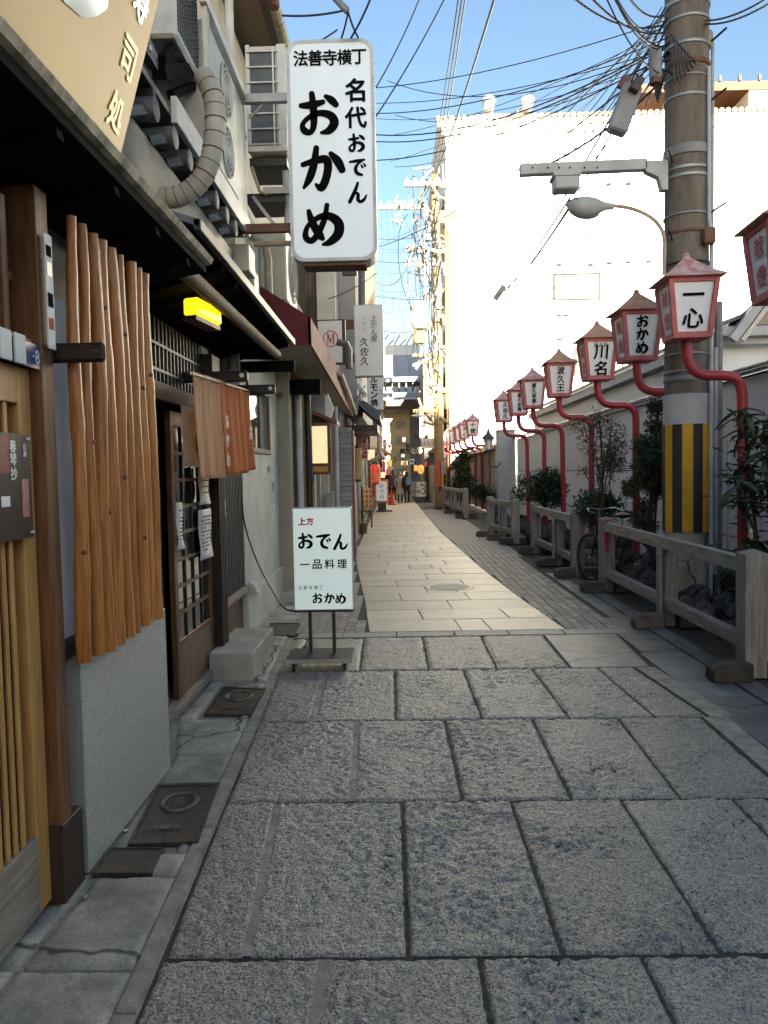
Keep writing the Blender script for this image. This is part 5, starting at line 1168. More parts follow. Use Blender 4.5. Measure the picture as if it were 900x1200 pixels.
# gate pillar at the end of the wall, and the farther wall
t = thing('gate_pillar', 'broad pale grey gate pillar at the far end of the panelled wall', 'gate pillar', (4.0, 26.4, 0))
a0, a1 = RC(584.5, 600, 604.5, 505, 26); box('shaft', 'clad_trim', t, a0.x, a1.x, 26.05, 26.7, -.02, a1.z); box('cap', 'clad_trim', t, a0.x - .03, a1.x + .03, 26.02, 26.73, a1.z, a1.z + .05, .01)
W2 = thing('far_wall', 'lower cream boundary wall running on beyond the gate pillar', 'wall', (3.5, 36, 0))
for j in range(2):
    for i in range(8): box('panel', 'far_grey', W2, 3.46, 3.6, 27.5 + i * 2.2, 27.5 + i * 2.2 + 2.18, j * 1.15, j * 1.15 + 1.14)
box('core', 'seam_dark', W2, 3.5, 3.58, 27.5, 45, 0, 2.31); MB().prism([(3.3, 27.4, 2.31), (3.75, 27.4, 2.31), (3.55, 27.4, 2.55)], (0, 17.8, 0)).build('coping', 'awning_fascia', W2)
# green cast lamp by the pillar
p = P(572.5, 530, 25.5); t = thing('cast_lamp', 'dark green cast iron lantern on a scroll bracket by the gate pillar', 'lamp', (p.x, 25.5, p.z))
MB().tube([p + Vector((.42, .3, -.35)), p + Vector((.30, .1, -.50)), p + Vector((.05, 0, -.45)), p + Vector((-.02, 0, -.25)), p], .03, 8).build('bracket', 'coping_tile', t, smooth=True)
MB().lathe([(.05, 0), (.10, .06), (.10, .10)], p, 8).build('base', 'coping_tile', t); MB().lathe([(.11, .10), (.15, .42)], p, 6).build('glass', 'lantern_panel', t); MB().lathe([(.24, .42), (.20, .50), (.10, .60), (.06, .66), (.04, .74), (.01, .80)], p, 12).build('hood', 'coping_tile', t, smooth=True)
for k in range(6): a = k * 1.0472; MB().bar(p + Vector((.115 * math.cos(a), .115 * math.sin(a), .10)), p + Vector((.155 * math.cos(a), .155 * math.sin(a), .43)), .015, .015).build('glazing_bar', 'coping_tile', t)

# ================================================================== RIGHT: the red lanterns
def lantern(Y, lx, px_, front, label, side='献燈', small=None, rustroof=False, detail=True, first=None):
    zb = 2.88; t = thing('street_lantern', label, 'street lantern', (px_, Y, 0), 'red offering lanterns along the bed')
    # pipe: lantern neck, S-bend towards the wall, then down to the bed
    L = lambda x, z: Vector((x, Y, z))
    pts = [L(lx, zb + .02), L(lx, zb - .05)] + bez(L(lx, zb - .05), L(lx, zb - .30), L(lx + .08, zb - .36), L(lx + .24, zb - .37), 8)[1:] + bez(L(lx + .28, zb - .37), L(px_ - .02, zb - .36), L(px_, zb - .46), L(px_, zb - .66), 9) + [L(px_, 1.2), L(px_, 0)]
    MB().tube(pts, .052, 10).build('pipe', 'pipe_red', t, smooth=True)
    wb, wt, h = .17, .225, .56; T = Vector((lx, Y, zb)); hx = lambda w_, z: [T + Vector((a * w_, b * w_, z)) for a, b in ((-1, -1), (1, -1), (1, 1), (-1, 1))]
    lo, hi = hx(wb, .03), hx(wt, h)
    fr = MB(); fr.obox(T + Vector((0, 0, .02)), (wb + .02, 0, 0), (0, wb + .02, 0), (0, 0, .03)); fr.obox(T + Vector((0, 0, h - .005)), (wt + .012, 0, 0), (0, wt + .012, 0), (0, 0, .028))
    for a, b in zip(lo, hi): fr.bar(a, b, .05, .05, (0, 1, 0))
    fr.build('frame', 'lantern_red', t, bevel=.004 if detail else 0)
    for i in range(4):
        j = (i + 1) % 4; m = MB(); sc_ = .975
        c_ = [T + Vector(((q - T).x * sc_, (q - T).y * sc_, (q - T).z)) for q in (lo[i], lo[j], hi[j], hi[i])]; pn = m.quad(*c_).build('panel', 'lantern_panel', t)
        up_ = ((hi[i] + hi[j]) - (lo[i] + lo[j])).normalized(); rt_ = (lo[j] - lo[i]).normalized(); cen = sum(c_, Vector()) / 4
        if i == 0 and front:
            n_ = len(front); size = min(.25, .43 / n_)
            write(pn, front, cen + up_ * (-.03 if small else 0), rt_, up_, size, 'ink', pitch=1.06 if n_ < 4 else 1.0, bold=.02, shear=.06, off=.012)
            if small: write(pn, small, cen + up_ * .185, rt_, up_, .065, 'ink', vertical=False, bold=.0, off=.012)
        elif i == 3 and side and detail: write(pn, side, cen, rt_, up_, .18, 'ink_red', pitch=1.25, bold=.01, off=.012)
    e = wt + .07; z0, z1 = h + .03, h + .235
    a, b, c3 = hx(e, z0 - .015), hx(e, z0), hx(e * .60, z0 + .075); d4 = hx(.045, z1)
    vs = a + b + c3 + d4; f = [(3, 2, 1, 0)]
    for L0 in (0, 4, 8): f += [(L0 + i, L0 + (i + 1) % 4, L0 + 4 + (i + 1) % 4, L0 + 4 + i) for i in range(4)]
    f.append((12, 13, 14, 15)); rf = MB().add(vs, f).build('roof', 'lantern_roof_rust' if rustroof else 'lantern_roof', t)
    MB().lathe([(.05, 0), (.045, .02), (.03, .03), (.035, .045), (.015, .065)], T + Vector((0, 0, z1)), 10).build('finial', 'lantern_roof_rust' if rustroof else 'lantern_roof', rf, smooth=True)
    t.rotation_euler = (R(lrg.uniform(-.5, .5)), R(lrg.uniform(-.5, .5)), R(lrg.uniform(-4, 4)))
    return t
lrg = random.Random(8)
LD = [(6.1, 3.03, 3.56, '味園', '献燈', None, True, 'nearest red lantern, cut by the picture edge, with red characters on its left face'),
      (7.9, 2.96, 3.51, '一心', '献燈', None, False, 'large red lantern reading two bold characters, one a single stroke, hanging across the concrete pole'),
      (9.5, 2.93, 3.48, 'おかめ', '献燈', None, True, 'red lantern with three kana in a column just left of the concrete pole'),
      (11.4, 2.94, 3.50, '川名', '献燈', 'ＢＡＲ', True, 'red lantern with a rusty roof and two large characters, under a tiny line of letters'),
      (13.9, 2.89, 3.46, '波久王', '献燈', None, True, 'rusty roofed red lantern with thin scattered brush script over the nandina bush'),
      (16.3, 2.88, 3.48, '喜久茶亭', '献燈', None, False, 'red lantern with four bold characters, fifth beyond the concrete pole'),
      (18.5, 2.87, 3.48, '喜久末寿', '献燈', None, False, 'red lantern with blurred heavy characters, second before the gap by the gate pillar'),
      (20.9, 2.88, 3.50, '久佐久', '献燈', None, False, 'red lantern with thin black script, last before the gap by the gate pillar')]
for Y, lx, px_, fr_, sd_, sm_, ru, lb in LD: lantern(Y, lx, px_, fr_, lb, sd_, sm_, ru)
FD = [(29, 2.80, 3.45, '十徳'), (31.5, 2.73, 3.4, '洗心'), (33.7, 2.68, 3.36, 'すし半'), (36, 2.64, 3.3, 'みなみ'), (38, 2.58, 3.25, '大和屋'), (40, 2.53, 3.2, '松本'), (42, 2.47, 3.14, '福寿')]
ords = ['nearest of the far cluster of red lanterns, wide roof and two characters', 'second red lantern of the far cluster, heavy dark characters', 'third red lantern of the far cluster, beyond the heavy lettered one', 'fourth red lantern of the far cluster, middle of the seven',
        'fifth red lantern of the far cluster, three from its far end', 'last but one red lantern of the far cluster', 'farthest red lantern, right beside the yellowish utility pole']
for (Y, lx, px_, fr_), lb in zip(FD, ords): lantern(Y, lx, px_, fr_, lb, None, None, False, False)

# ================================================================== RIGHT: big concrete pole
PY = 8.6; pc = P(804.5, 400, PY).x
def pz(py): return P(804, py, PY).z
PO = thing('utility_pole', 'thick concrete utility pole with yellow and black striped guard beside the big red lantern', 'utility pole', (pc, PY, 0))
MB().lathe([(.238, -.05), (.229, 4.0), (.220, 9.5)], (pc, PY, 0), 32).build('shaft', 'pole_concrete', PO, smooth=True)
MB().lathe([(.243, pz(500)), (.243, pz(463))], (pc, PY, 0), 32).build('grey_sleeve', 'pole_wrap', PO, smooth=True)
MB().lathe([(.242, .05), (.242, .92)], (pc, PY, 0), 32).build('lower_sleeve', 'concrete', PO, smooth=True)
# striped guard: separate curved strips round the front
for i in range(9):
    a0, a1 = R(165 + i * 25), R(165 + i * 25 + 25); m = MB(); n = 5; z0, z1 = pz(622), pz(498)
    vs = [(pc + r * math.cos(a0 + (a1 - a0) * k / n), PY + r * math.sin(a0 + (a1 - a0) * k / n), z) for z in (z0, z1) for r in (.246, .254) for k in range(n + 1)]
    q = n + 1; f = [(q + k, q + k + 1, 3 * q + k + 1, 3 * q + k) for k in range(n)] + [(k, k + 1, q + k + 1, q + k) for k in range(n)] + [(2 * q + k, 2 * q + k + 1, 3 * q + k + 1, 3 * q + k) for k in range(n)] + [(0, q, 3 * q, 2 * q), (n, q + n, 3 * q + n, 2 * q + n)]
    m.add(vs, f).build('stripe', 'stripe_yellow' if i % 2 else 'stripe_black', PO)
def band(py, h=.03, m='steel', r=.247, name='band'): return MB().lathe([(r, -h / 2), (r + .004, 0), (r, h / 2)], (pc, PY, pz(py)), 28).build(name, m, PO, smooth=True)
for py, h, m in ((182, .10, 'closure_grey'), (203, .03, 'steel'), (212, .03, 'steel'), (256, .02, 'steel'), (276, .03, 'rust'), (312, .02, 'black_metal'), (417, .02, 'steel'), (437, .02, 'steel'), (445, .05, 'closure_grey'), (511, .015, 'steel'), (594, .015, 'steel'), (601, .015, 'steel'), (120, .025, 'steel'), (98, .02, 'steel'), (82, .05, 'rust'), (60, .03, 'steel'), (30, .03, 'steel'), (10, .05, 'steel')): band(py, h, m, .243 if py > 130 else .238)
for py, sx in ((126, 1), (58, 1), (255, 1), (195, -1), (285, -1)): MB().tube([(pc + .20 * sx, PY - .12, pz(py)), (pc + .30 * sx, PY - .30, pz(py) + .05)], .012, 6).build('step_bolt', 'black_metal', PO)
MB().tube([(pc + .16, PY - .20, pz(90)), (pc + .16, PY - .21, pz(265)), (pc + .19, PY - .20, pz(280)), (pc + .19, PY - .20, .1)], .022, 8).build('conduit', 'pvc', PO, smooth=True)
MB().tube([(pc + .27, PY - .02, pz(50)), (pc + .27, PY - .02, pz(320))], .02, 8).build('conduit', 'steel_paint', PO)
MB().tube([(pc + .33, PY - .05, pz(356)), (pc + .33, PY - .05, .1)], .045, 8).build('conduit', 'grille_grey', PO); MB().tube([(pc + .27, PY - .12, pz(410)), (pc + .27, PY - .12, .4)], .025, 8).build('conduit', 'steel_paint', PO)
MB().tube([(pc + .42, PY - .1, pz(515)), (pc + .42, PY - .1, .35), (pc + .48, PY - .18, .22), (pc + .6, PY - .2, .2)], .018, 6).build('conduit', 'pvc', PO)
box('rusty_box', 'rust', PO, pc + .07, pc + .19, PY - .32, PY - .235, pz(295), pz(277), .008)
# arm and lamps
p0, p1 = P(609, 200, PY - .1), P(782, 190, PY - .1)
AR = MB().bar(p0, P(757, 193.5, PY - .1), .10, .115).build('arm', 'steel_paint', PO, bevel=.006)
MB().prism([P(757, 188, PY - .15), P(783, 187, PY - .15), P(783, 222, PY - .15), P(776, 222, PY - .15), P(772, 207, PY - .15), P(757, 200, PY - .15)], (0, .10, 0)).build('gusset', 'steel_paint', AR)
for px in (624, 642, 655, 668, 685, 700): q = P(px, 196.5, PY - .152); MB().tube([q, q + Vector((0, -.004, 0))], .012, 8).build('bolt_hole', 'black_metal', AR)
q0, q1 = RC(650, 222, 679, 206, PY - .18); MB().box(q0.x, q1.x, PY - .22, PY, q0.z, q1.z).build('flood_box', 'steel_paint', PO, bevel=.015); box('flood_hood', 'steel_paint', PO, q0.x - .02, q1.x + .01, PY - .23, PY + .01, q1.z - .01, q1.z + .03, .004)
MB().tube(bez(P(718, 241, PY - .1), P(752, 243, PY - .1), P(779, 258, PY - .1), P(779, 285, PY - .1), 12) + [P(778, 322, PY - .1)], .022, 8).build('lamp_arm', 'pvc_tan', PO, smooth=True)
hd = MB(); rows_ = []
h0, h1 = P(719, 241, PY - .1), P(663, 239, PY - .1)
for k in range(13):
    t_ = k / 12; rad_ = [.045, .05, .055, .08, .11, .135, .145, .148, .145, .135, .115, .08, .02][k]; rows_.append((h0.lerp(h1, t_), rad_))
vs, fs = [], []; n = 14
for c_, r_ in rows_: vs += [c_ + Vector((0, r_ * .75 * math.cos(a), (r_ * (.55 if math.sin(a) > 0 else .95)) * math.sin(a))) for a in [2 * math.pi * k / n for k in range(n)]]
for i in range(12): fs += [(i * n + k, i * n + (k + 1) % n, (i + 1) * n + (k + 1) % n, (i + 1) * n + k) for k in range(n)]
hd.add(vs, fs + [tuple(range(n)), tuple(12 * n + k for k in range(n))]).build('lamp_head', 'steel_paint', PO, smooth=True)
vs = []; fs = []
for c_, r_ in rows_[4:12]: vs += [c_ + Vector((0, r_ * .62 * math.cos(a), -r_ * 1.0 * math.sin(a) - .01)) for a in [math.pi * k / 8 for k in range(9)]]
for i in range(7): fs += [(i * 9 + k, i * 9 + k + 1, (i + 1) * 9 + k + 1, (i + 1) * 9 + k) for k in range(8)]
MB().add(vs, fs).build('lamp_glass', 'closure_grey', PO, smooth=True)
# hanging closures
t = thing('cable_closure', 'long grey cable closure hanging tilted among the wires left of the concrete pole', 'cable closure', P(728, 130, 8.3))
MB().bar(P(722, 156, 8.2), P(741, 102, 8.2), .20, .16, (0, 1, 0)).build('body', 'closure_grey', t, bevel=.02); MB().bar(P(741, 108, 8.1), P(750, 92, 8.1), .10, .12, (0, 1, 0)).build('end_cap', 'black_metal', t, bevel=.01)
t = thing('cable_cylinder', 'upright grey cylinder on the wires close to the pole top', 'transformer', P(768, 90, 8.3)); c_ = P(768, 90, 8.3)
MB().lathe([(.05, -.04), (.065, .0), (.065, .26), (.055, .29), (.03, .31)], c_, 16).build('body', 'closure_grey', t, smooth=True); MB().lathe([(.06, -.07), (.06, 0)], c_ + Vector((0, 0, -.005)), 12).build('base', 'rust', t)
t = thing('photocell', 'small white capped fixture on the right of the concrete pole top', 'fixture', P(830, 50, 8.5)); MB().lathe([(.03, -.02), (.048, .0), (.048, .12), (.03, .15)], P(830, 53, 8.5), 12).build('cap', 'porcelain', t, smooth=True); MB().bar(P(826, 56, 8.5), P(824, 75, 8.5), .015, .015).build('stem', 'steel', t)
t = thing('splice_block', 'small brown splice block on the wires above the grey closure', 'cable clamp', P(730, 98, 8.4)); MB().bar(P(727, 104, 8.4), P(734, 90, 8.4), .06, .09).build('body', 'rust', t, bevel=.01)
bh = MB()
for i in range(9): a = P(771 + i * 1.2, 120 - i * 4, 8.35); b = P(760 + i * 3, 70 + i * 2, 8.35); bh.tube(bez(a, a + Vector((-.1, -.1, .1)), b + Vector((.1, -.05, -.1)), b, 6), .010, 5)
for i in range(7): a = P(786 + i * 4, 40 + i * 5, 8.32); b = P(792 + i * 4, 100 - i * 4, 8.33); bh.tube(bez(a, a + Vector((.1, -.05, -.1)), b + Vector((-.1, -.03, .1)), b, 6), .008, 5)
bh.build('cable_bundle', 'cable', PO)

# ================================================================== shrubs
leafm = []
for i in range(2):
    m = MB(); L = .17; w_ = .046 - .008 * i; n = 6; vs = []
    for k in range(n + 1):
        u = k / n; wd = w_ * math.sin(math.pi * min(1, u * .92 + .04)) ** .7; z = -.05 * u * u * (1 + i); vs += [(u * L, -wd / 2, z + .010), (u * L, 0, z), (u * L, wd / 2, z + .010)]
    f = [];
    for k in range(n): f += [(3 * k, 3 * k + 1, 3 * k + 4, 3 * k + 3), (3 * k + 1, 3 * k + 2, 3 * k + 5, 3 * k + 4)]
    o = m.add(vs, f).build('leaf', 'leaf_big'); me = o.data; bpy.data.objects.remove(o); leafm.append(me)
SB = thing('rhododendron_shrub', 'broad leaved evergreen shrub with pale buds in front of the nearest red lantern pole', 'shrub', (3.3, 6.9, 0))
tips = []
for bx, by, tip in ((3.25, 6.95, (3.02, 6.8, 2.05)), (3.3, 6.9, (3.28, 6.75, 1.95)), (3.35, 7.0, (3.5, 6.8, 2.1)), (3.3, 7.0, (3.15, 7.0, 1.6)), (3.35, 6.8, (3.42, 6.7, 1.55)), (3.3, 6.8, (2.98, 6.75, 1.45)), (3.4, 6.9, (3.58, 6.8, 1.5)), (3.3, 6.7, (3.3, 6.55, 1.2)), (3.2, 6.7, (3.0, 6.6, .95)), (3.4, 6.7, (3.55, 6.6, 1.05)), (3.3, 6.6, (3.2, 6.5, .85)), (3.4, 6.9, (3.3, 6.6, 1.75)), (3.4, 6.9, (3.45, 6.6, 1.85)), (3.4, 6.9, (3.12, 6.7, 1.85)), (3.4, 6.9, (3.2, 6.6, 1.4)), (3.4, 6.9, (3.4, 6.5, 1.35)), (3.4, 6.9, (3.5, 6.6, 1.2))):
    a, b = Vector((bx, by, 0)), Vector(tip); MB().tube(bez(a, a + Vector((0, 0, b.z * .5)), b + Vector((0, 0, -.25)), b, 7), [.022 - .002 * k for k in range(8)], 6).build('stem', 'bark', SB)
    tips.append(b); tips.append(b + Vector((random.uniform(-.12, .12), random.uniform(-.1, .1), -.16)))
rg = random.Random(2)
for b in tips:
    for k in range(8):
        o = bpy.data.objects.new('leaf', leafm[rg.randrange(2)]); COL.objects.link(o); o.parent = SB
        o.location = b + Vector((0, 0, rg.uniform(-.06, .04))) - SB.location; o.rotation_euler = (rg.uniform(-.4, .4), rg.uniform(-.5, .7), rg.uniform(0, 6.28)); s_ = rg.uniform(1.0, 1.5); o.scale = (s_, s_ * 1.1, s_)
lm = MB()
for b in tips:
    for k in range(16):
        c = b + Vector((rg.gauss(0, .10), rg.gauss(0, .10), rg.uniform(-.35, .05))); leaf(lm, c, rg.uniform(.12, .20), (rg.gauss(0, 1), rg.gauss(0, 1), rg.uniform(-.6, .5)), .27)
lm.build('leaf_mass', 'leaf_big', SB, kind='stuff')
for b in tips[::2]:
    if rg.random() < .7: MB().lathe([(.006, 0), (.020, .03), (.018, .06), (.003, .10)], b + Vector((0, 0, .01)), 8).build('bud', 'bud', SB, smooth=True)
def tree(label, base, clusters, leafL, n, m, cat='shrub', name='garden_shrub', trunk=(), wr=.45, group=None):
    t = thing(name, label, cat, base); b = Vector(base)
    tm = MB()
    for path, r0, r1 in trunk:
        pp = [Vector(q) for q in path]; tm.tube(pp, [r0 + (r1 - r0) * k / (len(pp) - 1) for k in range(len(pp))], 7)
    lm = MB()
    for c, r, k in clusters:
        c = Vector(c); tm.tube(bez(Vector((b.x, b.y, c.z * .55)), Vector((b.x, b.y, c.z * .8)), c + Vector((0, 0, -r * .6)), c, 5), .008, 5)
        for _ in range(int(n * k * 4)):
            d = Vector((rg.gauss(0, 1), rg.gauss(0, 1), rg.gauss(0, .8))).normalized() * r * rg.random() ** .45; leaf(lm, c + d, leafL * rg.uniform(.6, 1.3), None, wr)
    tm.build('trunk', 'bark', t, smooth=True); lm.build('crown', m, t); return t
def cl(px, py, Y, r, k=1): p = P(px, py, Y); return ((p.x, p.y + rg.uniform(-.15, .15), p.z), r, k)
Yt = 9.7; bx = P(768, 600, Yt).x
tree('upright dark small leaved tree between the striped pole and a red lantern pole', (bx, Yt, 0), [cl(770, 478, Yt, .13, .5), cl(772, 500, Yt, .15, .6), cl(776, 520, Yt, .13, .5), cl(757, 520, Yt, .14, .6), cl(768, 535, Yt, .22, 1), cl(752, 545, Yt, .16, .7), cl(772, 555, Yt, .2, 1), cl(757, 562, Yt, .16, .8), cl(742, 570, Yt, .13, .4), cl(775, 575, Yt, .14, .6), cl(735, 575, Yt, .10, .3), cl(758, 595, Yt, .12, .3), cl(754, 610, Yt, .14, .4), cl(765, 618, Yt, .12, .3)],
     .055, 260, 'leaf_small', 'tree', 'garden_tree', [([(bx, Yt, 0), (bx + .02, Yt, .5), (bx - .06, Yt, 1.0), (bx - .03, Yt, 1.5), (bx + .04, Yt, 2.3)], .045, .015)])
Yt = 11.0; bx = P(706, 600, Yt).x
tree('airy nandina bush with thin stems against the pale wall, left of the dark tree', (bx, Yt, 0), [cl(682, 500, Yt, .22, .5), cl(700, 495, Yt, .2, .5), cl(712, 510, Yt, .22, .7), cl(722, 525, Yt, .2, .7), cl(690, 520, Yt, .2, .4), cl(708, 535, Yt, .22, .7), cl(724, 542, Yt, .16, .6), cl(714, 550, Yt, .18, .5), cl(704, 560, Yt, .13, .15), cl(685, 552, Yt, .10, .15)],
     .07, 95, 'leaf_red', 'shrub', 'nandina_shrub', [([(bx, Yt, 0), (bx + .02, Yt, 1), (bx - .02, Yt, 2.2)], .012, .006), ([(bx + .06, Yt, 0), (bx + .1, Yt, 1), (bx + .12, Yt, 2.1)], .012, .006), ([(bx - .06, Yt, 0), (bx - .1, Yt, 1), (bx - .16, Yt, 2.2)], .01, .006)], .28)
Yt = 11.3; bx = P(700, 600, Yt).x
tree('low bushy clump at the foot of the nandina behind the fence posts', (bx, Yt, 0), [cl(690, 592, Yt, .22, 1), cl(704, 588, Yt, .22, 1), cl(718, 594, Yt, .2, .8), cl(695, 606, Yt, .2, .8)], .075, 160, 'leaf_small', 'shrub')
Yt = 16.6; bx = P(640, 600, Yt).x
tree('low dark bush between two red lantern poles above the second fence section', (bx, Yt, 0), [cl(632, 568, Yt, .3, 1), cl(645, 562, Yt, .3, 1), cl(652, 572, Yt, .25, .8), cl(628, 582, Yt, .25, .7), cl(648, 585, Yt, .25, .7)], .10, 160, 'leaf_small', 'shrub')
Yt = 22; bx = P(612, 590, Yt).x
tree('thin twiggy shrub by the far gate pillar', (bx, Yt, 0), [cl(616, 565, Yt, .25, .5), cl(610, 580, Yt, .3, .6)], .10, 140, 'leaf_small', 'shrub')
Yt = 27; bx = P(562, 585, Yt).x
tree('dark bush at the foot of the far red lantern poles', (bx, Yt, 0), [cl(558, 575, Yt, .35, 1), cl(570, 578, Yt, .35, 1), cl(578, 583, Yt, .3, .8)], .13, 150, 'leaf_small', 'shrub')
Yt = 31; bx = P(541, 560, Yt).x
tree('tall dark shrub against the far end of the bed by the yellowish pole', (bx, Yt, 0), [cl(540, 545, Yt, .4, 1), cl(545, 560, Yt, .45, 1), cl(537, 568, Yt, .4, 1), cl(546, 535, Yt, .3, .6), cl(540, 580, Yt, .4, 1)], .15, 170, 'leaf_small', 'shrub')
Yt = 47; bx = P(573, 500, Yt).x
tree('sunlit yellow green treetop showing over the far wall', (bx, Yt, 0), [cl(570, 505, Yt, .9, 1), cl(582, 508, Yt, .8, 1), cl(575, 498, Yt, .6, .7)], .3, 200, 'leaf_red', 'tree', 'garden_tree', [([(bx, Yt, 0), (bx, Yt, 4)], .1, .05)])
# ================================================================== big white sunlit building
TB = 45.0
T = thing('white_building', 'big blank white building glaring in low sunlight behind the lantern wall', 'building', (14, TB + 8, 0))
x0 = P(526, 400, TB).x; zt = P(600, 149, TB).z
box('block', 'tower_white', T, x0, 40, TB, TB + 17, -.02, zt)
def pb(name, m, a, b, c, d, dep, front=.0, parent=T):
    q0, q1 = RC(a, d, c, b, TB); return box(name, m, parent, q0.x, q1.x, TB - front, TB - front + dep, q0.z, q1.z)
box('cornice', 'tower_white', T, x0 - .5, 40, TB - .45, TB + 17, zt, zt + .25); box('cornice_step', 'tower_white', T, x0 - .25, 40, TB - .22, TB + 17, zt - .35, zt - .002)
n = 0; cm = bpy.data.meshes
tl = None
for i in range(75):
    if tl is None: tl = MB().tube([(x0 - .4, TB - .5, zt + .38), (x0 - .4, TB + .1, zt + .44)], .16, 8).build('cornice_tile', 'tower_trim', T); tx = 0
    else: o = dup(tl); o.location = tl.location + Vector((i * .36, 0, 0))
w_ = pb('window', 'tower_white', 649, 322, 702, 350, .02, .012); w_['kind'] = 'structure'
del w_['kind']
for a, b, c, d, m in ((647.5, 320.5, 703.5, 322, 'tower_line'), (647.5, 350, 703.5, 351.5, 'tower_line'), (647.5, 322, 651, 350, 'tower_line'), (701.8, 322, 703.5, 350, 'tower_line'), (676, 322, 676.8, 350, 'tower_trim')): pb('frame', m, a, b, c, d, .14, .13, w_)
w_ = pb('window', 'tower_white', 795, 322, 838, 350, .02, .012)
for a, b, c, d, m in ((793, 320.5, 840, 322, 'tower_line'), (793, 350, 840, 351.5, 'tower_line'), (834, 322, 838, 350, 'tower_line'), (838.2, 322, 840, 350, 'tower_trim')): pb('frame', m, a, b, c, d, .14, .13, w_)
w_ = pb('window', 'glass_window', 674, 409, 729, 438, .02, .012)
for a, b, c, d, m in ((672, 407, 731, 409, 'tower_trim'), (672, 438, 731, 440, 'tower_trim'), (672, 409, 676, 438, 'seam_dark'), (729, 409, 731, 438, 'tower_trim'), (701, 409, 702, 438, 'tower_trim')): pb('frame', m, a, b, c, d, .14, .13, w_)
for px, py in ((655, 311), (692, 311), (714, 309), (736, 308), (760, 307), (713, 217), (736, 216), (655, 370), (663, 370), (656, 398)): pb('vent_lip', 'tower_line', px - 3, py - 1.2, px + 3, py, .25, .25)
for px, a, b in ((534, 290, 505), (547, 200, 500), (872, 190, 430), (641, 374, 460)): pb('downpipe' if px != 641 else 'expansion_joint', 'tower_white' if px != 641 else 'tower_trim', px - .8, a, px + .8, b, .1, .1)
pp = P(527.5, 450, TB - .8); MB().tube([(x0 - .02, TB + .5, 0), (x0 - .02, TB + .5, P(527, 255, TB).z)], .17, 8).build('rust_downpipe', 'tower_brown', T)
for px0, py0, px1, py1 in ((560, 135, 649, 149), (566, 128, 578, 136), (583, 133, 600, 138), (607, 126, 622, 136), (678, 130, 720, 149)): a, b = RC(px0, py1, px1, py0, TB + 4); box('roof_block', 'cream_wall' if px1 - px0 > 30 else 'tower_white', T, a.x, b.x, TB + 4 + .03 * (px0 % 7), TB + 8, zt + .26, b.z)
for px in (569, 614): p = P(px + 4, 127, TB + 3.6); MB().lathe([(.35, 0), (.35, .35), (.45, .36), (.45, .55), (.30, .7)], p, 12).build('roof_vent', 'steel', T)
# balcony level at top right
bz0, bz1, bz2 = P(840, 140, TB).z, P(840, 108, TB).z, P(840, 98, TB).z; bxl = P(750, 120, TB).x
box('penthouse_wall', 'tower_trim', T, bxl, 40, TB + 2.5, TB + 12, zt + .26, bz1); box('penthouse_eave', 'tower_brown', T, bxl - .6, 40, TB - .2, TB + 12, bz1, bz2)
box('penthouse_pier', 'tower_white', T, P(877, 120, TB).x, P(900, 120, TB).x + 10, TB - .1, TB + 2.5, zt + .26, bz1 - .002); box('penthouse_opening', 'tower_line', T, P(752, 120, TB).x, P(876, 120, TB).x, TB + 2.44, TB + 2.49, zt + .6, bz1 - .1)
box('penthouse_box', 'tower_trim', T, P(842, 135, TB).x, P(870, 128, TB).x, TB + 1, TB + 2.3, zt + .26, P(808, 130, TB).z)
for i in range(14): xx = bxl + i * 1.1; MB().bar((xx, TB - .25, bz2 + .0), (xx, TB - .25, bz2 + .3), .12, .12).build('eave_stop', 'tower_brown', T)
sg0 = P(505, 260, TB)
box('side_cornice', 'tower_white', T, x0 - .9, x0 + .2, TB - .30, TB + 3.0, P(505, 262, TB).z, P(505, 252, TB).z); box('side_bracket', 'tower_trim', T, x0 - .5, x0 + .6, TB - .44, TB - .31, P(505, 257, TB).z, P(505, 250, TB).z)
for i in range(6): zz = 4 + i * 2.6; box('side_window', 'seam_dark', T, x0 - .02, x0 + .0, TB + 2, TB + 5, zz, zz + 1.2)

# ================================================================== second pole, sunlit, with its hardware
QY = 35.5; qx = P(517, 590, QY).x
Q = thing('utility_pole', 'distant yellowish concrete pole loaded with crossarms, insulators and a transformer can', 'utility pole', (qx, QY, 0))
MB().lathe([(.24, 0), (.22, 5), (.17, P(517, 205, QY).z)], (qx - .05, QY, 0), 16).build('shaft', 'pole_yellow', Q, smooth=True)
def qp(px, py, dy=0): p = P(px, py, QY); return Vector((p.x, QY + dy, p.z))
for a, b, py, th in ((474, 530, 218, .2), (444, 500, 245, .17), (476, 524, 296, .14), (476, 520, 311, .14), (483, 525, 417, .12), (492, 518, 425, .1), (512, 540, 458, .22), (484, 512, 482, .14)):
    MB().bar(qp(a, py, -.2), qp(b, py, -.2), th, th).build('crossarm', 'pole_yellow' if py > 400 else 'porcelain', Q)
iq = random.Random(9)
ins = MB()
for a, b, py in ((474, 530, 218), (444, 500, 245), (476, 524, 296), (476, 520, 311)):
    for k in range(6): c_ = qp(a + (b - a) * (k + .3) / 6, py, -.2) + Vector((0, 0, .08)); ins.lathe([(.04, 0), (.08, .04), (.05, .08), (.08, .12), (.05, .16), (.03, .22)], c_, 7)
ins.build('insulators', 'porcelain', Q, smooth=True, kind='stuff')
hw = MB(); hw2 = MB()
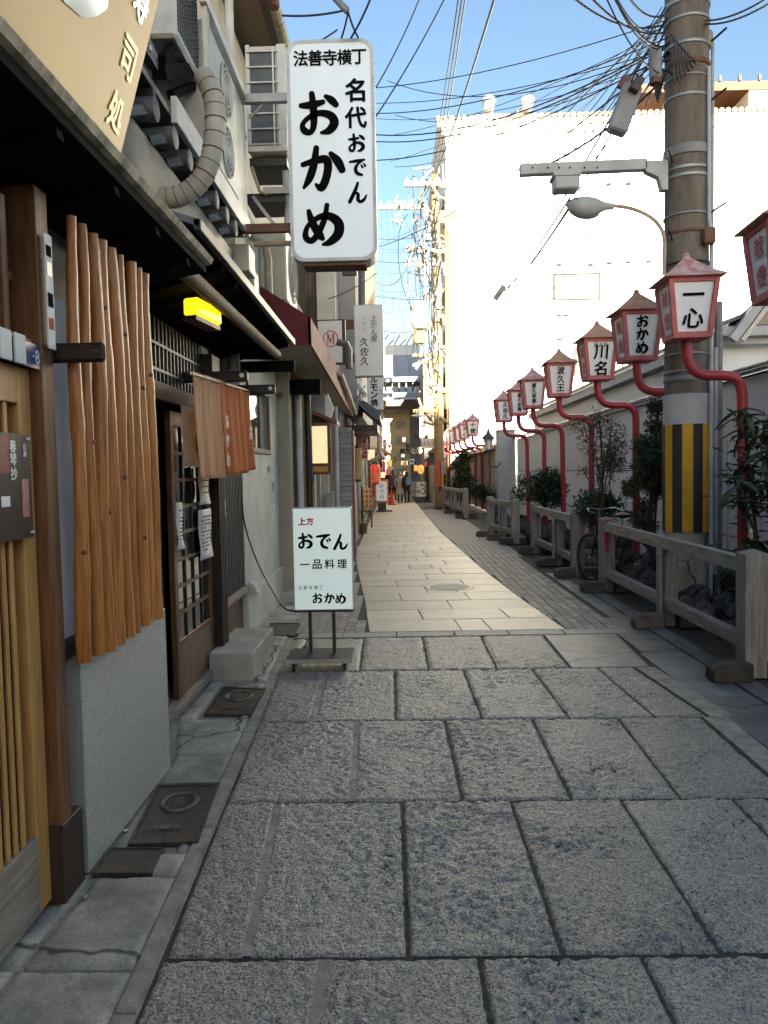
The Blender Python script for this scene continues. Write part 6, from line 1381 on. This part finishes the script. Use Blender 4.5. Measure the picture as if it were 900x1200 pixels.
for _ in range(130):
    px, py = iq.gauss(505, 9), iq.uniform(200, 500)
    if 235 < py < 275 and iq.random() < .7: px = iq.uniform(462, 515)
    c_ = qp(px, py, iq.uniform(-.6, .1)); a_ = Vector((iq.gauss(0, 1), iq.gauss(0, .6), iq.gauss(0, 1.3))).normalized() * iq.uniform(.12, .42)
    (hw if iq.random() < .6 else hw2).tube([c_ - a_, c_, c_ + a_], iq.uniform(.03, .09), 6)
hw.build('hardware', 'porcelain', Q, kind='stuff'); hw2.build('dark_hardware', 'closure_grey', Q, kind='stuff')
lp = MB()
for _ in range(46):
    a, b = qp(iq.uniform(470, 520), iq.uniform(205, 330), -.5), qp(iq.gauss(505, 10), iq.uniform(230, 480), -.45); s_ = Vector((iq.gauss(0, .3), iq.gauss(0, .2), -iq.uniform(.2, .9)))
    lp.tube(bez(a, a + s_, b + s_, b, 8), .018, 4)
lp.build('jumper_cables', 'cable', Q, kind='stuff')
MB().lathe([(.30, 0), (.36, .10), (.36, 1.05), (.28, 1.2)], qp(492, 388, -.5), 18).build('transformer', 'porcelain', Q, smooth=True); 
for k in range(16): a = k * .3927; c_ = qp(492, 386, -.5); MB().bar(c_ + Vector((.37 * math.cos(a), .37 * math.sin(a), .2)), c_ + Vector((.37 * math.cos(a), .37 * math.sin(a), 1.0)), .03, .06).build('cooling_fin', 'porcelain', Q)
MB().lathe([(.22, 0), (.30, .1), (.30, .45), (.18, .55)], qp(491, 398, -.5) - Vector((0, 0, .25)), 14).build('transformer_foot', 'pole_yellow', Q, smooth=True)
for i in range(3): MB().tube([qp(522 + i * 2.2, 235 + i * 20, -.3), qp(523 + i * 2, 480, -.3)], .05, 6).build('riser', 'pole_yellow', Q)
for i, (z0, z1) in enumerate(((.7, 2.0),)):
    for k in range(6): a0 = R(180 + k * 30); MB().obox((qx + .25 * math.cos(a0 + .26), QY + .25 * math.sin(a0 + .26), (z0 + z1) / 2), (.065 * -math.sin(a0 + .26), .065 * math.cos(a0 + .26), 0), (.01 * math.cos(a0 + .26), .01 * math.sin(a0 + .26), 0), (0, 0, (z1 - z0) / 2)).build('stripe', 'stripe_yellow' if k % 2 else 'stripe_black', Q)
MB().obox(qp(513, 556, -.3), (.10, 0, 0), (0, .01, 0), (0, 0, .55)).build('notice_plate', 'cone_red', Q); MB().obox(qp(519, 548, -.3), (.10, 0, 0), (0, .01, 0), (0, 0, .3)).build('notice_plate', 'porcelain', Q)
MB().tube(bez(qp(508, 500, -.3), qp(506, 488, -.3), qp(500, 486, -.3), qp(490, 488, -.3), 8), .04, 6).build('lamp_arm', 'pole_yellow', Q); MB().lathe([(.05, .1), (.16, .04), (.2, 0), (.12, -.06)], qp(489, 488, -.3), 10, 1.6, .8).build('lamp_head', 'porcelain', Q, smooth=True)

# ================================================================== wires
WG = 'overhead cables'
def wire(a, b, r=.01, sag=.0, label=None, m='cable', n=14):
    a, b = Vector(a), Vector(b); pts = [a.lerp(b, k / n) + Vector((0, 0, -4 * sag * (k / n) * (1 - k / n))) for k in range(n + 1)]
    o = MB().tube(pts, r, 5).build('overhead_cable', m); tag(o, label, 'cable', WG); return o
top2 = lambda px, py: qp(px, py, -.2)
near = 'cable running from overhead down to the crossarms of the distant yellowish pole'
wire(P(582, -10, 12), top2(497, 232), .022, .35, 'thickest black cable dropping from the top edge to the distant pole')
for i, px in enumerate((537, 541, 545)): wire(P(px + 1, -8, 14), top2(503 + i * 4, 208), .016, .25, 'one of three parallel thin wires dropping steeply to the top of the distant pole')
lw = 'thin cable crossing the sky from behind the big sign up to the concrete pole'
for (ax, ay, aY), (bx_, by_, bY), r, s_ in (((441, 103, 12), (792, 20, 8.5), .007, .12), ((441, 121, 13), (790, 55, 8.5), .006, .15), ((441, 133, 13), (788, 42, 8.5), .008, .20), ((441, 158, 13), (788, 48, 8.5), .010, .30), ((441, 166, 13), (786, 52, 8.5), .009, .30), ((441, 188, 13), (786, 62, 8.5), .009, .25), ((441, 139, 14), (786, 70, 8.5), .005, .22)): wire(P(ax, ay, aY), P(bx_, by_, bY), r, s_, lw)
for (a, b) in (((494, -8), (441, 102)), ((524, -8), (441, 136))): wire(P(*a, 10), P(*b, 8), .008, .05, 'thin black cable slanting behind the upper right of the big sign')
dw = 'cable slanting down from the concrete pole top across the white building'
for (ax, ay), (bx_, by_, bY), r, s_ in (((782, 20), (530, 412, 30), .014, .5), ((778, 40), (585, 345, 22), .012, .4), ((785, 60), (441, 290, 20), .010, .3), ((776, 18), (512, 250, 34), .010, .4), ((780, 8), (640, 200, 14), .009, .2), ((778, 70), (640, 232, 14), .009, .25), ((770, 100), (610, 205, 9), .013, .12), ((776, 30), (560, 320, 24), .007, .5), ((668, 232), (528, 415, 30), .012, .25), ((676, 232), (532, 415, 30), .012, .25)):
    wire(P(ax, ay, 8.4), P(bx_, by_, bY), r, s_, dw)
xg = random.Random(4)
for i in range(9): wire(P(xg.uniform(772, 788), xg.uniform(0, 80), 8.4), P(xg.uniform(530, 680), xg.uniform(180, 330), xg.uniform(14, 26)), xg.uniform(.004, .008), xg.uniform(.15, .45), dw)
for i in range(5): wire(P(xg.uniform(441, 470), xg.uniform(90, 200), 14), P(788, xg.uniform(20, 70), 8.5), xg.uniform(.004, .007), xg.uniform(.1, .4), lw)
for i in range(3): wire(P(xg.uniform(700, 760), -8, 7), P(xg.uniform(775, 785), xg.uniform(30, 90), 8.4), .007, .15, 'cable arching from the top edge into the bundle on the concrete pole')
wire(P(705, 250, 9), P(590, 420, 26), .006, .1, dw); wire(P(700, 95, 9), P(520, 220, 34), .006, .15, dw)
for a, b, bY in (((825, 24), (905, -6), 6), ((826, 28), (905, 2), 6)): wire(P(*a, 8.5), P(*b, bY), .009, .05, 'cable leaving the concrete pole top towards the right edge')
for a, b in (((668, -6), (775, 30)), ((690, -6), (778, 38)), ((735, -6), (784, 12)), ((718, -6), (780, 55))): wire(P(*a, 7), P(*b, 8.4), .010, .12, 'cable arching from the top edge into the bundle on the concrete pole')
t = thing('cable_clamp', 'dark splice clamp on the cables slanting across the white building', 'cable clamp', P(585, 343, 22)); MB().bar(P(580, 351, 22), P(591, 335, 22), .10, .16).build('body', 'closure_grey', t, bevel=.02)
hz = 'thin line crossing the sky between the left buildings and the distant pole'
for i, (y0, y1) in enumerate(((278, 280), (287, 286), (296, 292), (303, 301), (320, 318), (335, 338), (345, 352), (341, 345), (366, 362), (382, 385), (290, 262), (396, 380))): wire(P(430, y0, 30), qp(490 + (i % 4) * 6, y1, -.3), .010 if i % 3 else .018, .1 + .15 * (i % 2), hz)
for i in range(3): wire(P(447 + i * 6, 246, 36), P(452 + i * 16, 470, 58), .007, .3, 'faint wire running on from the distant pole towards the end of the lane')
k_ = [P(485, 285, 33), P(480, 320, 33), P(462, 345, 33), P(441, 330, 30)]; tag(MB().tube(bez(*k_, 12), .022, 5).build('overhead_cable', 'cable'), 'slack black cable loop below the distant pole crossarms', 'cable', WG)
k_ = [P(488, 300, 33), P(478, 345, 33), P(470, 362, 33), P(458, 372, 33), P(466, 385, 33)]; tag(MB().tube(k_, .020, 5).build('overhead_cable', 'cable'), 'kinked black cable hanging left of the transformer can', 'cable', WG)
for a, b, aY, bY in (((385, 350), (441, 320), 12, 13), ((330, 60), (395, 35), 8, 6.9)): wire(P(*a, aY), P(*b, bY), .008, .05, 'short stay wire near the big sign on the left')
t = thing('cable_fittings', 'grey insulator fitting on the wires just above the big sign', 'insulator', P(400, 8, 6.6)); MB().bar(P(391, -4, 6.6), P(408, 14, 6.6), .05, .05).build('body', 'closure_grey', t, bevel=.01)
for a, b in (((408, 14), (400, 45)), ((408, 14), (420, 44)), ((404, 12), (330, 18)), ((436, -6), (411, 45))): wire(P(*a, 6.6), P(*b, 6.7), .009, .02, 'short black lead hanging from the fitting above the big sign')

# ================================================================== far end of the lane
AC = thing('arcade_roof', 'dark steel arcade roof with a pale beam spanning the far end of the lane', 'arcade roof', (0, 50, 6))
a0, a1 = RC(448, 474, 500, 448, 50)
box('roof', 'far_blue', AC, a0.x - 2, a1.x + .6, 49.6, 52.6, a1.z, a1.z + .3); box('front_beam', 'shutter', AC, a0.x - 2, a1.x + .4, 49.5, 49.7, P(470, 466, 50).z, P(470, 461, 50).z); box('rear_beam', 'far_brown', AC, a0.x - 2, a1.x + .6, 52.0, 52.4, a0.z - .2, a0.z + .5)
for i in range(9): box('rib', 'black_metal', AC, a0.x - .3 + i * .45, a0.x - .2 + i * .45, 49.8, 52.4, a1.z - .35, a1.z - .02)
for px, py in ((458, 458), (470, 471), (493, 459)): MB().lathe([(.03, .1), (.08, .02), (.08, -.02)], P(px, py, 49.3), 10).build('pendant_lamp', 'bulb', AC)
for x_ in (a0.x - 1.6, a1.x + .3): box('post', 'far_brown', AC, x_, x_ + .25, 50, 50.3, 0, a1.z)
def block(name, label, m, px0, py0, px1, py1, Y, dep=8, wins=None, base=True):
    a, b = RC(px0, py1, px1, py0, Y); t = thing(name, label, 'building', ((a.x + b.x) / 2, Y + dep / 2, 0)); box('body', m, t, a.x, b.x, Y, Y + dep, -.02 if base else a.z, b.z)
    if wins:
        nx, nz, wm = wins
        for i in range(nx):
            for j in range(nz):
                wx = a.x + (b.x - a.x) * (i + .25) / nx; wz = max(a.z, 1) + (b.z - max(a.z, 1)) * (j + .25) / nz; o = box('window', wm, t, wx, wx + (b.x - a.x) * .5 / nx, Y - .04, Y - .01, wz, wz + (b.z - max(a.z, 1)) * .5 / nz)
    return t
block('far_building', 'blue grey shed wall above the arcade roof at the end of the lane', 'far_blue', 440, 416, 497, 480, 62, 10, None, False)
block('far_building', 'pale yellow sunlit building seen under the arcade roof', 'far_yellow', 438, 470, 481, 600, 53.5, 3, (2, 5, 'cream_wall'))
block('far_building', 'light blue building right of the yellow one under the arcade roof', 'far_blue', 481.5, 470, 506, 600, 53.8, 3, (2, 5, 'far_grey'))
t = block('far_building', 'white framework roof structure above the blue grey shed', 'tower_white', 446, 404, 492, 416, 66, 6, None, False)
for i in range(7): MB().bar(P(448 + i * 7, 404, 66), P(455 + i * 7, 392 + (i % 2) * 6, 66), .12, .12).build('truss_bar', 'steel', t)
R2 = thing('brown_shop', 'narrow brown shop building behind the distant yellowish pole', 'building', (2, 44, 0))
a0, a1 = RC(497, 590, 512, 420, 43); box('wall', 'far_brown', R2, a0.x, 2.45, 43, 60, -.02, a1.z); box('ground_floor', 'seam_dark', R2, a0.x - .02, a0.x + 1.2, 42.9, 42.98, 0, 2.6); MB().prism([P(494, 515, 42), P(512, 498, 42), P(516, 508, 42), P(514, 513, 42)], (0, 1.5, 0)).build('lean_to_roof', 'board_brown', R2)
a0 = P(506, 560, 37); box('low_wall', 'beige_wall', R2, P(505, 560, 40).x, P(513, 560, 40).x, 40, 42.9, 0, P(510, 545, 40).z)
t = thing('shop_sign', 'pale horizontal sign on the brown shop just left of the distant pole', 'signboard', P(500, 520, 36)); m = MB(); pbox(m, 494, 514, 511, 525, 36, .2); m.build('board', 'sign_plain', t); write(t, 'はん六', P(502.5, 519.5, 35.99), X_, Z_, .26, 'ink', vertical=False, bold=.0, brush=False)
t = thing('shop_sign', 'dark sign with pale letters below the pale horizontal sign', 'signboard', P(488, 527, 42)); m = MB(); pbox(m, 482, 524, 494, 532, 42, .2); m.build('board', 'far_brown', t); write(t, 'さくら', P(488, 528, 41.98), X_, Z_, .24, 'sign_plain', vertical=False, bold=0, brush=False)
t = thing('paper_lantern', 'orange glowing lamp hanging deep in the lane near the brown shop', 'paper lantern', P(493, 552, 42)); MB().lathe([(.06, -.26), (.15, -.16), (.20, 0), (.17, .14), (.07, .24)], P(493, 550, 42), 16).build('body', 'orange_lamp', t, smooth=True); MB().tube([P(493, 544, 42), P(493, 535, 42)], .02, 5).build('hook', 'black_metal', t)
for nm, lb, px0, py0, px1, py1, Y, m_, tx in (('hanging_signboard', 'tall pale upright sign under the arcade on the right side', 492, 477, 498, 513, 43, 'sign_plain', '呑処'), ('hanging_signboard', 'small yellow lit sign deep in the lane', 470, 540, 478, 545, 42, 'lantern_paper', '酒'), ('hanging_signboard', 'white lit sign deep in the lane beside the yellow one', 480, 538, 485, 544, 42, 'sign_face', '寿'), ('hanging_signboard', 'dark round sign hanging over the lane end', 476, 526, 481, 532, 42, 'black_metal', None), ('hanging_signboard', 'pale banner strip above the people', 455, 548, 466, 556, 43, 'far_grey', None)):
    t = thing(nm, lb, 'signboard', P(px0, py1, Y)); m = MB(); pbox(m, px0, py0, px1, py1, Y, .15); m.build('board', m_, t)
    if tx: write(t, tx, P((px0 + px1) / 2, (py0 + py1) / 2, Y - .02), X_, Z_, .25, 'ink', bold=.02)
L2 = thing('lantern_shop', 'dark busy shop row at the far left behind the red lantern', 'building', (-2, 36, 0)); box('wall', 'far_brown', L2, -6, -1.0, 27.6, 48, -.02, 5.2); box('upper_wall', 'far_grey', L2, -6, -1.3, 27.6, 48, 5.2, 7)
for i in range(6): box('shop_opening', 'seam_dark', L2, -1.0, -.985, 28.5 + i * 3, 30.6 + i * 3, .1, 2.2); box('awning_strip', ('cream_wall', 'ink_red', 'far_blue')[i % 3], L2, -1.0, -.7, 28.3 + i * 3, 30.8 + i * 3, 2.3, 2.5)
for lb, px0, py0, px1, py1, Y, m_ in (('small red paper lantern hung over the far lane beside the bent vent pipe', 448, 541, 452, 550, 34, 'red_lantern'), ('small amber paper lantern under the tan side awning', 455, 539, 459, 547, 36, 'orange_lamp'), ('second small red paper lantern deeper down the far lane', 452, 550, 456, 557, 38, 'red_lantern'),
    ('tiny amber lantern hanging left of the pale horizontal sign', 485, 545, 489, 552, 41, 'orange_lamp'), ('tiny red lantern beside the orange lamp deep in the lane', 497, 541, 500, 547, 41, 'red_lantern')): paper_lantern('paper_lantern', lb, px0, py0, px1, py1, Y, m_, False, .3)
for lb, px0, py0, px1, py1, Y, m_, tx in (('narrow red upright sign deep on the left of the far lane', 449, 515, 453, 534, 33, 'ink_red', '焼肉'), ('narrow white upright sign behind the red one in the far lane', 454, 508, 458, 527, 40, 'sign_plain', '居酒屋'), ('low amber lit sign on the left of the far lane', 446, 553, 451, 560, 33, 'lantern_paper', None)):
    t = thing('hanging_signboard', lb, 'signboard', P(px0, py1, Y)); m = MB(); pbox(m, px0, py0, px1, py1, Y, .15); m.build('board', m_, t)
    if tx: write(t, tx, P((px0 + px1) / 2, (py0 + py1) / 2, Y - .02), X_, Z_, .9 * (py1 - py0) / len(tx) * Y / FOC * .9, 'ink_white' if m_ == 'ink_red' else 'ink', bold=.02)
# clutter of small signs over the far lane
cg = random.Random(21)
for i in range(16):
    px, py, Y = cg.uniform(455, 492), cg.uniform(505, 552), cg.uniform(46, 58); w_, h_ = cg.uniform(2, 6), cg.uniform(2, 7)
    t = MB(); pbox(t, px, py, px + w_, py + h_, Y, .12); o = t.build('shop_sign', cg.choice(['board_brown', 'coping_tile', 'far_brown', 'roof_slate', 'ink_red', 'far_brown', 'black_metal'])); tag(o, 'tiny sign among the clutter over the far end of the lane', 'signboard', 'small signs at the far end')
# cart with patterned cloths, cone
t = thing('stall_table', 'stall table hung with pale patterned cloths on the right of the far lane', 'stall', P(489, 586, 40)); a0, a1 = RC(478, 584, 500, 565, 40); box('cloth', 'far_grey', t, a0.x, a1.x, 40, 41, a0.z + .1, a1.z); box('cloth', 'sign_plain', t, P(488, 580, 40).x, P(498, 566, 40).x, 39.95, 39.99, P(488, 582, 40).z, a1.z)
pm = MB()
for i in range(40): u, v_ = cg.random(), cg.random(); x_, z_ = a0.x + (a1.x - a0.x) * u, a0.z + .2 + (a1.z - a0.z - .3) * v_; pm.box(x_, x_ + .06, 39.93, 39.94, z_, z_ + .08)
pm.build('printed_pattern', 'far_brown', t)
for x_ in (a0.x + .05, a1.x - .1): box('leg', 'black_metal', t, x_, x_ + .05, 40.1, 40.15, 0, .3)
cx, cy = P(459, 590, 37).x, 37; t = thing('traffic_cone', 'red traffic cone beside the white menu stand in the far lane', 'traffic cone', (cx, cy, 0)); box('base', 'cone_red', t, cx - .2, cx + .2, cy - .2, cy + .2, 0, .04); MB().lathe([(.15, .04), (.03, .72)], (cx, cy, 0), 14).build('cone', 'cone_red', t, smooth=True)
t = thing('red_board', 'red board standing under the red lantern', 'board', P(436, 590, 29)); m = MB(); pbox(m, 432, 563, 439, 582, 29, .1); m.build('board', 'ink_red', t); m = MB(); pbox(m, 434, 582, 435, 594, 29, .05); m.build('leg', 'black_metal', t)
# ================================================================== people
def person(label, x, y, h, coat, facing, bag=None, legs='coat_black', long=False, ph=0.0):
    t = thing('person', label, 'person', (x, y, 0)); s = h / 1.7
    st = .13 * math.cos(ph)
    nodes = [((0, 0, .92), .135), ((0, 0, 1.12), .13), ((0, 0, 1.34), .155), ((0, 0, 1.46), .065), ((0, 0, 1.52), .06), ((0, 0, 1.60), .095), ((0, 0, 1.66), .08),
             ((.17, 0, 1.38), .06), ((.22, .03, 1.12), .048), ((.20, -.06, .90), .038), ((.20, -.09, .82), .035), ((-.17, 0, 1.38), .06), ((-.22, -.02, 1.12), .048), ((-.20, -.08, .92), .038), ((-.2, -.10, .84), .035),
             ((.09, 0, .86), .095), ((.09, -st * .6, .48), .062), ((.09, st * .4, .08), .045), ((.09, st * .4 - .14, .04), .035), ((-.09, 0, .86), .095), ((-.09, st * .6, .48), .062), ((-.09, -st * .4, .08), .045), ((-.09, -st * .4 - .14, .04), .035)]
    ed = [(0, 1), (1, 2), (2, 3), (3, 4), (4, 5), (5, 6), (2, 7), (7, 8), (8, 9), (9, 10), (2, 11), (11, 12), (12, 13), (13, 14), (0, 15), (15, 16), (16, 17), (17, 18), (0, 19), (19, 20), (20, 21), (21, 22)]
    c_, s_ = math.cos(facing), math.sin(facing); rot = lambda p: (p[0] * c_ - p[1] * s_, p[0] * s_ + p[1] * c_, p[2])
    me = bpy.data.meshes.new('body'); me.from_pydata([tuple(v * s for v in rot(p)) for p, _ in nodes], ed, []); o = bpy.data.objects.new('body', me); COL.objects.link(o); o.parent = t
    md = o.modifiers.new('skin', 'SKIN'); me.skin_vertices[0].data[0].use_root = True
    for v, (_, r) in zip(me.skin_vertices[0].data, nodes): v.radius = (r * s, r * s)
    sb = o.modifiers.new('sub', 'SUBSURF'); sb.levels = sb.render_levels = 1; me.materials.append(K[legs])
    mv = lambda mb: [tuple(Vector((x, y, 0)) + Vector(rot(p)) * s) for p in mb.v]
    cm_ = MB().lathe([(.26 if long else .19, .50 if long else .80), (.21, .95), (.19, 1.12), (.215, 1.34), (.15, 1.44), (.075, 1.49)], (0, 0, 0), 14, 1.0, .72)
    for sx in (1, -1): cm_.tube([(.19 * sx, 0, 1.40), (.245 * sx, 0, 1.14), (.22 * sx, -.07, .90)], [.075, .062, .05], 8)
    cm_.v = mv(cm_); cm_.build('coat', coat, t, smooth=True)
    f_ = MB().lathe([(.05, -.11), (.078, -.05), (.085, .0), (.08, .06), (.03, .10)], (0, -.014, 1.60), 12, .9, 1.0).lathe([(.008, -.02), (.016, 0), (.004, .03)], (0, -.105, 1.585), 6)
    for sx in (1, -1): f_.lathe([(.01, -.03), (.016, 0), (.01, .03)], (.082 * sx, 0, 1.59), 6)
    f_.v = mv(f_); f_.build('face', 'skin', t, smooth=True)
    ey = MB()
    for sx in (1, -1): ey.lathe([(.004, -.008), (.012, 0), (.004, .008)], (.03 * sx, -.088, 1.605), 6)
    ey.lathe([(.01, -.003), (.02, 0), (.01, .003)], (0, -.088, 1.545), 6); ey.v = mv(ey); ey.build('features', 'hair', t)
    hm = MB().lathe([(.085, -.10), (.10, -.03), (.102, .04), (.08, .10), (.03, .125)], (0, .022, 1.61), 12, .98, .95); hm.v = mv(hm); hm.build('hair', 'hair', t, smooth=True)
    for sx in (1, -1):
        hd_ = MB()
        base = Vector((.205 * sx, -.095, .84)); hd_.tube([base + Vector((0, 0, .04)), base, base + Vector((0, -.005, -.05))], [.028, .034, .03], 8)
        for k in range(4): fx = (k - 1.5) * .016; hd_.tube([base + Vector((0, fx, -.045)), base + Vector((-.006 * sx, fx, -.085)), base + Vector((-.016 * sx, fx - .004, -.115 + abs(k - 1.3) * .008))], [.0095, .009, .006], 5)
        hd_.tube([base + Vector((-.01 * sx, -.028, .0)), base + Vector((-.02 * sx, -.045, -.035)), base + Vector((-.022 * sx, -.048, -.06))], [.011, .010, .007], 5); hd_.v = mv(hd_); hd_.build('hand', 'skin', t, smooth=True)
    if bag: bm_ = MB().obox((0, .17, 1.18), (.15, 0, 0), (0, .08, 0), (0, 0, .2)); bm_.v = mv(bm_); bm_.build('backpack', bag, t, bevel=.04, seg=2)
    return t
person('person in a long beige coat walking in the middle of the far lane', P(469, 588, 38.5).x, 38.5, 1.56, 'coat_beige', .2, None, 'coat_black', True, .4)
person('person in dark clothes with a pale blue bag beside the one in the beige coat', P(477, 588, 38.3).x, 38.3, 1.58, 'coat_black', math.pi + .5, 'bag_blue', 'coat_black', False, 1)
person('person in black standing just left of the one in the beige coat', P(462, 588, 42).x, 42, 1.65, 'coat_grey', .5, None, 'coat_black', False, 2)
person('person in a black coat at the back of the group behind the red cone', P(455, 585, 44).x, 44, 1.7, 'coat_black', 1.2, None, 'coat_black', True, .5)
person('person in dark grey behind the menu stand', P(450, 585, 43).x, 43, 1.68, 'coat_black', -.4, None, 'coat_grey', False, .9)

# ================================================================== behind the viewer, unseen: a block added to shade the lane, and house rows
OB = thing('added_shade_block', 'unseen tall block added far behind the viewpoint to shade the lane', 'building', (20, -88, 0))
box('body', 'occluder', OB, 8, 33, -95, -80, -.02, 35.4)
for i in range(5):
    for j in range(5): box('window', 'glass_dark', OB, 9 + j * 4.7, 11.5 + j * 4.7, -80.0, -79.97, 2 + i * 6, 4 + i * 6)
box('parapet', 'occluder', OB, 7.9, 33.1, -95.1, -79.9, 35.4, 35.8)
for nm, lb, x0, x1, y0, y1, zz in (('rear_building', 'plain row of low houses along the left of the lane behind the viewpoint', -9, -1.4, -34, -3.1, 4.2), ('rear_building', 'plain row of low houses along the right of the lane behind the viewpoint', 5.0, 12, -34, -4, 4.2)):
    t = thing(nm, lb, 'building', ((x0 + x1) / 2, (y0 + y1) / 2, 0)); box('body', 'occluder', t, x0, x1, y0, y1, -.02, zz); xx = x1 if x1 < 0 else x0
    for i in range(9): box('window', 'glass_dark', t, xx - .02, xx + .02, y0 + 1 + i * 3.2, y0 + 2.6 + i * 3.2, .9, 2.2)
    box('roof', 'roof_slate', t, x0 - .3, x1 + .3, y0 - .3, y1 - .02, zz, zz + .3)
bpy.data.objects.remove(_to); bpy.data.curves.remove(_tc)
for o in list(COL.objects):
    if o.type == 'MESH' and o.parent is None and 'kind' not in o and 'category' not in o: print('UNTAGGED', o.name)
